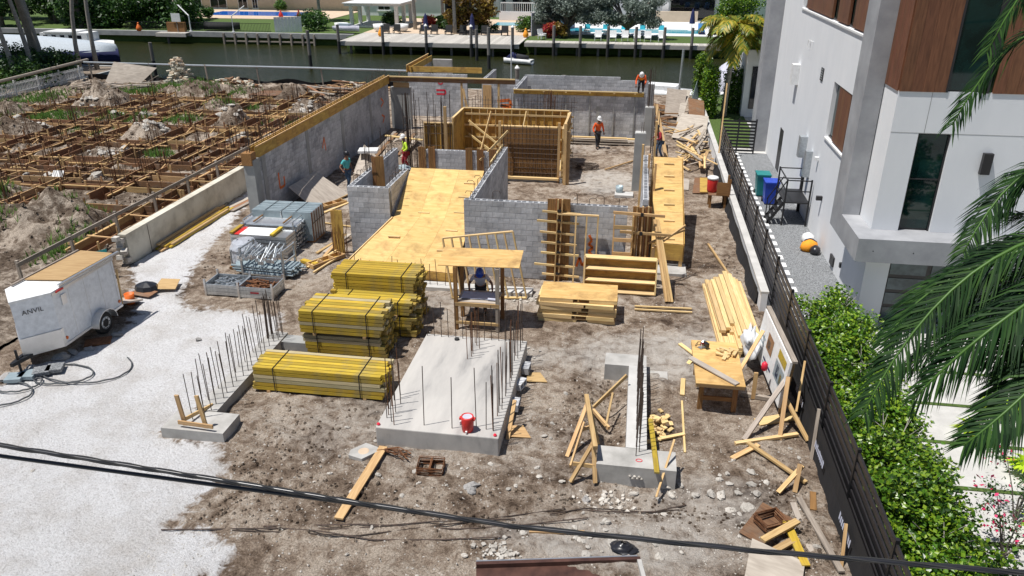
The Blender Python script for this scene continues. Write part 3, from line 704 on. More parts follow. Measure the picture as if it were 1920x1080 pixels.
for x, y, h, l in ((-9.25, 37.6, 3.4, 'tall timber post in front of the core formwork'), (-3.15, 36.5, 3.0, 'pair of slim timber posts at the core corner'), (-3.0, 36.6, 2.6, 'slim timber post with clamps at the core corner')):
    lone_board('timber_post', l, 'post', (x, y, 0), (x, y, h), .14, .14, 'pine2', up=(0, 1, 0))
lone_board('leaning_batten', 'long pale batten leaning on the right end of the core formwork', 'batten', (-3.6, 39.0, 0), (-3.4, 40.9, 2.6), .06, .09, 'pine')
t = thing('rebar_curtain', 'tall curtain of black upright rebar left of the core', 'rebar cage', (-11.6, 38.2, 0))
for i in range(30): rebar(t, *lean(rnd(0, 2.6), rnd(-.15, .2), 0, rnd(3.0, 4.1) if i % 3 else 2.6, .012), 'steel', .014)
for i in range(8): rebar(t, *lean(rnd(0, .35), rnd(-.1, .1), 0, 3.9, .02), 'steel', .016)
for z in (.8, 1.3, 1.9, 2.3, 2.7): rebar(t, (0, 0, z), (2.5, 0, z + rnd(-.04, .04)), 'steel')
t = thing('rebar_curtain', 'row of rebar standing behind the wide plywood form panel', 'rebar cage', (-9.2, 41.7, 0))
for i in range(34): rebar(t, *lean(.1 + i * .18, rnd(-.1, .15), 0, rnd(3.0, 3.5), .012), 'steel', .013)
for z in (2.75, 3.0): rebar(t, (0, 0, z), (6.2, 0, z), 'steel')
for i in range(12): rebar(t, *lean(4.4 + rnd(0, .7), rnd(-.1, .1), 0, rnd(3.2, 3.7), .02), 'rust', .014)

# concrete columns on the right
def column(label, x, y, w, d, h, bars=6, bh=1.2):
    t = thing('concrete_column', label, 'column', (x, y, 0))
    MB().bx(-w / 2, -d / 2, -.1, w / 2, d / 2, h).build('shaft', 'concwet', t); MB().bx(-w / 2 + .03, -d / 2 + .03, h, w / 2 - .03, d / 2 - .03, h + .03).build('fresh_top', 'concwhite', t)
    for i in range(bars): rebar(t, *lean(rnd(-w, w) * .4, rnd(-d, d) * .35, h, bh, .01), 'steel', .014)
    return t
column('tall grey concrete column standing free in the dirt', .36, 36.3, .5, .5, 2.75, 2, .5)
column('concrete column with dark starter bars below the crouching worker', .9, 45.2, .55, .5, 2.2, 8, 2.1)
t = thing('rebar_column', 'upright rebar column cage between timber posts behind the right ramp', 'rebar cage', (.85, 35.2, 0))
for i in range(8): rebar(t, *lean((i % 4) * .1, (i // 4) * .2, 0, rnd(3.5, 4.3), .008), 'steel', .015)
for i in range(14): rebar(t, (-.03, 0, .2 + i * .2), (.33, 0, .2 + i * .2), 'steel')
cs = block_wall('low block stub beside the white-topped column and the rebar cage', (.62, 27.2), (.62, 33.6), 12)
for x, y, h in ((.45, 32.6, 3.1), (.72, 31.6, 2.95), (.95, 33.0, 4.0), (.95, 30.0, 3.0)):
    lone_board('timber_post', 'upright yellow timber post beside the narrow plywood ramp', 'post', (x, y, 0), (x + .02, y, h), .09, .12, 'pine2', 'posts beside the narrow ramp', up=(0, 1, 0))
lone_board('leaning_plank', 'brown plank leaning back from the concrete column toward the rubble', 'plank', (1.9, 42.6, 0), (1.2, 45.0, 2.4), .2, .05, 'pine2')

# ---------------------------------------------------------------- plywood stair ramps
def sheet(name, quad, parent, mat='ply', th=.02):
    """plywood sheet given by four corners: its own local frame so that the grain follows it"""
    q = [Vector(p) for p in quad]; c = sum(q, Vector()) / 4; fr_ = frame(q[1] - q[0], (q[1] - q[0]).cross(q[3] - q[0]))
    inv = fr_.transposed(); loc = [inv @ (p - c) for p in q]
    o = MB().slab([tuple(p) for p in loc], th).build(name, mat, parent); o.matrix_basis = Matrix.Translation(c) @ fr_.to_4x4(); return o
def lerp(a, b, t): return tuple(a[i] + (b[i] - a[i]) * t for i in range(3))
t = thing('stair_form', 'wide plywood stair soffit sloping up between two block walls', 'formwork', (0, 0, 0))
A, B, C, D, E_, F_ = (-9.75, 24.3, .46), (-5.72, 23.95, .46), (-5.72, 26.6, 1.5), (-8.62, 26.6, 1.5), (-5.72, 29.4, 2.58), (-8.70, 29.4, 2.58)
for lo_l, lo_r, hi_l, hi_r in ((A, B, D, C), (D, C, F_, E_)):
    for k in range(3):
        sheet('plywood_sheet', (lerp(lo_l, lo_r, k / 3 + .0008), lerp(lo_l, lo_r, (k + 1) / 3 - .0008), lerp(hi_l, hi_r, (k + 1) / 3 - .0008), lerp(hi_l, hi_r, k / 3 + .0008)), t)
sheet('riser', ((-9.75, 24.28, .12), (-5.72, 23.93, .12), (-5.72, 23.93, .43), (-9.75, 24.28, .43)), t, 'plyform')
board('edge_board', (-9.8, 24.35, .42), (-8.66, 26.5, 1.45), .04, .12, 'pine', t)
for x, y in ((-6.15, 28.6), (-6.2, 27.8), (-7.55, 26.85), (-6.2, 26.95), (-6.3, 26.0), (-8.35, 25.55), (-6.4, 25.0)):
    z = .46 + (y - 24.1) * .397; board('cleat', (x - .22, y, z + .04), (x + .22, y, z + .04), .09, .045, 'pine', t)
for x in (-9.2, -7.8, -6.2): board('prop', (x, 26.8, 0), (x, 26.8, 1.5), .09, .09, 'pine2', t); board('prop', (x, 28.9, 0), (x, 28.9, 2.3), .09, .09, 'pine2', t)
t = thing('stair_form', 'narrow plywood stair ramp with small cleats beside the fence passage', 'formwork', (0, 0, 0))
a, b, c, d = (.92, 26.7, .98), (2.05, 26.6, .98), (2.1, 32.5, 2.62), (.95, 32.5, 2.62)
for k in range(3):
    sheet('plywood_sheet', (lerp(a, d, k / 3), lerp(b, c, k / 3), lerp(b, c, (k + 1) / 3 - .002), lerp(a, d, (k + 1) / 3 - .002)), t)
for k in (.03, .22, .40, .57, .74, .90): m_ = lerp(a, d, k); board('cleat', (m_[0] + .42, m_[1], m_[2] + .04), (m_[0] + .82, m_[1], m_[2] + .04), .08, .045, 'pine', t)
sheet('riser', ((.92, 26.66, .35), (2.05, 26.56, .35), (2.05, 26.56, .96), (.92, 26.66, .96)), t, 'plyform')
sheet('side_panel', ((2.09, 26.6, .3), (2.14, 32.5, 1.9), (2.14, 32.5, 2.66), (2.09, 26.6, 1.02)), t, 'plyform')
for y, h in ((26.65, .95), (28.6, 1.5), (30.6, 2.05), (32.3, 2.5)): board('post', (2.0, y, -.05), (2.0, y, h), .12, .12, 'pine2', t, up=(0, 1, 0)); board('post', (1.0, y + .05, -.05), (1.0, y + .05, h - .02), .12, .12, 'pine2', t, up=(0, 1, 0))
MB().bx(.8, 25.9, -.1, 2.2, 26.9, .12).build('footing', 'conc', t)
t = thing('ramp_footing', 'low concrete footing with slim starter bars at the foot of the wide plywood stair', 'footing', (-9.6, 23.4, 0))
MB().bx(.0, 0, -.15, 6.6, .5, .14).build('concrete_strip', 'concwhite', t)
for i in range(13): rebar(t, *lean(.35 + i * .27, .2 + rnd(-.05, .05), .1, rnd(.75, 1.0), .08), 'steel')
# ---------------------------------------------------------------- footings and slabs with starter bars
t = thing('concrete_slab', 'large pale concrete slab ringed with starter bars, red cooler on it', 'slab', (-5.55, 14.62, 0))
sl = MB().bx(0, 0, -.2, 2.95, 4.8, .5).build('slab', 'concwhite', t)
bv = sl.modifiers.new('bevel', 'BEVEL'); bv.width = .025; bv.segments = 2
m_, n_, l_, b_ = _mat('slab_concrete')
mp_ = _coords(n_, l_, 'Object', (1.6, .35, 1)); tx = _noise(n_, l_, mp_, 1.2, 6, .6); r_ = _ramp(n_, [(.30, (.27, .26, .25)), (.45, (.42, .40, .375)), (.66, (.50, .475, .44))]); l_.new(tx.outputs['Fac'], r_.inputs[0]); l_.new(r_.outputs[0], b_.inputs['Base Color']); b_.inputs['Roughness'].default_value = .85
sl.data.materials[0] = m_
for x, y, h in ((1.12, .25, 1.55), (1.8, .23, 1.35), (2.35, .38, 1.6), (2.6, .31, 1.25), (2.78, .27, 1.2)): rebar(t, *lean(x, y, .5, h, .02))
for i in range(11): rebar(t, *lean(.12 + rnd(-.05, .3), .15 + i * .13, .48, rnd(1.0, 1.6), .03), 'steel' if i % 3 else 'rust')
for i in range(14): rebar(t, *lean(.05 + i * .21, 4.72 + rnd(-.08, .05), .2, rnd(1.15, 1.5), .02))
for i in range(7): rebar(t, *lean(1.45 + rnd(0, .25), 3.5 + i * .16, .48, rnd(1.1, 1.3), .02), 'rust')
for i in range(30): rebar(t, *lean(2.78 + rnd(-.1, .08), .3 + i * .15, .48, rnd(1.1, 1.6), .03), 'steel' if i % 4 else 'rust')
for x, y in ((.05, .1), (2.85, .08)): MB().lathe([(.035, 0), (.045, .03), (.02, .06)], 8, (x, y, .5)).build('marker_cap', 'brightred', t)
MB().lathe([(.07, 0), (.07, .05), (.05, .06)], 10, (.95, 4.55, .5)).build('pipe_stub', 'rubber', t)
t = thing('footing', 'low L-shaped concrete footing with a long double row of starter bars beside the gravel', 'footing', (-10.0, 14.2, 0))
MB().bx(-.32, .75, -.3, .25, 5.0, .30).build('strip', 'conc', t); MB().bx(-.75, -.1, -.3, .85, .74, .28).build('pad', 'conc', t); MB().bx(.26, 4.5, -.3, 1.1, 4.95, .26).build('return_beam', 'concwet', t)
for i in range(34): rebar(t, *lean((-.2, .1)[i % 2] + rnd(-.04, .04), .35 + i * .14, .25, rnd(1.15, 1.45), .035))
for i in range(10): rebar(t, *lean(rnd(-.25, .2), 4.6 + rnd(-.15, .3), .25, rnd(1.25, 1.55), .04))
t = thing('stake_brace', 'three-legged timber stake brace with a cross rail at the end of the starter bars', 'brace', (-9.9, 14.2, 0))
board('stake', (-.3, .12, -.1), (-.36, .05, 1.15), .1, .045, 'pine2', t, up=(0, 1, 0)); board('stake', (.3, .05, -.1), (.12, .1, 1.15), .1, .045, 'pine2', t, up=(0, 1, 0)); board('cross_rail', (-.42, .0, .42), (.5, -.06, .42), .04, .1, 'pine2', t); board('brace', (-.1, 1.0, .3), (-.3, .1, .45), .04, .09, 'pine2', t)
t = thing('footing', 'T-shaped concrete footing with bars along its beam beside the wooden trestle', 'footing', (-.33, 14.1, 0))
MB().bx(0, 0, -.4, 1.74, .7, .44).build('pad', 'conc', t); MB().bx(.63, .702, -.4, 1.1, 4.45, .45).build('beam', 'concwhite', t); MB().bx(-.02, 4.453, -.35, 1.1, 5.1, .43).build('rear_pad', 'conc', t); MB().bx(1.13, 4.3, -.2, 1.7, 5.0, .03).build('blinding', 'conc', t)
for i in range(24): rebar(t, *lean((.86, .93)[i % 2], .42 + i * .17, .4, rnd(1.3, 1.5), .01))
MB().tube([(.93 + .07 * cos(k * pi / 5), .26 + .05 * sin(k * pi / 5), .446) for k in range(10)], .009, 5, True).build('paint_ring', 'brightred', t)
for i in range(6): MB().lathe([(.03, 0), (.035, .02), (.01, .04)], 6, (.75 + .05 * i, -.02, .2 - (i % 2) * .05)).build('mortar_lump', 'rock', t)

# ---------------------------------------------------------------- strapped yellow timber
def bundle(label, x0, x1, y0, y1, z0, layers, across, lh=.105, jit=.12):
    t = thing('timber_bundle', label, 'timber', (x0, y0, z0)); W_ = (y1 - y0) / across; L = x1 - x0
    for b in (.4, L - .5): board('bearer', (b, .0, .03), (b, y1 - y0, .03), .09, .07, 'pine2', t)
    for k in range(layers):
        for j in range(across):
            a = rnd(-jit, jit) * .5; e = rnd(-jit, jit)
            board('plank', (a, W_ * (j + .5), .07 + lh * (k + .5)), (L + e, W_ * (j + .5), .07 + lh * (k + .5)), W_ - .02, lh - .02, random.choices(('yellowpale', 'yellow', 'yellowend'), (.2, .74, .06))[0], t)
    H_ = .07 + lh * layers
    for b in (.17 * L, .83 * L):
        mb = MB(); mb.tube([(b, -.012, .06), (b, -.012, H_ + .004), (b + .02, y1 - y0 + .012, H_ + .004), (b, y1 - y0 + .012, .06)], .014, 4); mb.build('strap', 'plasticblack', t)
    return t
bundle('low wide bundle of yellow planks lying nearest the pale slab', -9.5, -5.95, 16.4, 17.4, 0, 6, 7, .115)
bundle('lower yellow plank bundle beneath another of the same length', -8.95, -6.62, 18.55, 19.75, 0, 5, 7, .115)
bundle('yellow plank bundle with stencilled top resting on another bundle', -9.0, -6.62, 18.5, 19.75, .66, 6, 7, .115)
bundle('short yellow plank bundle wedged behind the stencilled one', -8.6, -6.08, 19.9, 20.62, 0, 6, 4, .105); bundle('yellow plank bundle on the short wedged one, behind the stencilled stack', -8.6, -6.12, 19.9, 20.62, .7, 4, 4, .105)
bundle('bottom yellow plank bundle of the stack nearest the plywood ramp', -8.9, -6.2, 20.8, 21.9, 0, 4, 7, .11); bundle('middle yellow plank bundle of the stack nearest the plywood ramp', -8.95, -6.2, 20.78, 21.88, .52, 4, 7, .11); bundle('top yellow plank bundle of the stack nearest the plywood ramp', -8.85, -6.2, 20.75, 21.88, 1.03, 5, 7, .11)

# ---------------------------------------------------------------- stacked form panels, open shelf form, stud frame
for k in range(6):
    t = thing('stacked_panel', 'plywood-faced timber panel lying in the flat stack' if k < 5 else 'top plywood panel of the flat stack, its whole face showing', 'panel', (-1.37 + rnd(-.06, .06), 22.35 + rnd(-.06, .06), .0 + k * .135), rnd(-.03, .03), 'flat stack of form panels')
    sheet('plywood_sheet', ((-1.2, -.62, .13), (1.2, -.62, .13), (1.2, .62, .13), (-1.2, .62, .13)), t, 'ply' if k == 5 else 'pine')
    for y in (-.6, .6): board('edge', (-1.2, y, .056), (0 + rnd(-.3, .3), y, .056), .045, .1, 'pine', t); board('edge', (.34, y, .056), (1.2, y, .056), .045, .1, 'pine', t)
    for x in (-1.175, -.6, 0, .6, 1.175): board('rib', (x, -.57, .056), (x, .57, .056), .045, .1, 'pine', t)
t = thing('shelf_form', 'open timber form with three long shelves standing by the front block wall', 'formwork', (-.12, 24.2, 0)); up_ = (0, -.3, 1)
sheet('back_sheet', ((-1.18, .12, .03), (1.18, .12, .03), (1.18, .42, 1.17), (-1.18, .42, 1.17)), t, 'plyform')
for z in (.06, .42, .8, 1.17): board('shelf', (-1.2, -.01 + z * .26, z), (1.2, -.01 + z * .26, z), .2, .045, 'pine', t, up=(0, -.25, 1))
for x in (-1.2, 1.2): board('side', (x, -.02, .03), (x, .3, 1.2), .045, .2, 'pine', t, up=(0, 1, 0))
t = thing('stud_frame', 'ladder-like wall frame of white pine studs standing behind the plywood canopy', 'frame', (-5.6, 22.9, 0))
b0, b1, t0, t1 = Vector((.0, 0, .05)), Vector((2.45, .35, .05)), Vector((-.32, .25, 2.05)), Vector((1.95, .55, 2.3))
board('plate', b0, b1, .09, .045, 'pine', t); board('plate', t0, t1, .09, .045, 'pine', t)
for k in range(9): board('stud', b0.lerp(b1, k / 8), t0.lerp(t1, k / 8), .045, .09, 'pine', t, up=(0, 1, 0))
t = thing('work_shelter', 'small timber work shelter with a tilted plywood roof and a drawing bench', 'shelter', (-4.3, 21.2, 0))
sheet('roof_sheet', ((-1.2, -.42, 2.1), (1.26, -.42, 2.16), (1.22, .75, 2.26), (-1.28, .75, 2.22)), t)
for x, y, mt in ((-.68, -.4, 'darkwood'), (.6, -.4, 'greywood'), (-.68, .5, 'darkwood'), (.6, .5, 'darkwood')): board('post', (x, y, 0), (x, y, 2.08 + (y + .4) * .1), .11, .11, mt, t, up=(0, 1, 0))
sheet('bench_top', ((-.66, -.42, .95), (.6, -.42, .95), (.6, .45, .95), (-.66, .45, .95)), t, 'plygrey'); board('bench_rail', (-.7, -.44, .87), (.66, -.44, .87), .05, .12, 'pine2', t); board('foot_rail', (-.7, -.44, .25), (.66, -.44, .25), .05, .09, 'pine2', t); board('bench_rail', (-.7, .46, .87), (.66, .46, .87), .05, .12, 'pine2', t)
t = thing('drawing_set', 'crumpled bluish site drawings spread on the shelter bench', 'drawings', (-4.32, 21.15, .956))
mb = MB(); nx = 14
for j in range(5):
    for i in range(nx): mb.v.append((-.55 + i * 1.1 / (nx - 1), -.2 + j * .13, .02 + .03 * abs(fbm(i * .6, j * .9, 1, 2))))
for j in range(4):
    for i in range(nx - 1): mb.f.append((j * nx + i, j * nx + i + 1, (j + 1) * nx + i + 1, (j + 1) * nx + i)); mb.mi.append(0)
mb.build('sheet', 'paper', t); MB().tube([(.3, -.2, .05), (.62, -.22, .05)], .04, 8).build('roll', 'paper', t)
def bucket(label, loc, r, h, mat, lid=None):
    t = thing('bucket', label, 'bucket', loc)
    MB().lathe([(r * .86, 0), (r, h), (r * .96, h), (r * .84, .03)], 16).build('pail', mat, t, True)
    MB().tube([(r * cos(a), .02, h * .72 - abs(sin(a)) * h * .35) for a in arange(0, pi, .35)], .008, 5).build('handle', 'galv', t)
    if lid: MB().lathe([(r * 1.03, h), (r * 1.03, h + .05), (r * .9, h + .07)], 16).build('lid', lid, t, True)
    return t
t = thing('drink_cooler', 'open round red drink cooler on the pale slab', 'cooler', (-3.37, 14.82, .5))
MB().lathe([(.125, 0), (.135, .06), (.15, .2), (.155, .37), (.145, .4), (.12, .4), (.115, .1)], 20).build('drum', 'red', t, True); MB().lathe([(.118, .36), (.118, .385)], 18).build('liner', 'lilac', t)
for s in (-1, 1): MB().box((s * .165, 0, .33), (.04, .09, .05)).build('handle', 'red', t)
MB().box((0, -.155, .06), (.04, .05, .04)).build('tap', 'whitepaint', t); MB().box((-.13, -.09, .26), (.02, .09, .11), rz=-.6).build('label', 'whitepaint', t)

# ---------------------------------------------------------------- worktable with saw and offcuts
t = thing('worktable', 'plywood-topped timber worktable covered in offcuts', 'table', (2.55, 18.25, 0))
for k in range(2): sheet('top_sheet', ((-.6, -1.15 + k * 1.15, .92), (.6, -1.15 + k * 1.15, .92), (.6, -.003 + k * 1.15, .92), (-.6, -.003 + k * 1.15, .92)), t)
for x in (-.42, .42):
    for y in (-.85, .85): board('leg', (x, y, 0), (x, y, .82), .12, .12, 'darkwood', t, up=(0, 1, 0))
for y in (-1.1, 1.1): board('apron', (-.6, y, .85), (.6, y, .85), .05, .1, 'pine2', t)
for x in (-.57, .57): board('apron', (x, -1.1, .85), (x, 1.1, .85), .05, .1, 'pine2', t)
for y in (-.85, .85): board('stretcher', (-.42, y, .34), (.42, y, .34), .05, .11, 'darkwood', t)
lone_board('plank', 'weathered grey plank lying askew over the worktable edge', 'plank', (1.85, 18.25, 1.0), (2.95, 17.15, .95), .17, .03, 'plygrey')
t = thing('circular_saw', 'circular saw with round silver guard on the worktable', 'saw', (2.25, 19.0, .925), .6)
MB().box((0, 0, .012), (.3, .14, .012)).build('base', 'alu', t); MB().lathe([(.1, -.03), (.11, 0), (.1, .03)], 16).build('guard', 'alu', t).rotation_euler = (R(90), 0, 0)
t.children[1].location = (.02, .02, .1); MB().box((.02, -.09, .12), (.1, .12, .1)).build('motor', 'plasticblack', t); MB().tube([(-.05, -.05, .14), (-.14, -.05, .2), (-.16, -.05, .12)], .018, 6).build('handle', 'redcloth', t); MB().tube([(-.14, -.05, .16), (-.2, .1, .05), (.05, .3, .02), (.25, .15, .02), (.2, .3, .02)], .008, 5).build('cord', 'rubber', t)
for i in range(12):
    x, y = 2.85 + rnd(-.2, .22), 18.65 + rnd(-.2, .3)
    a = rnd(0, pi); L = rnd(.15, .4); lone_board('offcut', 'short pale offcut heaped on the worktable', 'offcut', (x - cos(a) * L / 2, y - sin(a) * L / 2, .95 + .02 * (i % 4)), (x + cos(a) * L / 2, y + sin(a) * L / 2, .95 + .025 * (i % 3)), .09, .035, 'pine', 'offcuts on the worktable')
for i, (x, y, a) in enumerate(((2.2, 19.9, .9), (2.45, 19.8, 1.9), (1.75, 18.3, 1.5), (2.0, 20.4, 2.2))):
    lone_board('offcut', ('pale board propped behind the worktable', 'pale board lying loose behind the worktable', 'short yellow board standing beside the worktable', 'thin pale batten lying in front of the lumber stack')[i], 'board', (x - cos(a) * .4, y - sin(a) * .4, .05), (x + cos(a) * .4, y + sin(a) * .4, .08 + .3 * (i < 2)), .12, .035, 'pine')

# ---------------------------------------------------------------- long fresh lumber, offcut heap
for lay in range(4):
    for j in range(9 - lay):
        x = 2.95 + j * .15 + lay * .03; y0 = 20.4 + rnd(-.15, .2) + (.9 if j < 3 and lay > 1 else 0) + .18 * j * (lay == 3); y1 = 24.9 + rnd(-.3, .4) + .12 * j
        lone_board('lumber_board', 'long fresh pine board in the lumber stack beside the fence', 'lumber', (x - .18, y1, .06 + lay * .1), (x, y0, .06 + lay * .1), .135, .09, 'pine', 'long pine boards stacked by the fence')
for i in range(46):
    x, y = 1.05 + random.gauss(0, .2), 16.3 + random.gauss(0, .28); r = hypot(x - 1.05, y - 16.3)
    a = rnd(0, pi); L = rnd(.09, .18); z = gh(x, y) + .04 + max(0, .26 - r * .55) * random.random()
    lone_board('wood_block', 'small pale sawn block in the heap by the T-shaped footing', 'offcut', (x - cos(a) * L / 2, y - sin(a) * L / 2, z), (x + cos(a) * L / 2, y + sin(a) * L / 2, z + rnd(-.03, .03)), .09, .04, 'pine', 'sawn blocks in a heap')
lone_board('plank', 'orange-yellow plank lying along the heap of sawn blocks', 'plank', (.86, 16.0, .46), (.98, 13.9, .5), .11, .04, 'yellow'); lone_board('plank', 'short pine board at the foot of the block heap', 'plank', (.75, 15.6, .08), (1.7, 16.1, .07), .09, .04, 'pine')
lone_board('stake', 'thin stake leaning on the front of the T-shaped footing', 'stake', (1.0, 13.7, .02), (1.35, 14.7, .85), .045, .035, 'pine2'); lone_board('batten', 'thin pale batten lying in the dirt beside the block heap', 'batten', (1.68, 15.4, .03), (1.7, 17.6, .06), .05, .025, 'pine')
for i, y in enumerate((22.95, 23.12)): lone_board('batten', 'long pale batten lying on the dirt near the flat panel stack', 'batten', (.42, y + i * .06, .04), (2.25, y + .05 + i * .1, .04), .07, .04, 'pine', 'pair of battens near the panel stack')

# ---------------------------------------------------------------- sign, braces and scrap at the fence
t = thing('site_sign', 'tilted white site notice board with pictures facing the plot', 'sign', (3.95, 18.7, 0)); P_ = Vector((-.08, 1.45, 0)); Q_ = Vector((.1, -1.55, 0))
def on_sign(u, v, d=0): return tuple(P_.lerp(Q_, u) + Vector((.12 * v + d * -1, 0, .36 + 1.3 * v)))
def sign_quad(name, u0, v0, u1, v1, mat, d=.07):
    a, b, c, e = (Vector(on_sign(u, v, d)) for u, v in ((u0, v0), (u1, v0), (u1, v1), (u0, v1)))
    MB().add([tuple(a), tuple(b), tuple(c), tuple(e)], [(0, 1, 2, 3)]).build(name, mat, t)
MB().slab([on_sign(0, 0), on_sign(1, 0), on_sign(1, 1), on_sign(0, 1)], -.06).build('panel', 'whitepaint', t)
for u0, v0, u1, v1, mt in ((.68, .72, .93, .9, 'yellow'), (.66, .3, .94, .66, 'galvblue'), (.3, .45, .5, .8, 'form'), (.32, .5, .42, .68, 'galvblue'), (.72, .35, .8, .6, 'navy'), (.84, .33, .9, .55, 'yellow'), (.06, .5, .24, .56, 'galvblue'), (.06, .38, .24, .42, 'galvblue'), (.3, .2, .58, .25, 'navy'), (.3, .12, .52, .16, 'galvblue')): sign_quad('printed_field', u0, v0, u1, v1, mt)
board('cap_rail', on_sign(-.02, 1.03, -.03), on_sign(1.02, 1.03, -.03), .12, .06, 'greywood', t)
for u in (.12, .9): board('post', Vector(on_sign(u, 0, -.1)) * 1.0 - Vector((0, 0, .4)), on_sign(u, .98, -.1), .1, .1, 'pine2', t, up=(0, 1, 0))
mb = MB()
for i in range(11):
    for k in range(14):
        a = 2 * pi * k / 14; ph = pi * (i + .5) / 11; q = 1 + .75 * fbm(cos(a) * 1.5 + i * .5, sin(a) * 1.5, 1.2, 4); mb.v.append((.22 * sin(ph) * cos(a) * q, .55 * sin(ph) * sin(a) * q, .40 * cos(ph) * q))
for i in range(10):
    for k in range(14): mb.f.append((i * 14 + k, i * 14 + 14 + k, i * 14 + 14 + (k + 1) % 14, i * 14 + (k + 1) % 14)); mb.mi.append(0)
tag(mb.build('plastic_bag', 'whitemetal', None, True, (3.66, 20.1, .62)), 'puffed white plastic bag slumped over the lumber beside the sign', 'bag')
t = tag(MB().lathe([(.03, 0), (.08, .05), (.08, .2), (.03, .26)], 10).build('marker_flag', 'brightred', None, True, (3.72, 18.1, .85)), 'small bright red plastic jug hung beside the white sign', 'jug')
for args in (('long grey board bracing the sign from the dirt', (3.1, 16.1, .05), (4.15, 17.35, 1.15), .12, .05, 'greywood'), ('upright brown stake below the near end of the sign', (3.95, 16.3, 0), (4.1, 17.1, 1.3), .1, .05, 'pine2'), ('sloping brown stake running down to the black windscreen', (4.1, 17.0, .75), (4.6, 16.3, .05), .1, .05, 'pine2'), ('long pale board lying flat below the sign braces', (2.87, 15.9, .06), (4.4, 16.5, .08), .1, .06, 'pine'), ('brown board lying under the pale board below the sign', (2.74, 15.3, .05), (3.4, 15.9, .08), .13, .04, 'pine2'), ('long brown board lying toward the nailed cross of boards', (3.15, 15.9, .12), (4.25, 14.6, .1), .1, .05, 'pine2'), ('short board nailed across a stake in the dirt by the windscreen', (3.6, 14.2, .06), (4.15, 14.75, .42), .1, .05, 'pine2'), ('upright short stake of the nailed cross in the dirt', (3.98, 14.35, 0), (4.08, 14.7, .5), .1, .06, 'pine2'), ('grey square timber lying between table and sign', (3.25, 18.2, .06), (4.2, 18.0, .06), .1, .1, 'greywood'), ('pale timber stub standing between worktable and sign', (3.55, 18.1, 0), (3.55, 18.15, .75), .1, .06, 'pine2'), ('pine board raking from the worktable to the sign', (3.2, 18.6, .5), (3.85, 19.6, 1.25), .1, .04, 'pine2'), ('wide pine board lying under the sign', (3.5, 16.9, .05), (4.4, 17.3, .06), .3, .04, 'pine'), ('long white-flecked board running toward the fence foot', (4.0, 14.05, .1), (4.4, 11.9, .15), .12, .045, 'greywood'), ('pinkish board lying beside the white-flecked one', (3.86, 13.9, .06), (4.0, 11.9, .06), .12, .04, 'plygrey'), ('yellow plank in the scrap heap by the fence foot', (3.55, 13.0, .3), (3.75, 11.9, .2), .16, .04, 'yellow'), ('brown board crossing the scrap heap by the fence foot', (3.0, 12.35, .32), (3.75, 12.95, .38), .14, .05, 'pine2'), ('grey-brown board at the edge of the scrap heap', (2.7, 11.75, .22), (3.7, 12.6, .25), .14, .05, 'pine2'), ('short red-brown board lying flat by the windscreen', (4.25, 13.75, .05), (4.35, 14.35, .05), .13, .03, 'darkwood'), ('thin stake standing against the black windscreen', (4.45, 12.1, 0), (4.5, 12.5, .8), .06, .04, 'pine2'), ('thin stake beside the sign leaning over the windscreen', (4.4, 17.0, .4), (4.55, 17.6, 1.5), .05, .04, 'pine2'), ('thin post nailed to the windscreen near the nailed cross', (4.55, 15.6, 0), (4.6, 15.9, 1.2), .07, .05, 'greywood')):
    lone_board('board', args[0], 'board', *args[1:])
t = tag(sheet('plywood_scrap', ((2.55, 11.35, .3), (3.5, 11.1, .18), (3.75, 12.0, .2), (2.8, 12.35, .34)), None, 'plygrey'), 'stained sheet of plywood on the scrap heap by the fence foot', 'plywood')
t = tag(sheet('plywood_scrap', ((2.62, 12.75, .12), (3.2, 12.3, .12), (3.85, 13.2, .16), (3.2, 13.7, .16)), None, 'form'), 'brown plywood scrap under the rusty stirrups', 'plywood')
def stirrups(label, loc, n, w, d, rz=0, split=False):
    t = thing('stirrup_stack', label, 'rebar', loc, rz)
    for k in range(n):
        j = lambda: rnd(-.02, .02); z = .02 + k * .017
        MB().tube([(-w / 2 + j(), -d / 2 + j(), z), (w / 2 + j(), -d / 2 + j(), z), (w / 2 + j(), d / 2 + j(), z), (-w / 2 + j(), d / 2 + j(), z)], .009, 5, True).build('stirrup', 'rust', t)
        if split: MB().bar((j(), -d / 2, z), (j(), d / 2, z), .02, .014).build('tie', 'rust', t)
stirrups('neat stack of rusty square stirrups in front of the pale slab', (-4.02, 13.85, .0), 13, .58, .42, .08, True)
stirrups('rusty stirrup stack lying on brown plywood scrap', (3.25, 13.0, .16), 13, .5, .42, .5)
t = thing('bent_rebar', 'tangle of rusty bent rebar by the corner of the pale slab', 'rebar', (-5.0, 14.2, 0))
for i in range(9): a = rnd(-.6, .5); MB().tube([(-.35 + rnd(-.1, .1), .15 + rnd(-.1, .1), .03 + i * .012), (.05, .1 + a * .3, .06 + i * .01), (.35 + rnd(-.1, .1), rnd(-.35, .3), .03 + i * .012)], .011, 5).build('rod', 'rust', t)
for (a, b, c) in (((-9.0, 11.15), (-5.3, 11.75), (-1.9, 12.55)), ((-8.2, 11.3), (-5, 11.55), (-.9, 13.05)), ((-7.0, 11.6), (-3, 12.1), (-.4, 12.75)), ((-6.9, 11.55), (-4.6, 11.5), (-1.9, 11.98)), ((-.9, 12.95), (.3, 13.2), (1.65, 13.75)), ((-1.2, 12.8), (.2, 13.3), (1.5, 13.55))):
    tag(MB().tube([(p[0], p[1], gh(*p) + .03) for p in (a, ((a[0] + b[0]) / 2, (a[1] + b[1]) / 2 + .03), b, ((b[0] + c[0]) / 2, (b[1] + c[1]) / 2 - .03), c)], .014, 5).build('steel_rod', 'steel'), 'long thin dark steel rod lying across the dirt', 'rebar', 'long rods lying in the dirt')
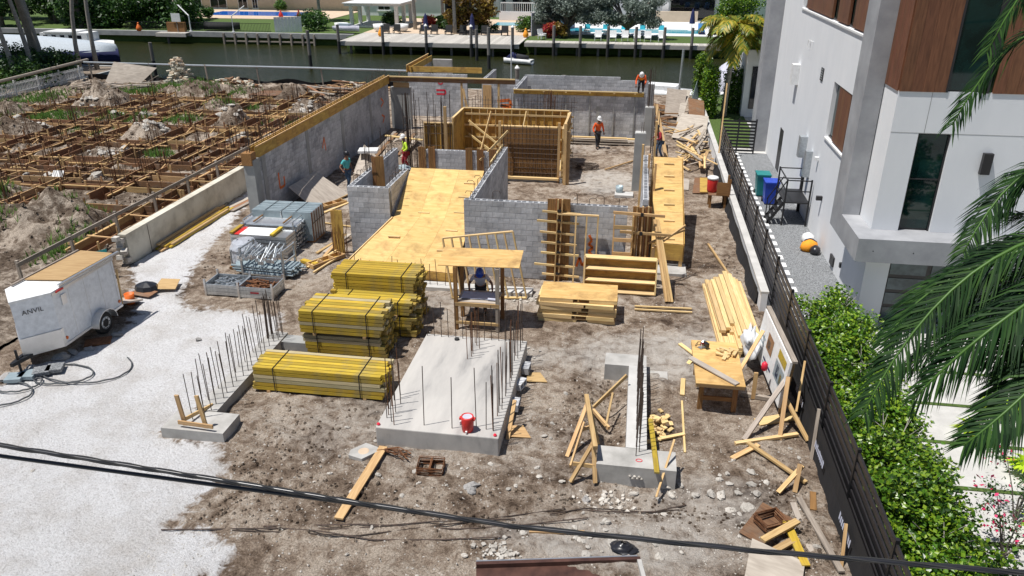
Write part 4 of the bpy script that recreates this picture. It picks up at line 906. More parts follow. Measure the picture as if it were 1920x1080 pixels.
t = tag(MB().prism([(-.3, -.2), (.05, -.3), (.33, .05), (.28, .2), (-.05, .32), (-.32, .0)], 0, .09).build('concrete_cover', 'conc', None, False, (-5.72, 14.2, .01)), 'flat octagonal concrete cover lying beside the slab corner', 'cover'); MB().lathe([(.13, .09), (.11, .096), (.05, .092)], 14).build('recess', 'tan', t)
lone_board('plank', 'long yellow plank lying in the dirt below the octagonal concrete cover', 'plank', (-5.5, 11.95, .05), (-5.32, 14.45, .08), .2, .045, 'pine2'); lone_board('plank', 'short pale plank half buried near the black bag', 'plank', (-1.56, 12.2, .05), (-.45, 12.33, .05), .09, .04, 'pine2')
t = thing('trestle', 'brown timber A-frame trestle standing by the T-shaped footing', 'trestle', (-.75, 14.5, 0))
board('top_rail', (.05, 1.5, .98), (.38, -.35, .82), .1, .1, 'pine2', t)
for p, q in (((-.28, .35, 0), (.12, 1.3, .98)), ((-.12, -.55, 0), (.34, -.15, .85)), ((.4, .95, 0), (.1, 1.35, .95)), ((.42, -.5, 0), (.33, -.2, .84))): board('leg', p, q, .09, .05, 'pine2', t)
board('cross_tie', (-.1, -.35, .35), (.38, -.38, .35), .04, .09, 'pine2', t); board('cross_tie', (-.1, .8, .42), (.28, 1.05, .45), .04, .09, 'pine2', t); board('side_tie', (-.15, -.4, .3), (.05, .9, .6), .04, .09, 'pine2', t)
t = thing('corner_brace', 'small triangular timber brace propping the footing beam over the pit', 'brace', (0, 16.6, 0))
board('rail', (-.55, .35, .05), (.25, .9, .75), .05, .09, 'pine2', t); board('rail', (-.55, .3, .0), (-.12, -.3, -.1), .06, .1, 'pine2', t); board('rail', (-.2, -.25, -.1), (-.08, .55, .4), .05, .08, 'pine2', t)
mb = MB()
for i in range(9):
    for k in range(12): a = 2 * pi * k / 12; r = (.06 + .2 * (i / 8)) * (1 + .35 * fbm(i * .7, k * .8, 1, 2)); mb.v.append((r * cos(a), r * sin(a) * .7, .14 * (1 - i / 8) * (1 + .6 * fbm(k, i, .9, 2))))
for i in range(8):
    for k in range(12): mb.f.append((i * 12 + k, i * 12 + (k + 1) % 12, i * 12 + 12 + (k + 1) % 12, i * 12 + 12 + k)); mb.mi.append(0)
tag(mb.build('plastic_sack', 'plasticblack', None, True, (.33, 12.0, .06)), 'crumpled black plastic sack on the dirt under the cable', 'sack')
M['traybrown'] = mottled('brown_painted_steel', (.035, .014, .010), (.10, .045, .032), 3, .5, .1)
t = thing('steel_tray', 'dark red-brown steel form tray with white rim lying at the plot entrance', 'tray', (-.8, 11.1, 0), .2)
MB().bx(-1.6, -.7, .0, 1.55, .3, .06).build('base', 'traybrown', t); MB().bx(-1.6, .24, .06, 1.55, .31, .16).build('rim', 'traybrown', t); MB().bx(1.48, -.7, .06, 1.56, .24, .16).build('rim', 'conc', t); MB().bx(-1.6, .312, .1, 1.5, .34, .17).build('lip', 'alu', t)
for x, y in ((-2.52, 17.55), (-2.5, 16.55), (-2.48, 18.4)):
    t = thing('concrete_block', 'single hollow concrete block standing beside the pale slab', 'block', (x, y, .1), rnd(-.3, .3), 'loose blocks beside the slab'); b = place('hollow_body', BLK[(.392, True)], t, (0, 0, .1), (R(90), 0, R(90)))
for x, y, a in ((-2.2, 18.2, .3), (-2.3, 15.6, 1.2)): tag(sheet('plywood_scrap', ((x - .25, y - .25, .06), (x + .35, y - .2, .05), (x + .1, y + .25, .07), (x - .2, y + .2, .07)), None, 'pine2'), 'small plywood offcut lying beside the pale slab', 'plywood', 'plywood offcuts by the slab')
lone_board('stake', 'slanting brown stake at the near right side of the pale slab', 'stake', (-2.5, 15.3, 0), (-2.42, 15.9, .75), .09, .05, 'pine2')

# ---------------------------------------------------------------- scattered rocks (a few meshes shared by all)
RK = []
for s_ in range(6):
    mb = MB(); rg = random.Random(s_)
    for i in range(5):
        for k in range(7):
            a = 2 * pi * k / 7; ph = pi * (i + .5) / 5; q = 1 + rg.uniform(-.32, .32); mb.v.append((sin(ph) * cos(a) * q, sin(ph) * sin(a) * q * .8, cos(ph) * .55 * q))
    for i in range(4):
        for k in range(7): mb.f.append((i * 7 + k, i * 7 + 7 + k, i * 7 + 7 + (k + 1) % 7, i * 7 + (k + 1) % 7)); mb.mi.append(0)
    mb.f += [tuple(range(7)), tuple(range(28, 35))[::-1]]; mb.mi += [0, 0]
    RK.append([mb.mesh('rock', m) for m in ('rock', 'rockgrey')])
def rock(x, y, r, z=None, gm=0, label='pale limestone lump lying on the brown dirt', grp='limestone lumps on the dirt'):
    o = place('rock', random.choice(RK)[gm], None, (x, y, (gh(x, y) if z is None else z) + r * .18), (rnd(-.3, .3), rnd(-.3, .3), rnd(0, 6.3)), (r, r * rnd(.7, 1.2), r * rnd(.6, 1)))
    return tag(o, label, 'rock', grp)
for cx, cy, sx, sy, n, r0, r1 in ((.1, 12.4, .7, .22, 34, .04, .13), (2.5, 14.0, .45, .35, 16, .05, .16), (-3.6, 13.6, 1.6, .6, 30, .03, .09), (1.6, 13.9, .9, .3, 22, .04, .12), (-1.6, 14.8, .5, 1.2, 16, .04, .1), (2.8, 15.0, 1.0, .5, 16, .03, .09), (-1.6, 12.9, 2.2, .6, 26, .03, .08), (0, 17, 3, 3, 18, .03, .06), (3.6, 13.4, .6, .8, 14, .03, .1), (1.0, 36, 3, 5, 16, .05, .12), (-6.5, 13.4, 1.6, .6, 14, .03, .07)):
    for i in range(int(n * .75)): rock(random.gauss(cx, sx * 1.25), random.gauss(cy, sy * 1.25), rnd(r0, r1) * .9)
for x, y, r in ((-3.0, 13.4, .2), (-2.95, 13.25, .12), (-12.5, 18.9, .13), (-.5, 13.6, .12)): rock(x, y, r, None, 1, 'grey stone lying apart on the ground', 'grey stones')
for cx, cy, n in ((-2.05, 11.6, 90), (-2.9, 19.6, 60), (-.05, 13.6, 50), (-3.0, 23.2, 40)):
    mb = MB()
    for i in range(n): x, y, r = random.gauss(cx, .28), random.gauss(cy, .14), rnd(.015, .05); mb.box((x, y, gh(x, y) + r * .4), (r * 2, r * 1.6, r), rz=rnd(0, 3), rx=rnd(-.4, .4))
    tag(mb.build('mortar_rubble', 'rock'), 'patch of broken pale mortar on the dirt', 'rubble', kind='stuff')

# ---------------------------------------------------------------- overhead cables
def cable(label, pts, r, strands=0):
    t = thing('overhead_cable', label, 'cable', (0, 0, 0))
    P = [Vector(p) for p in pts]; Q = []
    for i in range(121):
        u = i / 120 * (len(P) - 1); k = min(int(u), len(P) - 2); Q.append(P[k].lerp(P[k + 1], u - k))
    Q = [(q.x, q.y, q.z - .0) for q in Q]; MB().tube(Q, r, 8).build('sheath', 'plasticblack', t, True)
    if strands:
        for s in range(strands):
            MB().tube([(q[0], q[1] + r * cos(i * .55 + s * 2.1), q[2] + r * sin(i * .55 + s * 2.1)) for i, q in enumerate(Q)], r * .38, 5).build('lashing', 'rubber', t, True)
    return t
cable('upper grey twisted cable crossing the view above the entrance', [(-26, 5.5, 8.6), (-9.0, 5.5, 6.66), (-6.0, 5.5, 6.42), (-4.63, 5.5, 6.335), (-3.32, 5.5, 6.25), (-2.34, 5.5, 6.18), (-.86, 5.5, 6.10), (1.4, 5.5, 6.12), (3.44, 5.5, 6.19), (6, 5.5, 6.36), (22, 5.5, 8.2)], .02, 3)
cable('lower plain black cable crossing the view above the entrance', [(-26, 5.53, 8.1), (-9.0, 5.53, 6.42), (-6.04, 5.53, 6.26), (-3.34, 5.53, 6.17), (-2.36, 5.53, 6.14), (-.86, 5.53, 6.07), (1.4, 5.53, 6.095), (3.44, 5.53, 6.16), (6, 5.53, 6.33), (22, 5.53, 8.15)], .02)
# ---------------------------------------------------------------- enclosed trailer
t = thing('cargo_trailer', 'dented white cargo trailer with brown plywood on its roof', 'trailer', (-16.25, 18.6, 0))
def extr(poly, z0, z1): return MB().prism(poly, z0, z1)
BODY = [(-.72, -1.35), (0, -2.1), (.66, -1.35), (.66, 1.35), (-.72, 1.35)]
b = extr(BODY, .42, 2.02).build('body', 'whitemetal', t)
extr([(x * 1.02, y * 1.01) for x, y in BODY], 2.022, 2.08).build('roof', 'whitepaint', t)
extr([(-.74, -1.37), (0, -2.14), (.685, -1.37), (.685, -1.25), (0, -1.95), (-.74, -1.25)], .40, .95).build('stone_guard', 'alu', t)
for p, q in (((.668, -1.35), (.668, 1.36)),): MB().bar((p[0], p[1], 2.0), (q[0], q[1], 2.0), .04, .09).bar((p[0], p[1], .42), (q[0], q[1], .42), .04, .07).build('side_trim', 'alu', t)
MB().bar((.69, -1.2, 2.02), (.69, -.9, 2.02), .03, .05).build('marker_light', 'red', t)
tag(sheet('roof_plywood', ((-.6, -.75, 2.13), (.52, -.62, 2.13), (.62, 1.5, 2.13), (-.5, 1.55, 2.13)), t, 'pine2'), None)
MB().bar((.64, -1.0, 2.13), (.74, 1.6, 2.13), .07, .06).build('roof_pole', 'alu', t); MB().bar((-.66, -1.2, 2.13), (-.58, 1.55, 2.13), .05, .05).build('roof_pole', 'greywood', t)
for yy in (-.72, -.05, .62, 1.25): MB().bx(.655, yy, .5, .667, yy + .012, 1.95).build('panel_seam', 'alu', t)
for yy in (-1.2, 1.25): MB().lathe([(.05, 0), (.05, .03)], 10).build('reflector', 'orange', t, False, (.66, yy, .6)).rotation_euler = (0, R(90), 0)
MB().bx(.665, -1.05, 1.55, .69, -.85, 1.85).build('vent', 'alu', t)
w = MB().lathe([(.2, -.1), (.31, -.1), (.34, -.06), (.34, .06), (.31, .1), (.2, .1)], 24).build('wheel', 'rubber', t, True, (.72, .28, .34)); w.rotation_euler = (0, R(90), 0)
r2 = MB().lathe([(.02, .07), (.1, .075), (.13, .1), (.2, .105), (.2, .0)], 20).build('rim', 'galv', w, True)
for k in range(8): MB().lathe([(.022, .094), (.022, .104)], 6, (.16 * cos(k * pi / 4), .16 * sin(k * pi / 4), .0)).build('rim_hole', 'blackmetal', w)
fe = MB()
for k in range(9):
    a = pi * k / 8; a2 = pi * (k + 1) / 8
    if k < 8: fe.slab([(.62, .28 - .46 * cos(a), .36 + .42 * sin(a)), (.92, .28 - .46 * cos(a), .36 + .42 * sin(a)), (.92, .28 - .46 * cos(a2), .36 + .42 * sin(a2)), (.62, .28 - .46 * cos(a2), .36 + .42 * sin(a2))], .015)
fe.build('fender', 'alu', t)
MB().bar((-.2, -1.5, .4), (0, -2.6, .42), .08, .1).bar((.2, -1.5, .4), (0, -2.6, .42), .08, .1).build('tongue', 'blackmetal', t); MB().tube([(0, -2.35, .0), (0, -2.35, .75)], .035, 8).build('jack', 'blackmetal', t)
sheet('ramp_door', ((-.62, 2.45, .06), (.6, 2.45, .06), (.6, 1.4, .42), (-.62, 1.4, .42)), t, 'plygrey', .05); MB().bar((.6, 1.45, .42), (.66, 1.45, 1.6), .04, .04).build('door_stay', 'pine2', t)
# lettering on the nose panel
tc = bpy.data.curves.new('lettering', 'FONT'); tc.body = 'ANVIL'; tc.size = .19; tc.extrude = .002
_to = bpy.data.objects.new('lettering', tc); COL.objects.link(_to); _dg = bpy.context.evaluated_depsgraph_get()
o = bpy.data.objects.new('lettering', bpy.data.meshes.new_from_object(_to.evaluated_get(_dg))); COL.objects.link(o); o.parent = t; o.data.materials.clear(); o.data.materials.append(M['plasticblack']); bpy.data.objects.remove(_to)
dn = Vector((.66, .75, 0)).normalized(); o.matrix_basis = Matrix.Translation((.15, -1.955, 1.62)) @ Matrix((dn, (0, 0, 1), dn.cross(Vector((0, 0, 1))))).transposed().to_4x4()
tag(MB().bx(-.35, -.2, 0, .35, .25, .06).build('rusty_plate', 'rust', None, False, (-15.3, 18.2, .02), .5), 'rusty steel sheet on the dirt by the trailer wheel', 'steel sheet')
for x, y, s in ((-15.6, 17.5, .2), (-15.3, 17.8, .14), (-15.75, 17.2, .25), (-15.05, 18.75, .15), (-16.2, 16.5, .16), (-16.5, 16.0, .22)): rock(x, y, s, .02, 1, 'grey rubble lump under the trailer side', 'rubble along the trailer')
for i, (x, y, a) in enumerate(((-16.2, 15.95, .3), (-15.7, 16.35, .5), (-15.95, 16.15, .2), (-15.45, 16.55, .4))):
    tag(MB().box((0, 0, .06), (.42, .42, .1)).build('paver_slab', 'gravelgrey' if i % 2 else 'galvblue', None, False, (x, y, .02 + .02 * (i % 2)), a), 'broken grey paving slab dropped on the gravel by the hose', 'paving slab', 'paving slabs by the hose')
hp = []
for k in range(130):
    a = k / 130 * 2 * pi * 4.2; u = k / 130
    hp.append((-16.9 + 2.6 * u + (.75 + .5 * sin(u * 9)) * cos(a) * .9, 14.7 + 2.2 * u + (.45 + .25 * sin(u * 7 + 1)) * sin(a), .03 + .02 * (k % 3 == 0)))
tag(MB().tube([(-18.5, 13.6, .03)] + hp, .022, 6).build('hose', 'hose', None, True), 'grey hose lying in loose loops on the white gravel', 'hose')
t = thing('trash_heap', 'orange bucket, black sack and torn plywood heaped behind the trailer', 'rubbish', (-15.9, 21.6, 0))
MB().lathe([(.13, 0), (.16, .36), (.15, .36), (.12, .03)], 14, (-.1, -.7, 0)).build('orange_bucket', 'orange', t, True); MB().lathe([(.3, 0), (.42, .12), (.36, .26), (.1, .36)], 9, (-.1, .25, 0), 1, .8).build('black_sack', 'plasticblack', t); sheet('torn_plywood', ((.2, .2, .15), (.85, .4, .1), (.7, 1.0, .2), (.1, .85, .25)), t, 'pine2'); sheet('torn_plywood', ((-.5, -.2, .1), (.3, -.3, .08), (.4, .1, .12), (-.4, .2, .12)), t, 'form')
tag(sheet('fence_cloth', ((-19.3, 22.4, .1), (-17.9, 22.6, .1), (-17.9, 22.75, 1.1), (-19.1, 22.55, .8)), None, 'binteal'), 'torn dark green fence cloth hanging behind the trailer', 'cloth')

# cream boundary wall and timbers along it
t = thing('boundary_wall', 'weathered cream boundary wall with a broken near end', 'wall', (-18.1, 23.9, 0))
MB().bx(-.13, .1, -.3, .13, 9.4, 1.12).build('wall_body', 'cream', t); MB().bx(-.16, .05, 1.122, .16, 9.4, 1.18).build('coping', 'cream', t)
for k in range(9): MB().box((rnd(-.1, .12), .02 + rnd(-.18, .08), .12 + k * .12), (.22, .2, .16), rz=rnd(-.5, .5), rx=rnd(-.4, .4)).build('broken_end', 'rock', t)
MB().bx(.13, 1.4, 0, .136, 1.43, 1.1).build('crack', 'steel', t)
for i in range(9): lone_board('timber', 'long yellow-brown timber lying along the cream boundary wall', 'timber', (-17.85 + (i % 4) * .13, 25.4 + rnd(-.3, .5), .05 + .07 * (i // 4)), (-17.8 + (i % 4) * .15, 30.2 + rnd(-.5, .5), .05 + .07 * (i // 4)), .11, .06, 'pine2' if i % 3 else 'yellow', 'timbers along the cream wall')
for i in range(3): lone_board('timber', 'grey board stacked at the far end of the cream wall', 'board', (-17.6 + i * .2, 30.2, .05), (-17.2 + i * .2, 32.6, .05), .18, .04, ('plygrey', 'form', 'greywood')[i], 'boards at the far end of the cream wall')

# ---------------------------------------------------------------- scaffold material
def crate(label, loc, fill, mats, text=False):
    t = thing('steel_crate', label, 'crate', loc)
    W_, D_, H_ = 1.18, .88, .52
    for z in (.12, .25, .38): board('side_plank', (-W_ / 2, -D_ / 2, z), (W_ / 2, -D_ / 2, z), .03, .12, 'galv', t); board('side_plank', (-W_ / 2, D_ / 2, z), (W_ / 2, D_ / 2, z), .03, .12, 'galv', t); board('end_plank', (-W_ / 2, -D_ / 2, z), (-W_ / 2, D_ / 2, z), .03, .12, 'galv', t); board('end_plank', (W_ / 2, -D_ / 2, z), (W_ / 2, D_ / 2, z), .03, .12, 'galv', t)
    for x in (-1, 1):
        for y in (-1, 1): MB().box((x * W_ / 2, y * D_ / 2, .29), (.06, .06, .62)).build('corner_post', 'alu', t)
    MB().bx(-W_ / 2 + .02, -D_ / 2 + .02, .07, W_ / 2 - .02, D_ / 2 - .02, .1).build('floor', 'steel', t)
    mb = MB()
    for k in range(fill):
        x, y, z = rnd(-.42, .42), rnd(-.3, .3), .16 + .22 * random.random(); a = rnd(0, pi); l = rnd(.08, .25); mb.bar((x - cos(a) * l, y - sin(a) * l, z + rnd(-.05, .05)), (x + cos(a) * l, y + sin(a) * l, z + rnd(-.05, .05)), .04, .04)
    tag(mb.build('loose_couplers', mats, t), kind='stuff'); MB().bx(-.18, -D_ / 2 - .018, .22, .12, -D_ / 2 - .016, .28).build('stencil', 'redcloth', t) if text else None
    return t
crate('galvanised crate of bright scaffold couplers', (-13.25, 22.3, 0), 70, 'galv'); crate('galvanised crate of rusty scaffold couplers with red stencil', (-12.03, 22.25, 0), 80, 'rust', True)
t = thing('pipe_rack', 'steel rack heaped with scaffold jacks and loose pipes', 'rack', (-12.6, 24.0, 0), -.06)
for x in (-.75, .85):
    for y in (-.45, .45): MB().box((x, y, .55), (.07, .07, 1.1)).build('post', 'galv', t)
    for z in (.1, .6, 1.05): MB().bar((x, -.45, z), (x, .45, z), .05, .05).build('rail', 'galv', t)
for y in (-.45, .45): MB().bar((-.75, y, .12), (.85, y, .12), .06, .06).build('rail', 'galv', t)
for k in range(26): y, z = -.4 + (k % 9) * .1, .18 + (k // 9) * .1; o = MB().tube([(-1.1 + rnd(-.1, .1), y, z), (1.2 + rnd(-.15, .1), y, z)], .04, 7).build('pipe', 'galvblue', t)
for k in range(30):
    x, y = -.75 + (k % 15) * .1, -.3 + (k // 15) * .3; z = .62 + rnd(0, .25)
    MB().tube([(x, y - .3, z), (x + rnd(-.25, .25), y + .35, z + rnd(.05, .35))], .026, 6).build('screw_jack', 'galv', t); MB().box((x, y - .3, z), (.12, .02, .12), rz=rnd(-.5, .5)).build('base_plate', 'alu', t)
t = thing('wrapped_pallet', 'pallet of scaffold parts wrapped in shiny clear film', 'pallet', (-13.75, 24.6, 0))
MB().bx(-.42, -.5, 0, .42, .5, .1).build('pallet_base', 'darkwood', t); MB().bx(-.36, -.42, .1, .36, .42, .75).build('wrapped_load', 'galv', t); f = MB().lathe([(.5, .08), (.53, .3), (.5, .62), (.53, .74), (.42, .95), (.1, 1.0)], 12, (0, 0, 0), .92, 1.1).build('film', 'film', t)
for x in (-.22, .22): MB().tube([(x, -.58, .1), (x, -.59, .72), (x, 0, 1.0), (x, .59, .72), (x, .58, .1)], .012, 5).build('strap', 'plasticblack', t)
t = thing('tube_stack', 'stack of long bright scaffold tubes in steel cradles', 'scaffold tubes', (-13.55, 26.75, 0))
for k in range(48): y, z = -.42 + (k % 8) * .12, .1 + (k // 8) * .17; MB().tube([(-1.15 + rnd(-.04, .04), y, z), (1.12 + rnd(-.04, .04), y, z)], .055, 7).build('tube', 'alu' if k % 5 else 'galv', t)
for x in (-.6, .6): board('spacer', (x, -.45, 1.08), (x, .5, 1.08), .05, .04, 'darkwood', t)
for x in (-1.0, 1.0): MB().tube([(x, -.5, 0), (x, -.5, 1.15), (x, .54, 1.15), (x, .54, 0)], .03, 6).build('cradle', 'galv', t)
t = thing('board_stack', 'stack of white-faced scaffold boards with yellow and red ends', 'scaffold boards', (-13.55, 25.75, 0))
for k in range(6): MB().bx(-1.1, -.42, .05 + k * .14, 1.1, .42, .165 + k * .14).build('deck_board', 'alu' if k % 2 else 'galv', t)
MB().bx(-.75, -.4, .885, .45, .42, .9).build('white_face', 'whitepaint', t); MB().bx(-.95, -.4, .885, -.76, .42, .898).build('red_band', 'red', t)
for x in (-1.05, .55): board('yellow_beam', (x, -.42, .94), (x, .45, .94), .14, .07, 'yellow', t)
for i, xx in enumerate((-14.0, -12.75)):
    t = thing('panel_pack', 'upright pack of grey steel scaffold decks nearest the long block wall' if i == 0 else 'upright pack of grey steel scaffold decks with rusty edges', 'scaffold decks', (xx, 27.7, 0))
    for k in range(16): MB().bx(-.58 + .0, -.62 + k * .078, .1, .6, -.56 + k * .078, 1.28 + rnd(-.01, .01)).build('deck', 'galvblue', t)
    for k in range(16): MB().bx(.602, -.62 + k * .078, .1, .63, -.565 + k * .078, 1.27).build('deck_end', 'rust' if k % 3 == 0 and i else 'galv', t)
    MB().bx(-.02, -.63, 1.292, .0, .63, 1.3).bx(.632, -.63, .8, .64, .63, .84).build('strap', 'plasticblack', t); MB().bx(-.6, -.6, 0, .6, .6, .09).build('bearer', 'darkwood', t)
# loose forms around the small block enclosure
for lab, p, q, w_, h_, m in (('yellow double timber lying on the dirt by the pipe rack', (-11.85, 25.2, .06), (-11.15, 24.9, .06), .2, .1, 'yellow'), ('long pale board leaning by the brown form panel', (-11.4, 24.6, .05), (-10.8, 26.4, .15), .07, .05, 'pine'), ('long pale board lying beside the slatted form box', (-11.0, 24.2, .05), (-10.6, 25.6, .1), .07, .06, 'pine'), ('brown board in the pile beside the scaffold decks', (-11.6, 26.0, .05), (-11.1, 28.0, .1), .12, .05, 'pine2'), ('grey board in the pile beside the scaffold decks', (-11.3, 26.0, .1), (-10.9, 27.8, .2), .16, .04, 'plygrey'), ('short board propped in the pile beside the scaffold decks', (-11.2, 25.7, .05), (-11.0, 26.6, .3), .12, .04, 'pine2'), ('long board lying from the teal worker toward the decks', (-13.1, 30.6, .05), (-12.1, 33.2, .05), .12, .05, 'pine'), ('brown board under the leaning plywood sheet', (-13.7, 31.0, .05), (-12.8, 33.5, .1), .1, .05, 'pine2'), ('thin batten on the dirt behind the decks', (-12.6, 29.4, .03), (-10.8, 29.0, .03), .06, .03, 'pine')):
    lone_board('board', lab, 'board', p, q, w_, h_, m)
def slat_box(label, loc, rz):
    t = thing('slatted_form', label, 'formwork', loc, rz)
    for y in (-.2, .2): board('rail', (-.75, y, .1), (.75, y, .1), .04, .12, 'pine2', t)
    for x in (-.72, -.25, .25, .72): board('slat', (x, -.18, .1), (x, .18, .1), .04, .12, 'pine2', t)
    sheet('base_sheet', ((-.75, -.2, .03), (.75, -.2, .03), (.75, .2, .03), (-.75, .2, .03)), t, 'plyform')
slat_box('slatted brown form box by the upright form panel', (-10.95, 25.3, 0), 1.05); slat_box('slatted brown form box below the leaning plywood sheet', (-13.2, 31.6, 0), .95)
tag(sheet('leaning_plywood', ((-14.9, 31.2, .95), (-13.6, 30.9, .05), (-12.9, 33.2, .1), (-14.6, 33.6, 1.0)), None, 'plygrey'), 'large grey plywood sheet leaning on the long block wall', 'plywood')
tag(sheet('leaning_plywood', ((-13.9, 36.6, .1), (-13.2, 36.4, .05), (-12.9, 38.6, .1), (-14.2, 39.4, .9)), None, 'plygrey'), 'narrow grey plywood sheet behind the teal worker', 'plywood')
tag(MB().bx(-.5, -.4, 0, .5, .4, .12).build('foam_slab', 'whitepaint', None, False, (-13.6, 38.3, .8), .2), 'white foam board on top of the narrow plywood sheet', 'foam board')
t = thing('earth_heap', 'brown earth heap with planks between long wall and rebar curtain', 'earth', (-13.0, 42.0, 0)); mb = MB()
for j in range(12):
    for i in range(12): u, v = i / 11 * 2 - 1, j / 11 * 2 - 1; mb.v.append((u * 1.5, v * 3.0, max(-.1, .75 * (1 - u * u) * (1 - v * v) * (1 + .5 * fbm(u * 2, v * 3, 1.3, 3)) - .03)))
for j in range(11):
    for i in range(11): mb.f.append((j * 12 + i, j * 12 + i + 1, j * 12 + 13 + i, j * 12 + 12 + i)); mb.mi.append(0)
mb.build('soil', 'soil', t, True)
for k in range(7): lone_board('plank', 'dark plank lying over the brown earth heap', 'plank', (-13.8 + k * .28, 39.3 + rnd(-.4, .4), .3), (-13.6 + k * .25, 42.8 + rnd(-.5, .5), .8 + rnd(-.1, .1)), .2, .04, 'form' if k % 2 else 'greywood', 'planks over the earth heap')
lone_board('plank', 'pale cross plank over the earth heap beside the rebar curtain', 'plank', (-13.6, 41.3, .95), (-11.4, 41.0, .85), .2, .05, 'pine')
for i, (x, y, m) in enumerate(((-12.3, 37.6, 'whitepaint'), (-11.9, 36.9, 'jeans'), (-12.2, 36.2, 'orange'), (-11.6, 37.9, 'galvblue'), (-12.6, 36.8, 'lilac'))):
    mb = MB().lathe([(.3, 0), (.36, .08), (.25, .22), (.05, .28)], 9, (0, 0, 0), 1.2, .8); tag(mb.build('tool_bag', m, None, False, (x, y, .02), i), ('white cement sack slumped by the short block wall', 'blue cloth bundle dropped behind the short block wall', 'orange tool bag behind the short block wall', 'grey sack beside the rebar curtain foot', 'pale torn sack near the short block wall')[i], 'sack')
# ---------------------------------------------------------------- right side: planks, cooler stand, demolition heap
t = thing('plank_stack', 'low stack of long grey planks at the foot of the tall block wall', 'planks', (-2.6, 45.2, 0))
for k in range(7): board('plank', (-2.0 + rnd(-.2, .2), -.3 + (k % 3) * .28, .1 + (k // 3) * .16), (2.4 + rnd(-.3, .5), -.3 + (k % 3) * .28, .1 + (k // 3) * .16), .25, .06, 'pine' if k > 4 else 'plygrey', t)
for x in (-1.6, 1.8): MB().bx(x, -.4, 0, x + .12, .5, .07).build('bearer', 'greywood', t)
bucket('grey bucket at the foot of the free-standing column', (-.45, 35.4, .02), .18, .4, 'galvblue'); tag(MB().bx(-.45, -.3, 0, .4, .3, .14).build('concrete_pad', 'concwhite', None, False, (-.2, 35.2, -.02)), 'pale concrete pad under the grey bucket', 'pad')
t = thing('steel_hoop', 'bundle of dark wire rings lying on the pale dusty ground', 'wire', (-2.2, 39.6, 0))
for k in range(7): MB().tube([(.55 * cos(a) + rnd(-.1, .1), .4 * sin(a), .05 + k * .03) for a in arange(0, 5.9, .45)], .014, 5, True).build('ring', 'steel', t)
t = thing('cooler_stand', 'rough brown timber stand beside the fence', 'stand', (3.9, 34.2, 0))
for x in (-.32, .32):
    for y in (-.3, .3): board('leg', (x, y, 0), (x, y, .62), .1, .1, 'darkwood', t, up=(0, 1, 0))
sheet('top', ((-.42, -.4, .66), (.42, -.4, .66), (.42, .4, .66), (-.42, .4, .66)), t, 'form'); sheet('side_board', ((-.1, -.42, .66), (.45, -.42, .66), (.45, -.4, 1.25), (-.1, -.4, 1.25)), t, 'darkwood'); board('rail', (.45, -.4, .6), (.45, -.4, 1.4), .09, .05, 'darkwood', t, up=(0, 1, 0)); board('rail', (.45, .3, .6), (.45, .3, 1.4), .09, .05, 'darkwood', t, up=(0, 1, 0))
t = thing('drink_cooler', 'tall red drink cooler with white lid on the timber stand', 'cooler', (3.65, 34.35, .665)); MB().lathe([(.2, 0), (.22, .1), (.24, .55), (.23, .58)], 18).build('drum', 'red', t, True); MB().lathe([(.25, .58), (.25, .66), (.2, .69)], 18).build('lid', 'whitepaint', t, True)
for lab, q, m in (('stained plywood sheet lying on the dirt by the red cooler stand', ((2.95, 36.0, .05), (4.1, 36.2, .05), (4.2, 38.9, .06), (3.2, 38.6, .06)), 'form'), ('newer plywood sheet over the stained one by the red cooler stand', ((3.3, 36.1, .09), (4.05, 36.2, .09), (4.1, 38.6, .1), (3.45, 38.5, .1)), 'plyform'), ('pale board sheet lying beside the narrow ramp', ((2.4, 36.6, .04), (2.8, 36.5, .04), (2.95, 38.4, .04), (2.5, 38.5, .04)), 'plygrey')): tag(sheet('plywood_sheet', q, None, m), lab, 'plywood')
for i in range(70):
    x, y = 3.45 + random.gauss(0, .38), 43.0 + rnd(-3.2, 6.0); a = rnd(.6, 2.4) if i % 3 else rnd(0, pi); L = rnd(.8, 2.6); h = max(.06, .85 - abs(x - 3.7) * .7) * random.random() + .05; dz = rnd(-.15, .3)
    lone_board('scrap_board', 'sun-bleached broken board in the long scrap heap along the fence', 'scrap board', (x - cos(a) * L / 2, y - sin(a) * L / 2, max(.04, h - dz)), (x + cos(a) * L / 2, y + sin(a) * L / 2, h + dz), rnd(.08, .16), .04, random.choice(('pine', 'pine', 'pine2', 'greywood')), 'broken boards in the scrap heap')
for i, (lab, q, m) in enumerate((('pale drywall sheet leaning on the scrap heap', ((2.3, 47.0, .1), (4.1, 45.2, .3), (4.5, 48.6, 1.1), (3.0, 50.2, .9)), 'plygrey'), ('weathered plywood sheet standing over the scrap heap', ((2.0, 52.6, .3), (3.2, 52.2, .2), (3.4, 53.8, 1.7), (2.1, 54.0, 1.8)), 'greywood'), ('long narrow grey panel leaning out of the scrap heap', ((2.7, 50.6, .1), (3.0, 50.4, .1), (3.7, 54.6, 1.6), (3.2, 54.8, 1.6)), 'plygrey'), ('brown fibre sheet on the scrap heap by the canal', ((3.4, 50.0, .9), (4.4, 50.0, .7), (4.5, 53, 1.2), (3.5, 53.4, 1.3)), 'form'), ('pale blue sheet standing at the end of the fence wall', ((3.9, 56, .6), (4.4, 56.6, .6), (4.4, 57.6, 2.0), (4.2, 56.6, 1.8)), 'galvblue'))): tag(sheet('scrap_sheet', q, None, m), lab, 'sheet')
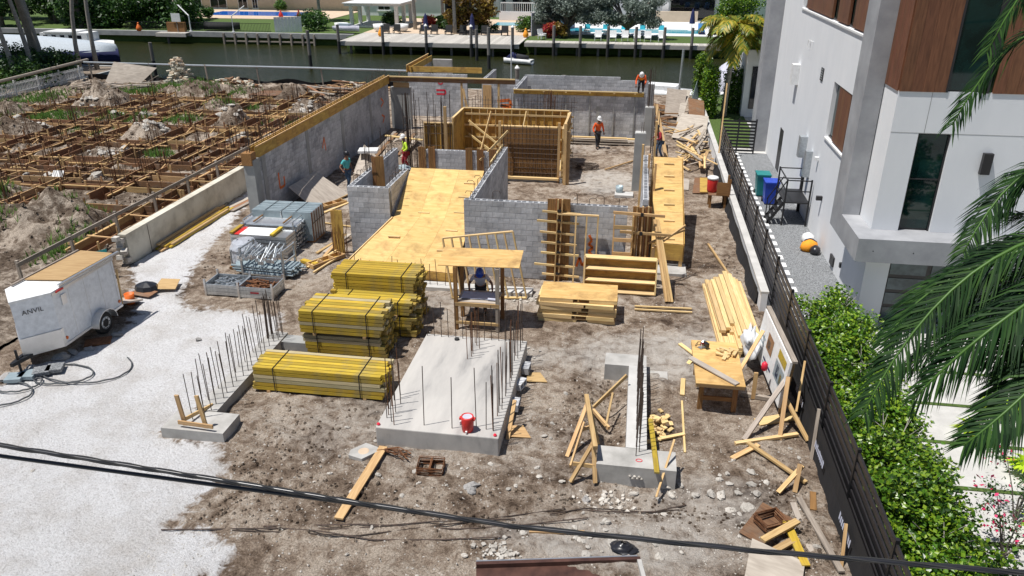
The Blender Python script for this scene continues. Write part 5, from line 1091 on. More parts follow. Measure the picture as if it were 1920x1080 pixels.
for i in range(26): x, y = 1.9 + rnd(-.6, .8), 50.5 + rnd(-1.5, 5); a = rnd(-.3, .4); lone_board('scrap_board', 'dark rotten board stacked behind the rear columns', 'scrap board', (x - .7, y, .1 + .5 * random.random()), (x + .7, y + a, .1 + .5 * random.random()), .15, .05, random.choice(('form', 'darkwood', 'greywood')), 'rotten boards behind the columns')
for lab, p, q in (('pale long board lying behind the narrow ramp', (2.0, 41.6, .08), (4.0, 43.2, .12)), ('short pale board lying left of the free-standing column', (-1.3, 39.4, .06), (.1, 41.2, .1)), ('thin post leaning out of the fence passage', (4.5, 41, .2), (4.75, 43.0, 4.0)), ('pair of thin yellow boards lying on the dirt along the fence', (3.2, 29.3, .05), (3.75, 26.0, .06))): lone_board('board', lab, 'board', p, q, .07, .06, 'pine2')
tag(MB().tube([(2.9, 55.0, -.8), (3.0, 55.0, 4.2)], .07, 8).build('steel_pole', 'galv'), 'tall galvanised pole rising beside the scrap heap at the canal', 'pole')
lone_board('stick_frame', 'slim white stick frame lying on the dirt near the scrap heap', 'frame', (1.5, 48.4, .4), (3.0, 48.3, .4), .06, .06, 'whitepaint')
# ---------------------------------------------------------------- people
def skin_mesh(name, joints, edges, mat, parent, sub=1):
    """joints: name -> (xyz, radius); grown with a Skin modifier into one surface"""
    ks = list(joints); me = bpy.data.meshes.new(name); me.from_pydata([joints[k][0] for k in ks], [(ks.index(a), ks.index(b)) for a, b in edges], [])
    me.materials.append(M[mat]); o = bpy.data.objects.new(name, me); COL.objects.link(o); o.parent = parent
    o.modifiers.new('skin', 'SKIN').use_smooth_shade = True
    sv = me.skin_vertices[0].data
    for i, k in enumerate(ks):
        r = joints[k][1]; sv[i].radius = r if isinstance(r, tuple) else (r, r); sv[i].use_root = i == 0
    s = o.modifiers.new('sub', 'SUBSURF'); s.levels = sub; s.render_levels = sub
    return o
def person(label, loc, rz, shirt, trousers, helmet, bend=0., arms=((.22, -.05, -.5), (.22, -.05, -.5)), stride=.1, crouch=0., vest=None, sleeves=True, head_tilt=.2):
    """faces local -Y; arms: hand offset from its shoulder (outward, forward, up)"""
    t = thing('person', label, 'person', loc, rz); V = Vector
    hip_z = .93 - crouch; pel = V((0, .12 * bend + crouch * .2, hip_z))
    ax = V((0, -sin(bend), cos(bend)))
    sp = pel + ax * .27; ch = pel + ax * .47; nk = pel + ax * .58; hd = nk + V((0, -sin(bend + head_tilt) * .13, cos(bend + head_tilt) * .13)); cr = hd + V((0, -sin(bend + head_tilt) * .11, cos(bend + head_tilt) * .11))
    J = {'pel': (pel, (.15, .11)), 'sp': (sp, (.135, .1)), 'ch': (ch, (.17, .115)), 'nk': (nk, .058), 'hd': (hd, (.085, .1)), 'cr': (cr, (.07, .085))}
    Ed = [('pel', 'sp'), ('sp', 'ch'), ('ch', 'nk'), ('nk', 'hd'), ('hd', 'cr')]
    S_, T_ = {k: (J[k][0], tuple(q + .022 for q in J[k][1])) for k in ('pel', 'sp', 'ch')}, {'pel': (pel - V((0, 0, .02)), (.165, .125))}
    Es, Et = [('pel', 'sp'), ('sp', 'ch')], []
    for s, nm in ((-1, 'l'), (1, 'r')):
        sh = ch + V((s * .19, 0, .02)); off = arms[0 if s < 0 else 1]; hn = sh + V((s * off[0], -off[1], off[2])) ; mid = (sh + hn) / 2; L = max(.05, (hn - sh).length); bendm = max(0, .29 ** 2 - (L / 2) ** 2) ** .5
        el = mid + V((s * .55, .75, -.35)).normalized() * bendm
        J.update({nm + 'sh': (sh, .06), nm + 'el': (el, .043), nm + 'hn': (hn, .03)}); Ed += [('ch', nm + 'sh'), (nm + 'sh', nm + 'el'), (nm + 'el', nm + 'hn')]
        S_.update({nm + 'sh': (sh, .075), nm + 'el': (el.lerp(sh, 0 if sleeves else .35), .058)}); Es += [('ch', nm + 'sh'), (nm + 'sh', nm + 'el')]
        if sleeves: S_[nm + 'hn'] = (hn.lerp(el, .15), .042); Es.append((nm + 'el', nm + 'hn'))
        hp_ = pel + V((s * .095, 0, -.06)); ft = V((s * .13, s * stride, .09)); mid = (hp_ + ft) / 2; L = (ft - hp_).length; kb = max(0, .41 ** 2 - (L / 2) ** 2) ** .5; kn = mid + V((0, -1, .1)).normalized() * kb
        J.update({nm + 'hp': (hp_, .09), nm + 'kn': (kn, .06), nm + 'an': (ft, .042), nm + 'to': (ft + V((0, -.16, -.045)), (.045, .035))}); Ed += [('pel', nm + 'hp'), (nm + 'hp', nm + 'kn'), (nm + 'kn', nm + 'an'), (nm + 'an', nm + 'to')]
        T_.update({nm + 'hp': (hp_, .105), nm + 'kn': (kn, .078), nm + 'an': (ft + V((0, 0, .02)), .062)}); Et += [('pel', nm + 'hp'), (nm + 'hp', nm + 'kn'), (nm + 'kn', nm + 'an')]
        b = MB().tube([tuple(ft + V((0, .06, -.05))), tuple(ft + V((0, -.02, -.035))), tuple(ft + V((0, -.12, -.05))), tuple(ft + V((0, -.21, -.06)))], [.045, .056, .05, .03], 8); b.tube([tuple(ft + V((0, .0, -.03))), tuple(ft + V((0, 0, .09)))], .058, 8); b.build('boot', 'boot', t, True)
        d = (hn - el).normalized(); sd = d.cross(V((0, 0, 1))) if abs(d.z) < .9 else V((0, 1, 0)); sd = sd.normalized(); up = sd.cross(d); hm = MB(); hm.tube([tuple(hn), tuple(hn + d * .045), tuple(hn + d * .09)], [.028, .04, .036], 8)
        for k in range(4): a0 = hn + d * .085 + sd * (-.03 + .02 * k); l = (.055, .068, .064, .048)[k]; hm.tube([tuple(a0), tuple(a0 + d * l * .55), tuple(a0 + d * l + up * -.02)], [.01, .009, .007], 6)
        a0 = hn + d * .03 - sd * .035; hm.tube([tuple(a0), tuple(a0 - sd * .025 + d * .025), tuple(a0 - sd * .025 + d * .055)], [.012, .011, .008], 6); hm.build('hand', 'skin', t, True)
    skin_mesh('body', J, Ed, 'skin', t, 2); skin_mesh('shirt', S_, Es, shirt, t, 2); skin_mesh('trousers', T_, Et, trousers, t, 2)
    hh = thing('helmet_mount', None, None, tuple(hd + V((0, 0, .05)))); hh.name = 'helmet'; hh.parent = t; hh.rotation_euler = (bend + head_tilt, 0, 0)
    MB().lathe([(.128, .02), (.126, .06), (.105, .13), (.06, .17), (.015, .18)], 16, (0, 0, 0), .92, 1.08).build('shell', helmet, hh, True); MB().lathe([(.15, .012), (.15, .026), (.12, .03)], 16, (0, -.03, 0), .9, 1.12).build('brim', helmet, hh)
    fc = MB(); fc.lathe([(.012, -.02), (.02, 0), (.012, .03)], 6, (0, -.098, -.035)); fc.box((0, -.088, -.085), (.05, .012, .012)); fc.build('face_detail', 'skin', hh)
    eye = MB()
    for s in (-1, 1): eye.box((s * .032, -.09, -.015), (.018, .012, .01))
    eye.build('eyes', 'boot', hh)
    if vest:
        VJ = {k: (J[k][0], tuple(q + .034 for q in J[k][1])) for k in ('pel', 'sp', 'ch')}; skin_mesh('vest', VJ, [('pel', 'sp'), ('sp', 'ch')], vest, t, 2)
    return t
person('person in a teal shirt and jeans with dark hard hat, hand on hip', (-13.25, 34.1, .05), R(70), 'teal', 'jeans', 'plasticblack', .06, ((.2, .08, -.42), (.06, .12, -.5)), .12, sleeves=False)
person('person in a yellow-green vest and white hard hat behind the small enclosure', (-11.5, 38.0, .02), R(-60), 'hivis', 'redcloth', 'whitepaint', .1, ((.1, .1, -.5), (.1, .2, -.4)), .1)
person('person in a pale shirt and blue hard hat reading drawings under the plywood shelter', (-4.45, 21.98, .02), R(8), 'lilac', 'darkcloth', 'blue', .55, ((.14, .16, -.43), (.2, .18, -.42)), .06, sleeves=False, head_tilt=.35)
person('person in an orange shirt and black trousers walking before the tall block wall', (-1.95, 44.0, .03), R(25), 'hiorange', 'darkcloth', 'whitepaint', .15, ((.1, .12, -.5), (.12, .05, -.52)), .22)
person('person in an amber-orange vest bending over on top of the tall block wall', (.3, 46.0, 2.9), R(0), 'hiorange', 'darkcloth', 'whitepaint', 1.05, ((.1, .2, -.5), (.0, .15, -.5)), .15, .25, vest='amber')
person('person in dark red clothes partly hidden by the timber posts', (1.5, 42.4, .02), R(-70), 'redcloth', 'jeans', 'plasticblack', .3, ((.1, .25, -.4), (.1, .3, -.35)), .1)
# ---------------------------------------------------------------- foliage helpers
def leaf(mb, c, size, rng, up=.5, narrow=.62):
    n = Vector((rng.gauss(0, 1), rng.gauss(0, 1), rng.gauss(0, 1) + up * 2)).normalized()
    a = n.orthogonal().normalized(); a = Matrix.Rotation(rng.uniform(0, 6.28), 3, n) @ a; b = n.cross(a); c = Vector(c); s = size * rng.uniform(.65, 1.25)
    fold = n * s * .12
    mb.add([tuple(c - a * s), tuple(c - a * s * .1 + b * s * narrow - fold), tuple(c + a * s), tuple(c - a * s * .1 - b * s * narrow - fold)], [(0, 1, 2), (0, 2, 3)])
def cloud(blobs, n, size, seed=1, up=.5, shell=.55, narrow=.62):
    """leaf-sized faces through the volume of several lumpy blobs"""
    rng = random.Random(seed); mb = MB(); W_ = [b[3] * b[4] * b[5] for b in blobs]
    for i in range(n):
        x, y, z, rx, ry, rz_ = rng.choices(blobs, W_)[0]
        d = Vector((rng.gauss(0, 1), rng.gauss(0, 1), rng.gauss(0, 1))).normalized(); r = rng.random() ** shell
        k = 1 + .35 * noise.noise(Vector((d.x * 2.3 + x, d.y * 2.3 + y, d.z * 2.3 + z)))
        leaf(mb, (x + d.x * rx * r * k, y + d.y * ry * r * k, z + d.z * rz_ * r * k), size, rng, up, narrow)
    return mb
def limbs(mb, base, tips, r):
    base = Vector(base)
    for t_ in tips:
        t_ = Vector(t_); m1 = base.lerp(t_, .4) + Vector((rnd(-.2, .2), rnd(-.2, .2), rnd(0, .3))); mb.tube([base, m1, t_], [r, r * .6, r * .2], 6)
def tree(name, label, loc, trunk_h, r, blobs, n, size, mat, seed=1, group=None, bark='bark', cat='tree', up=.4):
    t = thing(name, label, cat, loc, 0, group); mb = MB(); mb.tube([(0, 0, -.2), (rnd(-.1, .1), rnd(-.1, .1), trunk_h * .5), (0, 0, trunk_h)], [r * 1.25, r, r * .8], 8)
    limbs(mb, (0, 0, trunk_h * .85), [(b[0] * .8, b[1] * .8, b[2]) for b in blobs], r * .7); mb.build('trunk', bark, t, True)
    tag(cloud(blobs, n, size, seed, up).build('crown', mat, t), kind='stuff'); return t
def frond(leaves, stem, base, d, L, droop, n=46, ll=.5, w=.035, hang=.7, rng=random, path=None):
    base = Vector(base); seg = 14; pts = [base]
    if path:
        c_, e_ = Vector(path[0]), Vector(path[1]); c_ = c_ * 2 - (base + e_) / 2; pts = [base * (1 - u) ** 2 + c_ * 2 * u * (1 - u) + e_ * u * u for u in (k / seg for k in range(seg + 1))]
    else: d = Vector(d).normalized(); cur = d.copy()
    for i in range(0 if path else seg):
        cur = (cur + Vector((0, 0, -droop / seg * (1 + i / seg)))).normalized(); pts.append(pts[-1] + cur * (L / seg))
    stem.tube([tuple(p) for p in pts], [.03 * (1 - .85 * i / seg) + .004 for i in range(seg + 1)], 5)
    for i in range(n):
        u = .12 + .88 * (i + rng.random() * .6) / n; k = min(int(u * seg), seg - 1); p = pts[k].lerp(pts[k + 1], u * seg - k); ax = (pts[k + 1] - pts[k]).normalized()
        side = ax.cross(Vector((0, 0, 1)));  side = side.normalized() if side.length > .05 else Vector((1, 0, 0))
        l = ll * (.45 + .75 * sin(pi * min(1, u * .9 + .12))) * rng.uniform(.85, 1.1)
        for s in (-1, 1):
            dr = (side * s + ax * 1.15 + Vector((rng.uniform(-.2, .2), rng.uniform(-.2, .2), rng.uniform(-.15, .35)))).normalized()
            m_ = p + dr * l * .5 + Vector((0, 0, -hang * l * .10)); e = p + dr * l * .95 + Vector((0, 0, -hang * l * .55)); wv = ax.cross(dr).cross(dr).normalized() * w
            o = len(leaves.v); leaves.v += [tuple(p + wv * .5), tuple(p - wv * .5), tuple(m_ - wv), tuple(m_ + wv), tuple(e)]; leaves.f += [(o, o + 1, o + 2, o + 3), (o + 3, o + 2, o + 4)]; leaves.mi += [0, 0]
    return pts
def palm(name, label, loc, h, r, fronds, L, mat, lean_=(0, 0), ll=.5, droop=1.0, seed=1, group=None, n=40, w=.035, up0=.2, up1=.9, custom=None, bark='palmbark'):
    rng = random.Random(seed); t = thing(name, label, 'palm tree', loc, 0, group); top = Vector((lean_[0], lean_[1], h))
    MB().tube([(lean_[0] * u * u, lean_[1] * u * u, h * u - .15 * (u == 0)) for u in (0, .2, .4, .6, .8, 1)], [r * 1.4, r * 1.1, r, r * .95, r * .9, r * .8], 10).build('trunk', bark, t, True)
    dirs = custom or [(cos(k * 2.4) , sin(k * 2.4), rng.uniform(-.25, up1)) for k in range(fronds)]
    for k, d in enumerate(dirs):
        lv, st = MB(), MB(); pth = d if len(d) == 2 else None; d = (0, 0, 1) if pth else d; frond(lv, st, top, d[:3], (d[3] if len(d) > 3 else L * rng.uniform(.85, 1.1)), (d[4] if len(d) > 4 else droop * rng.uniform(.8, 1.25)), n, ll, w, rng=rng, path=pth)
        f = tag(lv.build('frond', mat, t), kind='stuff'); st.build('rachis', 'midleaf' if mat != 'palmyellow' else 'palmyellow', f, True)
    return t

# ---------------------------------------------------------------- modern house on the right
H = thing('modern_house', 'white modern house with concrete fins, dark wood cladding and a glass garage door', 'house', (7.45, 23.2, 0))
X0, Y0 = 7.45, 23.2
def hb(name, x0, y0, z0, x1, y1, z1, mat, parent=None): return MB().bx(x0 - X0, y0 - Y0, z0, x1 - X0, y1 - Y0, z1).build(name, mat, parent or H)
# side wall in pieces round its window openings
WU = (28.6, 39.9, 8.04, 10.4); WL = (28.7, 31.62, 3.92, 6.02)
for y0, y1, z0, z1 in ((25.7, 46.5, 0, 3.92), (25.7, 28.7, 3.92, 6.02), (31.62, 46.5, 3.92, 6.02), (25.7, 46.5, 6.02, 8.04), (25.7, 28.6, 8.04, 10.4), (39.9, 46.5, 8.04, 10.4), (25.7, 46.5, 10.4, 12)): hb('side_wall', 7.45, y0, z0, 7.75, y1, z1, 'stucco')
hb('core_wall', 7.76, 25.72, 0, 22, 46.4, 11.9, 'stucco')
for (y0, y1, z0, z1), parts in ((WU, ((39.9, 39.1, 'glass'), (39.1, 33.9, 'clad'), (33.9, 32.93, 'glass'), (32.93, 31.25, 'clad'), (31.25, 30.43, 'glass'), (30.43, 28.84, 'clad'), (28.84, 28.6, 'darkframe'))), (WL, ((31.62, 30.7, 'glass'), (30.7, 28.95, 'clad'), (28.95, 28.7, 'darkframe')))):
    w_ = hb('window', 7.62, y0, z0, 7.66, y1, z1, 'darkframe'); w_.name = 'window'
    for a, b, m in parts:
        if m == 'clad':
            n = max(1, round((a - b) / .42))
            for k in range(n): board('cladding_board', (7.52 - X0, b + (a - b) * (k + .5) / n - Y0, z0 + .06), (7.52 - X0, b + (a - b) * (k + .5) / n - Y0, z1 - .02), (a - b) / n - .006, .1, 'clad', w_, up=(1, 0, 0))
        elif m == 'glass':
            hb('pane', 7.60, b + .05, z0 + .08, 7.612, a - .05, z1 - .05, 'glass', w_); hb('frame', 7.56, b, z0, 7.6, a, z0 + .07, 'darkframe', w_)
    hb('sill', 7.40, y0 - .03, z0 - .07, 7.62, y1 + .03, z0 - .003, 'whitepaint', w_)
# near fin, slab and far fin in bare concrete
hb('concrete_fin', 6.65, 24.5, 3.083, 7.17, 25.7, 12.2, 'fairface'); hb('concrete_fin', 7.17, 25.3, 3.083, 7.452, 25.69, 12.2, 'fairface')
sb = hb('balcony_slab', 6.65, 22.3, 2.37, 22, 25.7, 3.08, 'fairface')
for k in range(6): MB().lathe([(.018, -.004), (.018, .002)], 8).build('tie_hole', 'darkframe', sb, False, (7.1 - X0 + k * 1.1, 22.298 - Y0, 2.72)).rotation_euler = (R(90), 0, 0)
hb('concrete_fin', 6.72, 44.8, 0, 7.449, 46.3, 12, 'fairface')
# front: ground floor with garage door, upper floors
hb('garage_wall', 7.26, 23.2, 0, 7.95, 25.69, 2.367, 'stucco'); hb('garage_wall', 13.9, 23.2, 0, 22, 25.69, 2.367, 'stucco'); hb('garage_head', 7.951, 23.2, 2.08, 13.899, 25.69, 2.366, 'stucco'); hb('garage_back', 7.951, 24.2, 0, 13.899, 25.69, 2.079, 'darkframe')
gd = hb('garage_door', 7.951, 23.42, 0, 13.899, 23.46, 2.079, 'darkframe')
for i in range(5):
    for j in range(4): hb('pane', 8.05 + i * 1.185, 23.40, .09 + j * .5, 8.05 + i * 1.185 + 1.04, 23.412, .09 + j * .5 + .38, 'glassfrost', gd)
FW = (7.95, 8.83, 3.09, 5.98)
for x0, x1, z0, z1 in ((7.2, 7.95, 3.083, 7.15), (8.83, 22, 3.083, 7.15), (7.95, 8.83, 5.98, 7.15)): hb('front_wall', x0, 23.2, z0, x1, 24.49, z1, 'stucco')
hb('bay_return', 7.2, 24.491, 3.083, 7.44, 25.29, 12.1, 'stucco')
for a, b in (((7.2, 5.985), (22, 6.0)), ((8.08, 5.99), (8.095, 7.15))): MB().bx(a[0] - X0, -.004, a[1], b[0] - X0, .0, b[1]).build('control_joint', 'concwet', H)
w_ = hb('window', 7.951, 23.34, 3.084, 8.829, 23.38, 5.979, 'darkframe')
hb('pane', 8.0, 23.325, 3.14, 8.78, 23.336, 5.93, 'glass', w_); hb('transom', 7.96, 23.30, 4.62, 8.82, 23.324, 4.66, 'darkframe', w_); hb('frame', 7.955, 23.28, 3.086, 8.0, 23.32, 5.975, 'darkframe', w_); hb('frame', 8.78, 23.28, 3.086, 8.825, 23.32, 5.975, 'darkframe', w_)
bay = hb('timber_bay', 7.22, 23.23, 7.153, 22, 25.28, 12.0, 'darkframe')
for k in range(5): board('cladding_board', (7.19 - X0, .03 + (k + .5) * .253, 7.13), (7.19 - X0, .03 + (k + .5) * .253, 12), .248, .05, 'clad', bay, up=(1, 0, 0))
for k in range(44):
    x = 7.2 + (k + .5) * .3
    if 8.4 < x < 9.55: continue
    board('cladding_board', (x - X0, .0, 7.13), (x - X0, .0, 12), .295, .05, 'clad', bay, up=(0, 1, 0))
hb('pane', 8.46, 23.205, 7.2, 9.3, 23.222, 12, 'glass', bay); hb('frame', 8.4, 23.17, 7.13, 8.455, 23.22, 12, 'darkframe', bay); hb('frame', 9.3, 23.17, 7.13, 9.5, 23.22, 12, 'darkframe', bay)
# fittings on the side wall
def fit(name, y, z, dy, dz, dx, mat, parts=()): return hb(name, 7.448 - dx, y - dy / 2, z - dz / 2, 7.448, y + dy / 2, z + dz / 2, mat)
fit('wall_speaker', 38.7, 5.2, .55, .9, .3, 'whitepaint'); fit('vent_grille', 33.8, 5.95, .45, .5, .03, 'darkframe')
for k in range(5): hb('vent_slat', 7.405, 33.62, 5.76 + k * .09, 7.418, 33.98, 5.8 + k * .09, 'galv')
for y in (36.9, 36.4): MB().tube([(.0, y - Y0, 6.9), (-.12, y - Y0, 6.93), (-.14, y - Y0, 6.6)], .025, 6).build('vent_pipe', 'whitepaint', H)
for y, z in ((30.5, 1.75), (25.8, .85)): fit('wall_lamp', y, z, .14, .16, .22, 'darkframe')
fit('sensor', 32.1, 2.9, .14, .14, .16, 'whitepaint'); fit('meter_box', 34.75, 2.75, .4, .9, .3, 'galv'); fit('meter_box', 33.4, 2.35, .35, 1.1, .26, 'galv'); fit('conduit', 34.2, 1.2, .12, 2.4, .1, 'darkframe'); fit('side_door', 40.6, 1.15, .9, 2.1, .02, 'darkframe'); fit('camera_mount', 45.5, 1.9, .1, .1, .2, 'whitepaint'); fit('low_vent', 27.5, .35, .5, .35, .06, 'darkframe')
MB().bx(9.75 - X0, -.14, 4.9, 10.0 - X0, -.002, 5.5).build('front_lamp', 'darkframe', H)
# service platform with rails
t = thing('service_platform', 'black steel service platform with rails and steps against the white house', 'platform', (6.85, 33.1, 0))
MB().bx(-.48, -1.0, .98, .52, 1.0, 1.03).build('deck', 'blackmetal', t)
for x in (-.46, .5):
    for y in (-.98, .98): MB().bx(x - .03, y - .03, 0, x + .03, y + .03, 2.0).build('post', 'blackmetal', t)
for z in (1.5, 1.95): MB().bar((-.46, -.98, z), (.5, -.98, z), .04, .04).bar((-.46, -.98, z), (-.46, .98, z), .04, .04).bar((-.46, .98, z), (.5, .98, z), .04, .04).build('rail', 'blackmetal', t)
for k in range(4): MB().bx(-.9 + .0, -.35 + k * .0, .2 + k * .2, -.5, .35, .23 + k * .2).build('tread', 'blackmetal', t) if False else MB().box((-.55 - (3 - k) * .14, -.6, .2 + k * .22), (.16, .7, .03)).build('tread', 'blackmetal', t)
for y in (-.95, -.25): MB().bar((-1.05, y, .05), (-.48, y, 1.0), .04, .12).bar((-1.05, y, .9), (-.48, y, 1.9), .04, .04).bar((-1.02, y, 0), (-1.02, y, .95), .04, .04).build('stringer', 'blackmetal', t)
def bin_(label, loc, mat):
    t = thing('wheelie_bin', label, 'bin', loc); MB().add([(-.24, -.28, .06), (.24, -.28, .06), (.24, .28, .06), (-.24, .28, .06), (-.3, -.36, 1.0), (.3, -.36, 1.0), (.3, .36, 1.0), (-.3, .36, 1.0)], [(3, 2, 1, 0), (0, 1, 5, 4), (1, 2, 6, 5), (2, 3, 7, 6), (3, 0, 4, 7), (4, 5, 6, 7)]).build('tub', mat, t)
    MB().bx(-.32, -.38, 1.005, .32, .4, 1.07).build('lid', mat, t); MB().tube([(-.3, .42, .98), (.3, .42, .98)], .03, 6).build('handle', mat, t)
    for s in (-1, 1): w = MB().lathe([(.1, -.03), (.1, .03)], 12).build('wheel', 'rubber', t, False, (s * .27, .28, .1)); w.rotation_euler = (0, R(90), 0)
bin_('dark teal wheelie bin on the gravel beside the white house', (6.1, 36.3, .01), 'binteal'); bin_('bright blue wheelie bin beside the black platform', (6.3, 35.1, .01), 'binblue')
for i, (x, y, r, m) in enumerate(((7.1, 30.2, .32, 'whitepaint'), (7.12, 29.75, .26, 'plasticblack'), (6.98, 29.3, .34, 'hivis'), (7.15, 29.0, .26, 'plasticblack'))):
    mb = MB(); mb.lathe([(r * .7, 0), (r, r * .35), (r * .85, r * .9), (r * .25, r * 1.25)], 10, (0, 0, 0), .8, 1.1); tag(mb.build('garden_sack', m if m != 'hivis' else 'amber', None, True, (x, y, .01), i), ('white sack slumped against the white house', 'black sack against the white house', 'yellow sack of garden soil on the grey gravel', 'small black sack beside the yellow one')[i], 'sack')
# gate
t = thing('slatted_gate', 'black slatted gate closing the gravel passage beside the white house', 'gate', (4.75, 44.0, 0))
for x in (.05, 1.0, 1.92): MB().bx(x - .04, -.03, .05, x + .04, .03, 1.95).build('gate_post', 'blackmetal', t)
for k in range(10): MB().bx(.09, -.02, .15 + k * .18, 1.88, .02, .25 + k * .18).build('gate_slat', 'blackmetal', t)

# ---------------------------------------------------------------- fence, low wall, windscreen
t = thing('boundary_wall', 'low white rendered wall along the building plot under the slatted fence', 'wall', (4.5, 23.5, 0)); MB().bx(-.1, 0, -.3, .1, 37, .62).build('wall_body', 'stucco', t); MB().bx(-.13, 0, .622, .13, 37, .7).build('coping', 'concwhite', t)
for b in range(14):
    y0 = 8.4 + b * 2.55; t = thing('slatted_fence', 'black horizontal-slat fence bay between white plot wall and planted yard', 'fence', (4.80, y0, 0), 0, 'bays of the black slatted fence')
    MB().bx(-.04, -.04, 0, .04, .04, 1.85).build('fence_post', 'blackmetal', t)
    for k in range(8): MB().bx(-.022, .045, .12 + k * .22, .022, 2.505, .235 + k * .22).build('fence_slat', 'darkframe', t)
M['mesh2'] = M['mesh']
def screen(label, y0, y1, z0, z1, sag=0., x=4.64):
    t = thing('windscreen', label, 'windscreen', (x, y0, 0)); mb = MB(); n = max(2, round((y1 - y0) / .2))
    for i in range(n + 1):
        u = i / n; y = u * (y1 - y0); s = sag * abs(sin(u * pi * max(1, round((y1 - y0) / 3)))); w_ = .05 * noise.noise(Vector((y * 2, 1, 0)))
        mb.v += [(w_ - .05 - s * .35, y, z0 - .02), (w_ * .6, y, (z0 + z1) / 2), (-.02, y, z1 - s * .3)]
    for i in range(n):
        for k in range(2): o = i * 3 + k; mb.f.append((o, o + 3, o + 4, o + 1)); mb.mi.append(0)
    mb.build('fabric', 'mesh', t); return t
sc = screen('black fabric windscreen with white print along the slatted fence', 9.0, 21.5, .0, .95)
for k in range(5):
    for j in range(9):
        y = .8 + k * 2.45 + j * .1; MB().add([(-.085, y, .42), (-.085, y + .07, .42), (-.075, y + .07, .42 + rnd(.12, .2)), (-.075, y, .42 + rnd(.12, .2))], [(3, 2, 1, 0)]).build('printed_mark', 'paper', sc)
screen('sagging black fabric hanging along the low white wall', 24.0, 41.0, .0, .6, .3, 4.36)

# ---------------------------------------------------------------- clipped hedge and border plants
for k in range(9):
    y = 8.6 + k * 1.6; h = (1.3, 1.35, 1.35, 1.5, 1.45, 1.55, 1.6, 1.7, 1.6)[k]; rng = random.Random(50 + k); t = thing('hedge_shrub', 'bright green round-leaved hedge shrub crowding the black slatted fence', 'shrub', (5.95, y, 0), 0, 'hedge shrubs behind the black fence')
    bl = [(rng.uniform(-.55, .6), rng.uniform(-.95, .95), rng.uniform(.35, h - .15), .52, .6, .42) for _ in range(14)] + [(-.75, rng.uniform(-.5, .5), h * .8, .32, .4, .3)]
    tag(cloud(bl, 8600, .052, k, .8, .45, .72).build('foliage', 'hedge', t), kind='stuff'); mb = MB()
    for _ in range(9): mb.tube([(rng.uniform(-.3, .3), rng.uniform(-.4, .4), 0), (rng.uniform(-.5, .5), rng.uniform(-.6, .6), h * .6), (rng.uniform(-.7, .7), rng.uniform(-.7, .7), h)], [.02, .014, .006], 5)
    mb.build('branches', 'palmbark', t)
for i, (x, y) in enumerate(((8.0, 11.4), (7.6, 12.9), (8.3, 14.1), (7.5, 10.4), (8.6, 12.6))):
    rng = random.Random(i); t = thing('flowering_shrub', 'thin bougainvillea shrub with pink blossoms over the white paving', 'shrub', (x, y, 0), 0, 'pink flowering shrubs'); bl = [(rng.uniform(-.5, .5), rng.uniform(-.5, .5), rng.uniform(.4, 1.7), .35, .35, .35) for _ in range(6)]
    tag(cloud(bl, 700, .035, i, .3, .8).build('foliage', 'hedgedark', t), kind='stuff'); tag(cloud(bl[:3], 60, .045, i + 9, .3, .3).build('blossoms', 'pink', t), kind='stuff'); mb = MB(); limbs(mb, (0, 0, 0), [(b[0], b[1], b[2] + .2) for b in bl], .02); mb.build('branches', 'bark', t)
for i, (x, y) in enumerate(((8.5, 17.0), (9.2, 15.8), (8.7, 13.6), (9.6, 18.3))):
    t = thing('lime_plant', 'lime green strap-leaved plant beside the driveway', 'plant', (x, y, 0), 0, 'lime plants by the driveway'); mb = MB(); rng = random.Random(i)
    for k in range(60): a = rng.uniform(0, 6.28); L = rng.uniform(.3, .6); mb.add([(0, 0, .05), (cos(a) * L * .5 - sin(a) * .05, sin(a) * L * .5 + cos(a) * .05, L * .7), (cos(a) * L, sin(a) * L, L * .55), (cos(a) * L * .5 + sin(a) * .05, sin(a) * L * .5 - cos(a) * .05, L * .7)], [(0, 1, 2, 3)])
    tag(mb.build('leaves', 'lime', t), kind='stuff')
# palm leaning in from the right
PL = (((3.85, 8.3, 7.9), (2.62, 7.5, 6.35)), ((4.29, 8.86, 7.45), (3.65, 9.41, 6.75)), ((4.83, 9.6, 8.67), (3.94, 9.24, 7.6)), ((4.83, 10.17, 10.02), (3.89, 10.29, 8.89)), ((5.03, 10.34, 10.8), (4.18, 10.53, 9.72)), ((5.03, 9.14, 8.19), (4.31, 9.85, 7.85)), ((3.97, 7.6, 7.75), (3.0, 7.3, 6.7)), ((4.1, 8.2, 7.5), (3.2, 8.2, 6.55)), ((4.4, 7.5, 7.5), (3.65, 7.2, 6.75)), ((4.7, 8.4, 7.3), (4.05, 8.5, 6.5)), ((4.0, 8.9, 7.6), (3.1, 8.7, 6.6)), ((4.2, 7.2, 7.4), (3.3, 6.7, 6.6)), ((4.5, 9.2, 7.8), (3.8, 9.2, 7.1)))
cust = [tuple((p[0] - 5.6, p[1] - 8.6, p[2]) for p in f) for f in PL] + [(.6, 1, .5, 3.2, 1.2), (1, .2, .6, 3.2, 1.2), (1, -.8, .4, 3.2, 1.2), (.3, -1, .9, 3.0, 1.3), (.2, .3, 1, 2.8, 1.1), (.5, -1, .4, 3.0, 1.2)]
palm('royal_palm', 'tall palm hanging dark feathery fronds over the hedge', (5.6, 8.6, 0), 8.2, .16, 0, 3.2, 'palmleaf', custom=cust, ll=.52, n=140, w=.0125, seed=4)
palm('coconut_palm', 'yellowing coconut palm between clipped shrubs at the canal', (5.95, 54.0, 0), 5.5, .16, 28, 2.9, 'palmyellow', (.3, 0), .75, 1.15, 3, n=44, w=.05, up1=1.7)
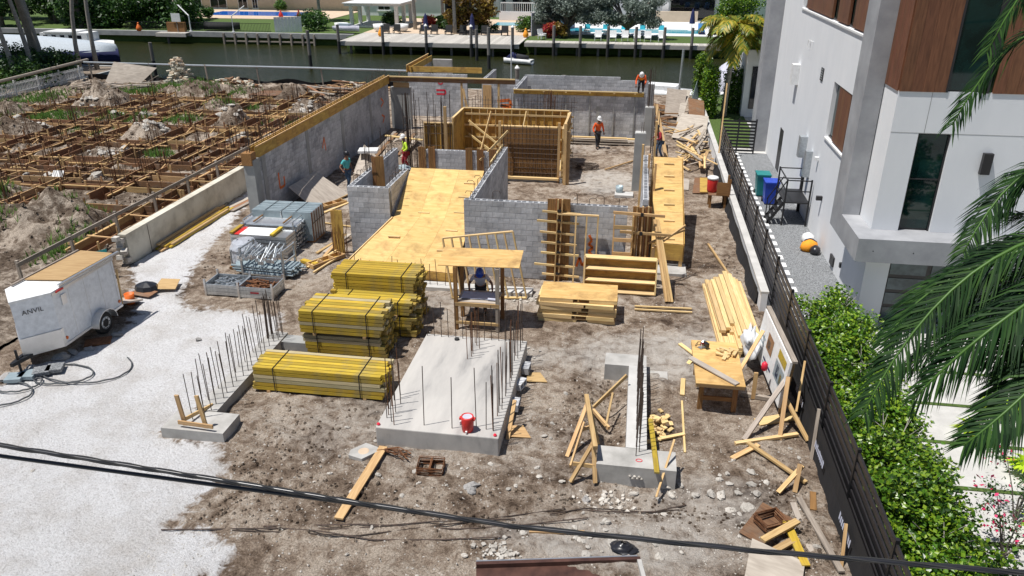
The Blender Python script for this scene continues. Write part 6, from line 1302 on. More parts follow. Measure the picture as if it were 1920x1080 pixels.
for i, (x, y, w_, h) in enumerate(((4.9, 53.6, .62, 3.3), (6.6, 55.6, .7, 3.0), (4.6, 57.5, .6, 3.6))):
    t = thing('columnar_shrub', ('tall clipped green shrub left of the coconut palm', 'tall clipped green shrub right of the coconut palm', 'tall clipped green shrub nearest the canal')[i], 'shrub', (x, y, 0)); tag(cloud([(0, 0, z, w_ * 1.05, w_ * 1.3, .55) for z in arange(.4, h - .4, .5)], 5200, .075, i, .4, .35).build('foliage', 'hedge' if i != 1 else 'midleaf', t), kind='stuff'); MB().tube([(0, 0, 0), (0, 0, h * .8)], .07, 6).build('stem', 'bark', t)
for i, (x, y, r) in enumerate(((12.5, 9.5, 1.1), (14.2, 12.0, 1.2), (11.2, 7.2, 1.2), (16, 8.5, 1.4), (13.2, 6.0, 1.3), (17.5, 12.5, 1.3), (10.4, 14.8, .8))):
    t = thing('yard_shrub', 'leafy green shrub growing beside the paved driveway', 'shrub', (x, y, 0), 0, 'shrubs beside the paved driveway'); rng = random.Random(70 + i)
    tag(cloud([(rng.uniform(-r, r) * .8, rng.uniform(-r, r) * .8, rng.uniform(.5, 2.0 * r), r * .6, r * .6, r * .5) for _ in range(8)], 2200, .11, i, .4).build('foliage', 'midleaf', t), kind='stuff'); MB().tube([(0, 0, 0), (0, 0, 1.3)], .06, 6).build('stem', 'bark', t)
# small white garden building behind
t = thing('garden_building', 'small white garden building with a grass roof and glass door', 'building', (7.1, 54.2, 0)); MB().bx(0, 0, -.1, 5, 5, 4.15).build('wall', 'stucco', t); MB().bx(-.08, -.08, 4.152, 5.1, 5.1, 4.35).build('parapet', 'stucco', t); MB().bx(.05, .05, 4.351, 5.0, 5.0, 4.5).build('grass_roof', 'turf', t); d = MB().bx(.42, -.05, .55, .95, -.01, 3.3).build('door', 'darkframe', t); MB().bx(.47, -.065, .6, .9, -.052, 3.25).build('pane', 'glassdark', d)
# ---------------------------------------------------------------- excavated plot on the left: grade-beam forms
def run(label, a, b, along):
    """forms on both sides of a trench from a to b; along 'x' or 'y'"""
    L = (Vector(b) - Vector(a)).length; rz = 0 if along == 'x' else R(90); t = thing('beam_formwork', label, 'formwork', (a[0], a[1], 0), rz, 'grade-beam forms in the excavated plot'); rg = random.Random(int(a[0] * 7 + a[1] * 13))
    for s in (-1, 1):
        x = 0
        while x < L - .5:
            e = min(L, x + rg.uniform(2.2, 3.6)); z = .08 + rg.uniform(-.05, .06)
            board('form_board', (x, s * (TW + .0), z), (e - .05, s * (TW + rg.uniform(-.03, .03)), z + rg.uniform(-.05, .05)), .045, .27, 'form' if rg.random() < .8 else 'pine2', t); board('form_board', (x, s * (TW + .01), z - .32), (e - .05, s * TW, z - .32), .04, .34, 'form', t)
            if rg.random() < .6: board('top_rail', (x, s * (TW + .10), z + .07), (e - .1, s * (TW + .10), z + .07), .09, .045, 'pine2', t)
            x = e
        for k in range(int(L / 1.5)):
            y = s * (TW + .08); xx = .5 + k * 1.5 + rg.uniform(-.2, .2); board('stake', (xx, y, -.3), (xx + rg.uniform(-.06, .06), y + s * rg.uniform(-.02, .05), rg.uniform(.28, .6)), .09, .045, 'form' if rg.random() < .6 else 'pine2', t, up=(0, 1, 0))
            if rg.random() < .3: board('kicker', (xx + .1, s * (TW + .75), .05), (xx + .1, s * (TW + .06), .26), .05, .08, 'pine2', t)
    for k in range(int(L / 2.6)): xx = 1 + k * 2.6 + rg.uniform(-.4, .4); board('cross_tie', (xx, -TW - .15, .21), (xx + rg.uniform(-.1, .1), TW + .15, .21), .07, .045, 'pine2', t)
    mb = MB()
    for y in (-.25, -.08, .08, .25):
        for z in (-.5, -.22): mb.bar((.1, y, z), (L - .1, y, z), .022, .022)
    for k in range(int(L / .3)): xx = .1 + k * .3; mb.bar((xx, -.27, -.21), (xx, .27, -.21), .018, .018); mb.bar((xx, -.27, -.5), (xx, -.27, -.2), .018, .018); mb.bar((xx, .27, -.5), (xx, .27, -.2), .018, .018)
    mb.build('rebar_mat', 'rust', t)
    for k in range(int(L / .62)):
        if rg.random() < .55: rebar(t, (.3 + k * .62, rg.uniform(-.25, .25), -.4), (.3 + k * .62 + rg.uniform(-.05, .05), rg.uniform(-.25, .25), rg.uniform(.55, 1.1)), 'rust', .012)
    return t
for i, (X, a, b) in enumerate(TX): run('long timber-sided trench form running toward the canal', (X, a), (X, b), 'y')
for i, (Y, a, b) in enumerate(TY): run('timber-sided trench form crossing the excavated plot', (a, Y), (b, Y), 'x')
for X, a, b in TX:
    for Y, c, d in TY:
        if a < Y < b and c < X < d:
            t = thing('starter_bars', 'cluster of upright rusty starter bars where two trench forms cross', 'rebar', (X, Y, -.5), 0, 'starter bar clusters in the excavated plot')
            for k in range(10 if Y < 40 else 13): rebar(t, *lean(rnd(-.3, .3), rnd(-.3, .3), 0, rnd(1.3, 2.1), .03), 'rust' if k % 2 else 'steel', .012)
# grass and white lumps on the spoil
rg = random.Random(5); mb = MB(); patches = [(-42, 40, 3, 2.4, 500), (-38.5, 46.5, 2.2, 1.5, 500), (-33, 46.5, 1.6, 1.2, 260), (-36, 57.5, 3, 1.2, 420), (-23.5, 28.2, 1.2, .7, 160), (-21.3, 25.2, .8, 1.5, 160), (-29, 30.6, .8, .6, 90), (-44, 52, 1.5, 3, 400), (-25.8, 38.6, .8, .6, 120), (-22.4, 47.0, .8, .8, 120), (-19.4, 22.6, .6, .8, 140), (-26, 26, 1.5, .8, 100), (-40, 36.5, 2, .9, 260), (-38, 38.6, 1.4, .9, 260), (-42.3, 43.5, 1.2, 1.5, 420), (-33.2, 42.8, .8, .8, 160), (-29.3, 47, 1.0, 1.0, 160), (-27.5, 51.5, 1.4, 1, 200), (-38, 55.5, 2.5, 1, 380), (-31, 56, 2, 1, 200)]
for cx, cy, sx, sy, n in patches:
    for i in range(n):
        x, y = rg.gauss(cx, sx * .6), rg.gauss(cy, sy * .6)
        if trench(x, y) < TW + .1 or x > -18.3: continue
        z = ghl(x, y)
        for k in range(5): a = rg.uniform(0, 6.28); h = rg.uniform(.12, .42); w = .022; mb.add([(x - sin(a) * w, y + cos(a) * w, z - .03), (x + sin(a) * w, y - cos(a) * w, z - .03), (x + cos(a) * h * .45 + rg.uniform(-.05, .05), y + sin(a) * h * .45, z + h)], [(0, 1, 2)])
tag(mb.build('weeds', 'grass'), 'tufts of green weeds on the spoil of the excavated plot', 'weeds', kind='stuff')
for cx, cy, sx, n in ((-28.6, 43.2, .8, 26), (-26.5, 34.6, .6, 12), (-24.3, 28.4, .7, 12), (-22.6, 43, .7, 18), (-33.3, 47.4, .8, 14), (-42, 38, 1.4, 20), (-22.4, 50.8, .8, 16), (-37.5, 44, 1, 14), (-29.3, 34.2, .5, 8), (-25.8, 47.2, .7, 14), (-29.2, 38.7, .7, 12), (-38, 50, 1.2, 16), (-22.4, 34.5, .5, 8)):
    for i in range(n):
        x, y = random.gauss(cx, sx), random.gauss(cy, sx * .6)
        if trench(x, y) > TW + .1: rock(x, y, rnd(.08, .3), ghl(x, y), 0, 'white limestone lump on the spoil of the excavated plot', 'white lumps on the spoil')
tag(MB().box((0, 0, 0), (.55, .04, .4), rx=-.7).build('white_board', 'whitepaint', None, False, (-27.9, 33.3, .35), .1), 'small white board lying on a trench form', 'board')
# single-rail guard fence
t = thing('guard_rail', 'single-rail timber guard fence along the spoil heap', 'fence', (-20.0, 20, 0))
for k in range(10): board('post', (-.1 + .04 * k, 1.2 + k * 2.6, -.3), (-.12 + .04 * k, 1.2 + k * 2.6, 1.15), .1, .08, 'greywood', t, up=(0, 1, 0))
for k in range(9): board('rail', (-.05 + .04 * k, 1.1 + k * 2.6, 1.02), (-.01 + .04 * k, 3.8 + k * 2.6, 1.02), .05, .14, 'greywood', t)
# silt fence along the canal
t = thing('silt_fence', 'long pole rail on posts with dark silt cloth along the canal edge', 'fence', (-46, 60.9, 0))
MB().tube([(0, 0, 1.45), (10, .1, 1.4), (20, 0, 1.45), (28.4, -.1, 1.42)], .08, 8).build('rail', 'galv', t)
for x in (.5, 6, 11, 15.5, 21, 27.5): board('post', (x, .05, -.2), (x - .1, .05, 1.5), .1, .1, 'greywood', t, up=(0, 1, 0))
mb = MB()
for i in range(60): x = i * 28 / 59; mb.v += [(x, .12, -.9), (x, .2 + .12 * sin(i * .9), -.2), (x, .16, .38 + .14 * sin(i * .7))]
for i in range(59):
    for k in range(2): o = i * 3 + k; mb.f.append((o, o + 3, o + 4, o + 1)); mb.mi.append(0)
mb.build('silt_cloth', 'mesh', t)
# rubble stacks by the canal
t = thing('brick_stack', 'tall ragged stack of salvaged pale bricks at the canal edge', 'bricks', (-36.2, 58.8, 0.2)); rg = random.Random(2)
for k in range(130):
    u = rg.random(); z = u * 2.0; r = 1.1 * (1 - u * .75); place('brick', bmesh_box(.34, .18, .13, 'cream' if k % 3 else 'tan'), t, (rg.uniform(-r, r), rg.uniform(-r, r) * .6, z + .1), (rg.uniform(-.3, .3), rg.uniform(-.2, .2), rg.uniform(-.6, .6)))
t = thing('brick_heap', 'long low heap of brown bricks beside the taller stack', 'bricks', (-31.8, 58.9, .1))
for k in range(120): u = rg.uniform(-2.6, 2.4); place('brick', bmesh_box(.34, .18, .13, ('form', 'tan', 'cream')[k % 3]), t, (u, rg.uniform(-.6, .6), rg.uniform(0, .65) * (1 - abs(u) / 3.2) + .1), (rg.uniform(-.4, .4), rg.uniform(-.3, .3), rg.uniform(-.8, .8)))
for i in range(40): x, y = -21.5 + random.gauss(0, 1.6), 57.6 + random.gauss(0, 1.1); a = random.gauss(.0, .5); lone_board('driftwood_plank', 'weathered plank in the heap at the canal end of the excavated plot', 'plank', (x - 1.1 * cos(a), y - 1.1 * sin(a), .3 + .5 * random.random()), (x + 1.1 * cos(a), y + 1.1 * sin(a), .3 + .5 * random.random()), .2, .06, random.choice(('greywood', 'plygrey', 'pine2', 'form')), 'weathered planks at the canal end')
for i in range(14): x, y = -41.5 + rnd(-3, 2.5), 57.8 + rnd(-2, 1.6); lone_board('driftwood_plank', 'broken grey dock plank at the corner of the picket fence', 'plank', (x, y, .1 + .5 * random.random()), (x + rnd(1, 2.4), y + rnd(-.4, .6), .2 + .6 * random.random()), .25, .06, random.choice(('greywood', 'plygrey')), 'broken dock planks')
for q, l in ((((-43.5, 59.6, 0), (-40.5, 59.9, 0), (-39.2, 60.6, 1.2), (-43.0, 60.6, 1.6)), 'large grey panel leaning at the canal corner of the picket fence'), (((-30.2, 55.4, .25), (-26.5, 55.2, .25), (-26.2, 57.0, .3), (-29.4, 57.2, .3)), 'round-edged brown panel lying on the spoil near the canal')): tag(sheet('old_panel', q, None, 'plygrey' if 'grey' in l else 'form'), l, 'panel')
# white picket fence and log rail
t = thing('picket_fence', 'white picket fence along the wooded garden', 'fence', (-46.6, 36, 0))
for k in range(170): MB_p = bmesh_box(.07, .025, .95, 'whitepaint'); place('picket', MB_p, t, (rnd(-.01, .01), k * .15, .52), (0, 0, R(90)))
for z in (.25, .8): MB().bx(-.06, 0, z, -.02, 25.5, z + .07).build('rail', 'whitepaint', t)
for k in range(11): MB().bx(-.1, k * 2.5 - .05, 0, -.0, k * 2.5 + .05, 1.15).build('fence_post', 'whitepaint', t)
tag(MB().tube([(-46.2, 33, .95), (-46.2, 45, 1.25), (-46.4, 62, 1.5)], .12, 7).build('log_rail', 'greywood'), 'long grey log rail resting along the white picket fence', 'rail')
# planting and leaning trunks in the wooded garden
for i, (x, y, h, lx) in enumerate(((-56.5, 62.5, 13, -3), (-54.4, 66.0, 14, -2.4), (-52.3, 64.0, 12.5, -3.5), (-53.4, 65.2, 13, -4.5), (-50.0, 65.5, 12, 2.6), (-59.5, 64.0, 13, -2.0), (-49.0, 66.5, 12, 1.2), (-62, 62, 12, -1.5), (-50.6, 60.5, 12, -2.0), (-49.4, 57.0, 12, -2.8), (-52.5, 57.5, 13, -1.0), (-55, 58.5, 13, -4.0))):
    palm('garden_palm', 'slender grey palm trunk leaning up from the wooded garden', (x, y, 0), h, (.42 if i == 1 else .17), 15, 3.4, 'palmleaf', (lx, 0), .7, 1.2, 20 + i, 'leaning palm trunks of the wooded garden', n=30, w=.05)
for i in range(30):
    x, y = -47.9 - 1.1 * (i % 5) * 1.9 - rnd(0, .5), 38 + i * .95; r = rnd(1.0, 1.9); t = thing('garden_shrub', 'dark leafy shrub behind the white picket fence', 'shrub', (x, y, 0), 0, 'shrubs behind the picket fence')
    tag(cloud([(rnd(-.5, .5), rnd(-.7, .7), rnd(.5, 1.5), r, r, r * .7) for _ in range(4)], 1900, .13, i, .4, .5).build('foliage', 'hedgedark' if i % 3 else 'midleaf', t), kind='stuff'); MB().tube([(0, 0, 0), (0, 0, .9)], .06, 5).build('stem', 'bark', t)
for i, (x, y, tz) in enumerate(((-58, 52, 7), (-64, 60, 7.5), (-56, 44, 7), (-54, 60, 8.5), (-61, 67, 8))):
    tree('shade_tree', ('broad dark shade tree over the wooded garden', 'dark shade tree beside the covered boat', 'dark shade tree behind the picket fence', 'dark shade tree among the leaning palms', 'dark shade tree at the garden seawall')[i], (x, y, 0), 4.5, .3, [(rnd(-2.5, 2.5), rnd(-2.5, 2.5), tz + rnd(-.8, 1.6), 2.2, 2.2, 1.5) for _ in range(7)], 5200, .22, 'hedgedark', i)
# ---------------------------------------------------------------- far bank: docks, piles, boats
def dock(label, x0, x1, y0, y1, z=.06):
    t = thing('dock', label, 'dock', (x0, y0, 0)); n = round((x1 - x0) / .45)
    for k in range(n): place('plank', bmesh_box(y1 - y0, (x1 - x0) / n - .02, .07, 'dockwood'), t, ((k + .5) * (x1 - x0) / n, (y1 - y0) / 2, z), (0, 0, R(90)))
    MB().bx(0, -.05, z - .42, x1 - x0, .1, z - .04).bx(0, y1 - y0 - .3, z - .4, x1 - x0, y1 - y0 - .1, z - .04).build('fascia', 'dockwood', t)
    for k in range(int((x1 - x0) / 2.4)): MB().tube([(1.2 + k * 2.4, .7, -2.2), (1.2 + k * 2.4, .7, z - .1)], .15, 7).build('support_pile', 'pile', t)
    return t
dock('wide pale timber dock lined with dark chairs', -34.3, -13.2, 89.3, 98.2); dock('long narrow grey dock below the white garden chairs', -12.9, 9.4, 91.4, 93.45); dock('short timber landing below the lawn seawall', -60.5, -56.4, 94.6, 95.85, .0)
M['capwhite'] = M['whitepaint']
def piling(x, y, h, label, grp=None, r=.17, cap=True):
    t = thing('dock_pile', label, 'pile', (x, y, -1.4), 0, grp); MB().tube([(0, 0, -1), (0, 0, 1.5)], r * 1.02, 10).build('wet_foot', 'rubber', t); MB().tube([(0, 0, 1.5), (0, 0, h)], r, 10).build('shaft', 'pile', t)
    if cap: MB().lathe([(r * 1.15, h), (r * 1.15, h + .08), (.03, h + .28)], 10).build('cap', 'whitepaint', t)
for x in (-34.2, -28.9, -23.8, -18.6, -13.9): piling(x, 89.1, 3.3, 'mooring pile with white cap along the wide pale dock', 'piles along the wide dock')
for x in (-9.5, -6.5, -3.4, -.3, 2.8, 5.8): piling(x, 91.2, 3.4, 'dark mooring pile along the narrow grey dock', 'piles along the narrow dock', cap=False)
for x, y, h, l in ((-46.5, 71.5, 3.2, 'lone dark pile standing in the canal off the picket fence'), (-33.0, 77.6, 3.9, 'lone thick pile in the canal before the lawn'), (-15.0, 80.5, 4.2, 'lone pile with dark foot before the wide pale dock'), (-17.4, 86.2, 3.4, 'pile standing off the corner of the wide pale dock'), (-9.3, 62.0, 3.0, 'short capped pile just behind the upper block wall'), (-5.6, 62.0, 2.6, 'short round-topped pile just behind the upper block wall')): piling(x, y, h, l, cap='capped' in l)
# seawall ribs on the left
t = thing('seawall_ribs', 'timber ribs bolted to the seawall below the lawn', 'seawall', (-52, 95.8, 0))
for k in range(9): MB().bx(k * 1.5, -.25, -1.9, k * 1.5 + .2, .05, .0).build('rib', 'greywood', t)
for k in range(8): MB().bx(k * 1.5 + .2, -.16, -1.0, k * 1.5 + 1.5, -.06, -.85).build('waler', 'greywood', t)
def hull(mb, L, B, H, bow=.35, z0=0):
    st = 9; o = len(mb.v)
    for i in range(st):
        u = i / (st - 1); w = B / 2 * (1 if u < 1 - bow else max(.02, 1 - ((u - 1 + bow) / bow) ** 2)); k = .55 + .45 * (w / (B / 2)); x = (u - .5) * L
        mb.v += [(x, -w, z0 + H * (1 + .15 * u)), (x, -w * .85 * k, z0 + H * .35), (x, 0, z0 + .15 * u * H), (x, w * .85 * k, z0 + H * .35), (x, w, z0 + H * (1 + .15 * u))]
    for i in range(st - 1):
        for k in range(4): mb.f.append((o + i * 5 + k, o + i * 5 + k + 1, o + i * 5 + 6 + k, o + i * 5 + 5 + k)); mb.mi.append(0)
        mb.f.append((o + i * 5 + 4, o + i * 5, o + i * 5 + 5, o + i * 5 + 9)); mb.mi.append(0)
    mb.f.append((o, o + 1, o + 2, o + 3, o + 4)); mb.mi.append(0)
    return mb
t = thing('covered_boat', 'large motor boat under a pale blue-grey cover beside the wooded garden', 'boat', (-59.0, 74.5, -1.3), .1)
hull(MB(), 13, 4.0, 1.7, .4).build('hull', 'navy', t, True); mb = MB()
for i in range(9):
    u = i / 8; w = 1.95 * (1 if u < .6 else 1 - ((u - .6) / .4) ** 2 * .8); x = (u - .5) * 12.6; hz = 3.3 - .9 * u * u; mb.v += [(x, -w, 1.75), (x, -w * .6, hz - .25), (x, 0, hz), (x, w * .6, hz - .25), (x, w, 1.75)]
for i in range(8):
    for k in range(4): mb.f.append((i * 5 + k, i * 5 + k + 1, i * 5 + 6 + k, i * 5 + 5 + k)); mb.mi.append(0)
mb.f.append((40, 41, 42, 43, 44)); mb.mi.append(0); mb.build('cover', 'galvblue', t, True).data.materials[0] = plain('boat_cover', (.42, .47, .52), .7)
t = thing('motor_yacht', 'white cabin boat with round windows moored behind the covered boat', 'boat', (-63.5, 83.0, -1.3), .05); hull(MB(), 10, 3.2, 1.5, .4).build('hull', 'whitepaint', t, True); MB().bx(-3, -1.1, 1.6, 2.6, 1.1, 2.6).build('cabin', 'whitepaint', t); MB().bx(-2.4, -1.3, 2.62, 1.2, 1.3, 2.75).build('roof', 'whitepaint', t)
for k in range(5): MB().bx(-2.6 + k * 1.0, -1.12, 1.95, -2.1 + k * 1.0, -1.101, 2.35).build('porthole', 'glassdark', t)
t = thing('jet_ski', 'white and dark jet ski moored below the wide dock', 'jet ski', (-12.6, 84.5, -1.35), 2.9); hull(MB(), 3.3, 1.2, .55, .5).build('hull', 'whitepaint', t, True); MB().tube([(-1.2, 0, .75), (.1, 0, .85)], [.22, .26], 8).build('seat', 'darkcloth', t, True); MB().tube([(.1, 0, .7), (.6, 0, 1.0), (1.3, 0, .6)], [.3, .25, .1], 8).build('cowl', 'navy', t, True); MB().bar((.35, -.4, 1.12), (.35, .4, 1.12), .05, .05).build('handlebar', 'plasticblack', t)
t = thing('moored_boat', 'white motor boat bow showing behind the scrap heap', 'boat', (2.3, 63.5, -1.2), 2.9); hull(MB(), 6.0, 2.2, 1.2, .45).build('hull', 'whitepaint', t, True); MB().bx(-1.0, -.8, 1.2, 1.4, .8, 1.65).build('deckhouse', 'whitepaint', t)
t = thing('moored_boat', 'silver-grey covered boat behind the clipped shrubs', 'boat', (7.3, 64.5, -1.2), 1.4); hull(MB(), 8.0, 2.6, 1.5, .4).build('hull', 'whitepaint', t, True); MB().tube([(-3, 0, 1.6), (0, 0, 2.3), (3, 0, 1.8)], [.9, 1.1, .5], 10).build('cover', 'lilac', t, True)
t = thing('boat_mast', 'slim white mast rising from the canal beside the jet ski', 'mast', (-10.4, 66, -1.3)); MB().tube([(0, 0, 0), (0, 0, 4.6)], .05, 6).build('mast', 'whitepaint', t)
# lawn things on the left
t = thing('garden_fence', 'black wire garden fence on the lawn above the seawall', 'fence', (-66, 97.0, 0))
for k in range(100): MB_f = bmesh_box(.03, .03, 1.1, 'blackmetal'); place('picket', MB_f, t, (k * .2, 0, .56))
for z in (.15, 1.08): MB().bx(0, -.02, z, 20, .02, z + .05).build('rail', 'blackmetal', t)
t = thing('dinghy', 'dark grey dinghy turned over on the lawn', 'boat', (-53.3, 98.4, 1.15), .25); o = hull(MB(), 4.4, 1.5, .9, .5).build('hull', 'rubber', t, True); o.rotation_euler = (pi, 0, 0)
t = thing('white_fence', 'white board fence between lawn and pale dock', 'fence', (-45.5, 96.9, 0), .45)
for k in range(8): MB().bx(k * .42, -.03, .05, k * .42 + .4, .03, 1.9).build('fence_board', 'whitepaint', t)
for x in (-56.6, -50.8): t = thing('boat_davit', 'white angled boat davit on the seawall', 'davit', (x, 96.3, 0), 0, 'davits on the seawall'); MB().tube([(0, 0, 0), (0, 0, 2.0), (-1.6 if x < -52 else 1.6, .6, 3.2)], .08, 6).build('arm', 'whitepaint', t); MB().bx(-.15, -.15, 0, .15, .15, .2).build('foot', 'whitepaint', t)
t = thing('toy_car', 'red and yellow plastic toy car by the blue pool', 'toy', (-68.0, 116.5, .1)); MB().lathe([(.5, 0), (.6, .3), (.5, .6)], 10).build('body', 'red', t, True); MB().lathe([(.45, .95), (.48, 1.1), (.2, 1.3)], 10).build('roof', 'amber', t, True); MB().bx(-.4, -.4, .6, -.3, .4, .95).bx(.3, -.4, .6, .4, .4, .95).build('pillar', 'amber', t)
for x, y, m, l in ((-53, 115.5, 'red', 'red pool toy heap beside the blue pool'), (-50.6, 116.5, 'redcloth', 'dark red cushions beside the blue pool'), (-63.2, 95.4, 'orange', 'orange buoy on the dark seawall'), (-30.9, 94.6, 'amber', 'yellow traffic figure on the pale dock'), (-13.4, 96.2, 'amber', 'orange kayak standing by the white fence')): t = thing('buoy' if 'buoy' in l else 'kayak' if 'kayak' in l else 'safety_figure' if 'figure' in l else 'cushion_heap' if 'cushion' in l else 'pool_toy', l, 'buoy' if 'buoy' in l else 'kayak' if 'kayak' in l else 'toy', (x, y, .1)); MB().lathe([(.2, 0), (.36, .2), (.3, .5), (.14, .8), (.08, .9)], 10).build('body', m, t, True); MB().lathe([(.1, .86), (.13, .98), (.04, 1.08)], 8).build('top', m, t, True)
t = thing('notice_board', 'small white notice board on posts at the landing', 'sign', (-58, 95.6, 0)); MB().bx(-.6, -.03, 1.3, .6, .03, 2.3).build('panel', 'whitepaint', t); MB().bx(-.05, .03, 0, .05, .1, 1.4).build('post', 'greywood', t); MB().bx(-1.5, .1, 0, .9, .6, 1.2).build('locker', 'darkwood', t)
# furniture
def chair(label, x, y, rz, mat, grp, wide=.7):
    t = thing('garden_chair', label, 'chair', (x, y, .1), rz, grp); MB().box((0, 0, .4), (wide, .6, .1)).build('seat', mat, t); MB().box((0, .32, .75), (wide, .08, .75), rx=-.25).build('backrest', mat, t)
    for s in (-1, 1): MB().box((s * wide * .5, 0, .58), (.08, .65, .06)).build('armrest', mat, t); MB().box((s * wide * .45, -.25, .18), (.07, .07, .36)).build('leg', mat, t); MB().box((s * wide * .45, .25, .18), (.07, .07, .36)).build('leg', mat, t)
for x in (-31.2, -29.8, -26.4, -25.0, -23.2, -21.4, -20.0, -18.7, -16.2): chair('dark wicker armchair on the wide pale dock', x, 97.6, 0, 'rubber', 'dark armchairs on the dock', .85)
for x in (-4.7, -3.0, -1.6, -.2, 1.0, 2.6): chair('white slatted garden chair facing the canal', x, 94.6, 0, 'whitepaint', 'white chairs facing the canal', .8)
chair('white slatted chair turned sideways at the dock corner', -11.3, 95.0, .9, 'whitepaint', None, .8)
for x, y in ((-32.6, 99.8), (-29.9, 100.2), (-38.0, 100.5)): t = thing('lounge_shell', 'white moulded lounge seat near the white pavilion', 'chair', (x, y, .1), rnd(-.4, .4), 'white lounge seats by the pavilion'); MB().lathe([(.5, 0), (.85, .3), (.95, .9), (.8, .85), (.6, .4)], 14, (0, 0, 0), 1, .8).build('shell', 'whitepaint', t, True); MB().lathe([(.45, 0), (.5, .12)], 12).build('base', 'whitepaint', t)
for x, y, l in ((-25.4, 95.2, 'closed navy parasol on the wide pale dock'), (-19.8, 95.6, 'closed navy parasol before the bronze shrub'), (6.6, 106.5, 'closed purple parasol on the white pool terrace')): t = thing('parasol', l, 'parasol', (x, y, .1)); MB().tube([(0, 0, 0), (0, 0, 2.7)], .04, 6).build('pole', 'alu', t); MB().lathe([(.36, .9), (.32, 1.3), (.2, 2.3), (.04, 2.7)], 10).build('canopy', 'navy', t); MB().lathe([(.5, 0), (.5, .08)], 12).build('base', 'whitepaint', t)
for i in range(3): t = thing('sun_lounger', 'blue sun lounger on the white pool terrace', 'sun lounger', (7.6 + i * 1.6, 103.2, .12), 0, 'blue loungers by the pool'); MB().box((0, 0, .4), (.75, 2.0, .15)).build('mattress', 'sunbedblue', t); MB().box((0, .95, .75), (.75, .12, .9), rx=-.6).build('backrest', 'sunbedblue', t); MB().bx(-.36, -.95, 0, .36, .9, .3).build('base', 'navy', t)
for i in range(5): t = thing('sun_lounger', 'white and turquoise lounger at the edge of the terrace pool', 'sun lounger', (-6.5 + i * 2.3, 102.4, .12), 0, 'loungers at the terrace pool'); MB().box((0, 0, .3), (.7, 1.6, .14)).build('mattress', 'whitepaint', t); MB().box((0, .8, .6), (.7, .1, .7), rx=-.5).build('backrest', 'tin', t)
t = thing('covered_dinghy', 'small pale covered tender lying on the pavilion deck', 'boat', (-36.2, 97.6, .2), -.25); hull(MB(), 3.6, 1.3, .7, .45).build('hull', 'lilac', t, True); MB().bx(-1.2, -.4, .72, .5, .4, 1.0).build('cover', 'galvblue', t)
# pavilion
t = thing('garden_pavilion', 'white pavilion with thick posts on the far bank', 'pavilion', (-34.8, 104.5, 0))
for x in (-3.2, 3.0):
    for y in (0, 3.4, 6.8): MB().bx(x - .22, y - .22, 0, x + .22, y + .22, 2.8).build('post', 'whitepaint', t)
MB().bx(-3.9, -.7, 2.802, 3.7, 7.6, 3.1).build('roof', 'roofgrey', t); MB().bx(-4.1, -.9, 3.102, 3.9, 7.8, 3.2).build('roof_edge', 'whitepaint', t); MB().bx(-3.4, -.4, .1, 3.2, 7.2, .25).build('deck', 'paver', t)
# houses
def far_house(label, x0, x1, y, h, mat, wins, door=None, roof='roofgrey', eave=1.0):
    t = thing('far_house', label, 'house', (x0, y, 0)); L = x1 - x0; MB().bx(0, 0, -.1, L, 12, h).build('wall', mat, t); MB().add([(-eave, -eave, h), (L + eave, -eave, h), (L + eave, 13, h), (-eave, 13, h), (L * .15, 5.5, h + 2.2), (L * .85, 5.5, h + 2.2)], [(0, 1, 5, 4), (1, 2, 5), (2, 3, 4, 5), (3, 0, 4), (3, 2, 1, 0)]).build('roof', roof, t)
    for a, b, c, d in wins: w = MB().bx(a, -.08, c, b, -.01, d).build('window', 'whitepaint', t); MB().bx(a + .1, -.1, c + .1, (a + b) / 2 - .04, -.082, d - .1).build('pane', 'glassdark', w); MB().bx((a + b) / 2 + .04, -.1, c + .1, b - .1, -.082, d - .1).build('pane', 'glassdark', w); MB().bx(a - .1, -.2, c - .14, b + .1, -.01, c - .004).build('sill', 'whitepaint', w)
    return t
far_house('cream bungalow with dark openings behind the blue pool', -78, -46.5, 129, 4.2, 'creamhouse', ((.5, 5, .2, 3.2), (6.5, 9.5, .2, 3.2), (11.5, 13.2, .2, 3.2), (14, 15, .2, 3.2), (20.0, 21.5, 2.4, 3.4), (21.8, 23.4, 2.4, 3.4)))
far_house('white house with tall dark windows behind the pavilion', -43, -21, 122, 6.5, 'stucco', ((13.5, 17.5, .8, 4.2), (18.5, 21.2, .8, 4.2), (3, 5, .8, 3.2)))
far_house('white house with balcony rail behind the bronze shrub', -20.4, -8.2, 124, 6.5, 'stucco', ((1, 4.0, .3, 4.2), (5, 8, .3, 4.2), (9.2, 11.5, .3, 4.2)))
hr = far_house('white house with deep shaded porch behind the blue loungers', -4, 18, 122, 4.0, 'stucco', ((8.2, 9.6, .6, 2.8),)); MB().bx(7.0, -3.2, 0, 7.9, -2.5, 4.0).build('porch_post', 'stucco', hr); MB().bx(6.2, -3.4, 4.02, 16, -.05, 4.4).build('porch_roof', 'roofgrey', hr); MB().bx(8.5, -.3, .2, 14.5, -.12, 3.6).build('porch_opening', 'glassdark', hr); MB().bx(4.5, -4.2, 0, 12, -3.6, 1.5).build('terrace_wall', 'creamhouse', hr)
t = thing('board_fence', 'tall grey-white board fence stepping back from the dock', 'fence', (-13.0, 98.2, 0), 1.15)
for k in range(22): MB().bx(k * .5, -.04, 0, k * .5 + .47, .04, 2.7).build('fence_board', 'lilac', t)
t = thing('garden_rail', 'white baluster rail before the white house', 'rail', (-20, 117, .1)); MB().bx(0, 0, 2.3, 9, .1, 2.45).build('top_rail', 'whitepaint', t)
for k in range(30): MB().bx(k * .3, .02, 1.2, k * .3 + .06, .08, 2.3).build('baluster', 'whitepaint', t)
MB().bx(-.2, -.05, 0, 9.2, .3, 1.2).build('plinth', 'stucco', t)
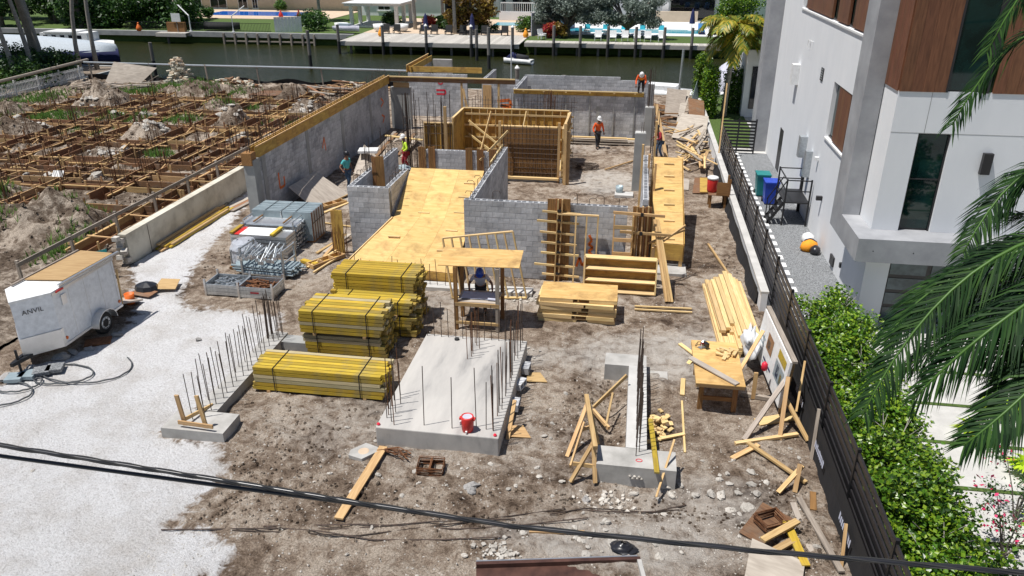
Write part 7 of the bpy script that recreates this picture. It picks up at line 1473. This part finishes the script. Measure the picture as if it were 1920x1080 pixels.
# trees of the far bank
def blob(n, sx, sy, z0, z1, r, rg): return [(rg.uniform(-sx, sx), rg.uniform(-sy, sy), rg.uniform(z0, z1), r * rg.uniform(.8, 1.2), r * rg.uniform(.8, 1.2), r * rg.uniform(.6, .8)) for _ in range(n)]
for i, (x, y, sx) in enumerate(((-8.6, 98.6, 3.4), (-1.4, 98.8, 3.6), (-10.6, 101, 2.2))): rg = random.Random(i); tree('silver_tree', ('wide silver-leaved tree over the orange kayak', 'wide silver-leaved tree above the white garden chairs', 'silver-leaved tree beside the board fence')[i], (x, y, 0), 1.3, .3, blob(26, sx, 2.0, 1.9, 5.2, 1.15, rg), 17000, .14, 'silverleaf', i, None)
rg = random.Random(4); t = thing('bronze_shrub', 'big bronze and yellow leaved shrub behind the dark chairs', 'shrub', (-21.2, 101.5, 0)); tag(cloud(blob(16, 2.6, 1.4, 1.0, 5.0, 1.2, rg), 8000, .2, 5, .2).build('foliage', 'bronzeleaf', t), kind='stuff'); tag(cloud(blob(6, 3.2, 1, .5, 1.2, .8, rg), 1500, .25, 6, .3, narrow=.2).build('low_leaves', 'hedgedark', t), kind='stuff'); MB().tube([(0, 0, 0), (0, 0, 4)], .12, 6).build('stem', 'bark', t)
for i, (x, y, m, l, r) in enumerate(((-27.5, 104.5, 'redleaf', 'red cordyline shrub behind the navy parasol', .9), (-25.8, 105, 'midleaf', 'green shrub behind the navy parasol', .8), (-10.6, 96.8, 'redleaf', 'red and yellow croton beside the board fence', .9), (-9.3, 96.8, 'bronzeleaf', 'yellow croton beside the board fence', .8), (-14.3, 103, 'midleaf', 'round green shrub at the white rail', 1.2), (-41.5, 99.5, 'hedgedark', 'dark shrub between lawn fence and pavilion', 1.5), (-42.3, 103, 'midleaf', 'green shrub behind the white board fence', 1.6), (-44.5, 106, 'hedgedark', 'dark shrub at the corner of the cream bungalow', 1.6), (-58, 126.5, 'midleaf', 'low green shrub behind the blue pool', .9), (-63, 112.8, 'midleaf', 'low green shrub before the blue pool', .8), (9.6, 96.4, 'hedge', 'tall green hedge at the end of the narrow dock', 1.5), (11.0, 100, 'hedge', 'tall green hedge beside the terrace', 1.8), (-33, 107, 'hedgedark', 'dark shrub behind the pavilion', 1.5), (12.5, 104, 'hedge', 'tall green hedge at the end of the terrace', 2.0))):
    rg = random.Random(i); t = thing('garden_shrub', l, 'shrub', (x, y, 0)); hh = 1.6 if m != 'hedge' else 5; tag(cloud(blob(7 if m != 'hedge' else 12, r * .6, r * .6, .5, hh, r * .75, rg), 1500 if m != 'hedge' else 4000, .15, i, .4).build('foliage', m, t), kind='stuff'); MB().tube([(0, 0, 0), (0, 0, hh * .6)], .06, 5).build('stem', 'bark', t)
for i, (x, y, h) in enumerate(((-28.9, 103, 9), (-26.6, 109, 9), (-22.7, 99.0, 8.5), (-45.5, 112, 10), (-24.8, 112, 8))): palm('far_palm', ('slim palm trunk by the white lounge seats', 'slim palm trunk before the tall windows', 'palm trunk rising beside the bronze shrub', 'palm trunk at the corner of the cream bungalow', 'slim palm trunk behind the red cordyline')[i], (x, y, 0), h, .2, 16, 3.2, 'palmleaf', (rnd(-.5, .5), 0), .7, 1.3, 40 + i, n=26, w=.06)
rg = random.Random(11); k = 0
for x, y, h, m in [(-78 + i * 3.4 + rg.uniform(-1, 1), 101.5 + rg.uniform(0, 5) + (i % 3) * 3, rg.uniform(5, 8), ('hedgedark', 'hedgedark', 'midleaf')[i % 3]) for i in range(5)] + [(-86 + i * 4.0, 99 + rg.uniform(0, 6), rg.uniform(6, 9), 'hedgedark') for i in range(4)] + [(-71 + i * 2.7, 100.8 + (i % 2) * 3.5, rg.uniform(3.5, 5.5), 'hedgedark') for i in range(5)] + [(-100 + i * 5, 104 + rg.uniform(0, 8), rg.uniform(6, 9), 'hedgedark') for i in range(4)]:
    tree('woodland_tree', 'dark dense tree on the shaded far bank beyond the boats', (x, y, 0), h * .45, .28, blob(10, 2.2, 2.0, h * .12, h, 1.7, rg), 3200, .24, m, k, 'dark trees on the shaded far bank'); k += 1
for i in range(30):
    x = -150 + i * 6.6 + rg.uniform(-2, 2); y = 139 + rg.uniform(0, 14); h = rg.uniform(7, 11); tree('background_tree', 'leafy tree in the row behind the far houses', (x, y, 0), h * .4, .35, blob(9, 3.0, 2.4, 2.0, h, 2.4, rg), 2400, .36, ('hedgedark', 'midleaf', 'hedgedark')[i % 3], 90 + i, 'trees behind the far houses')
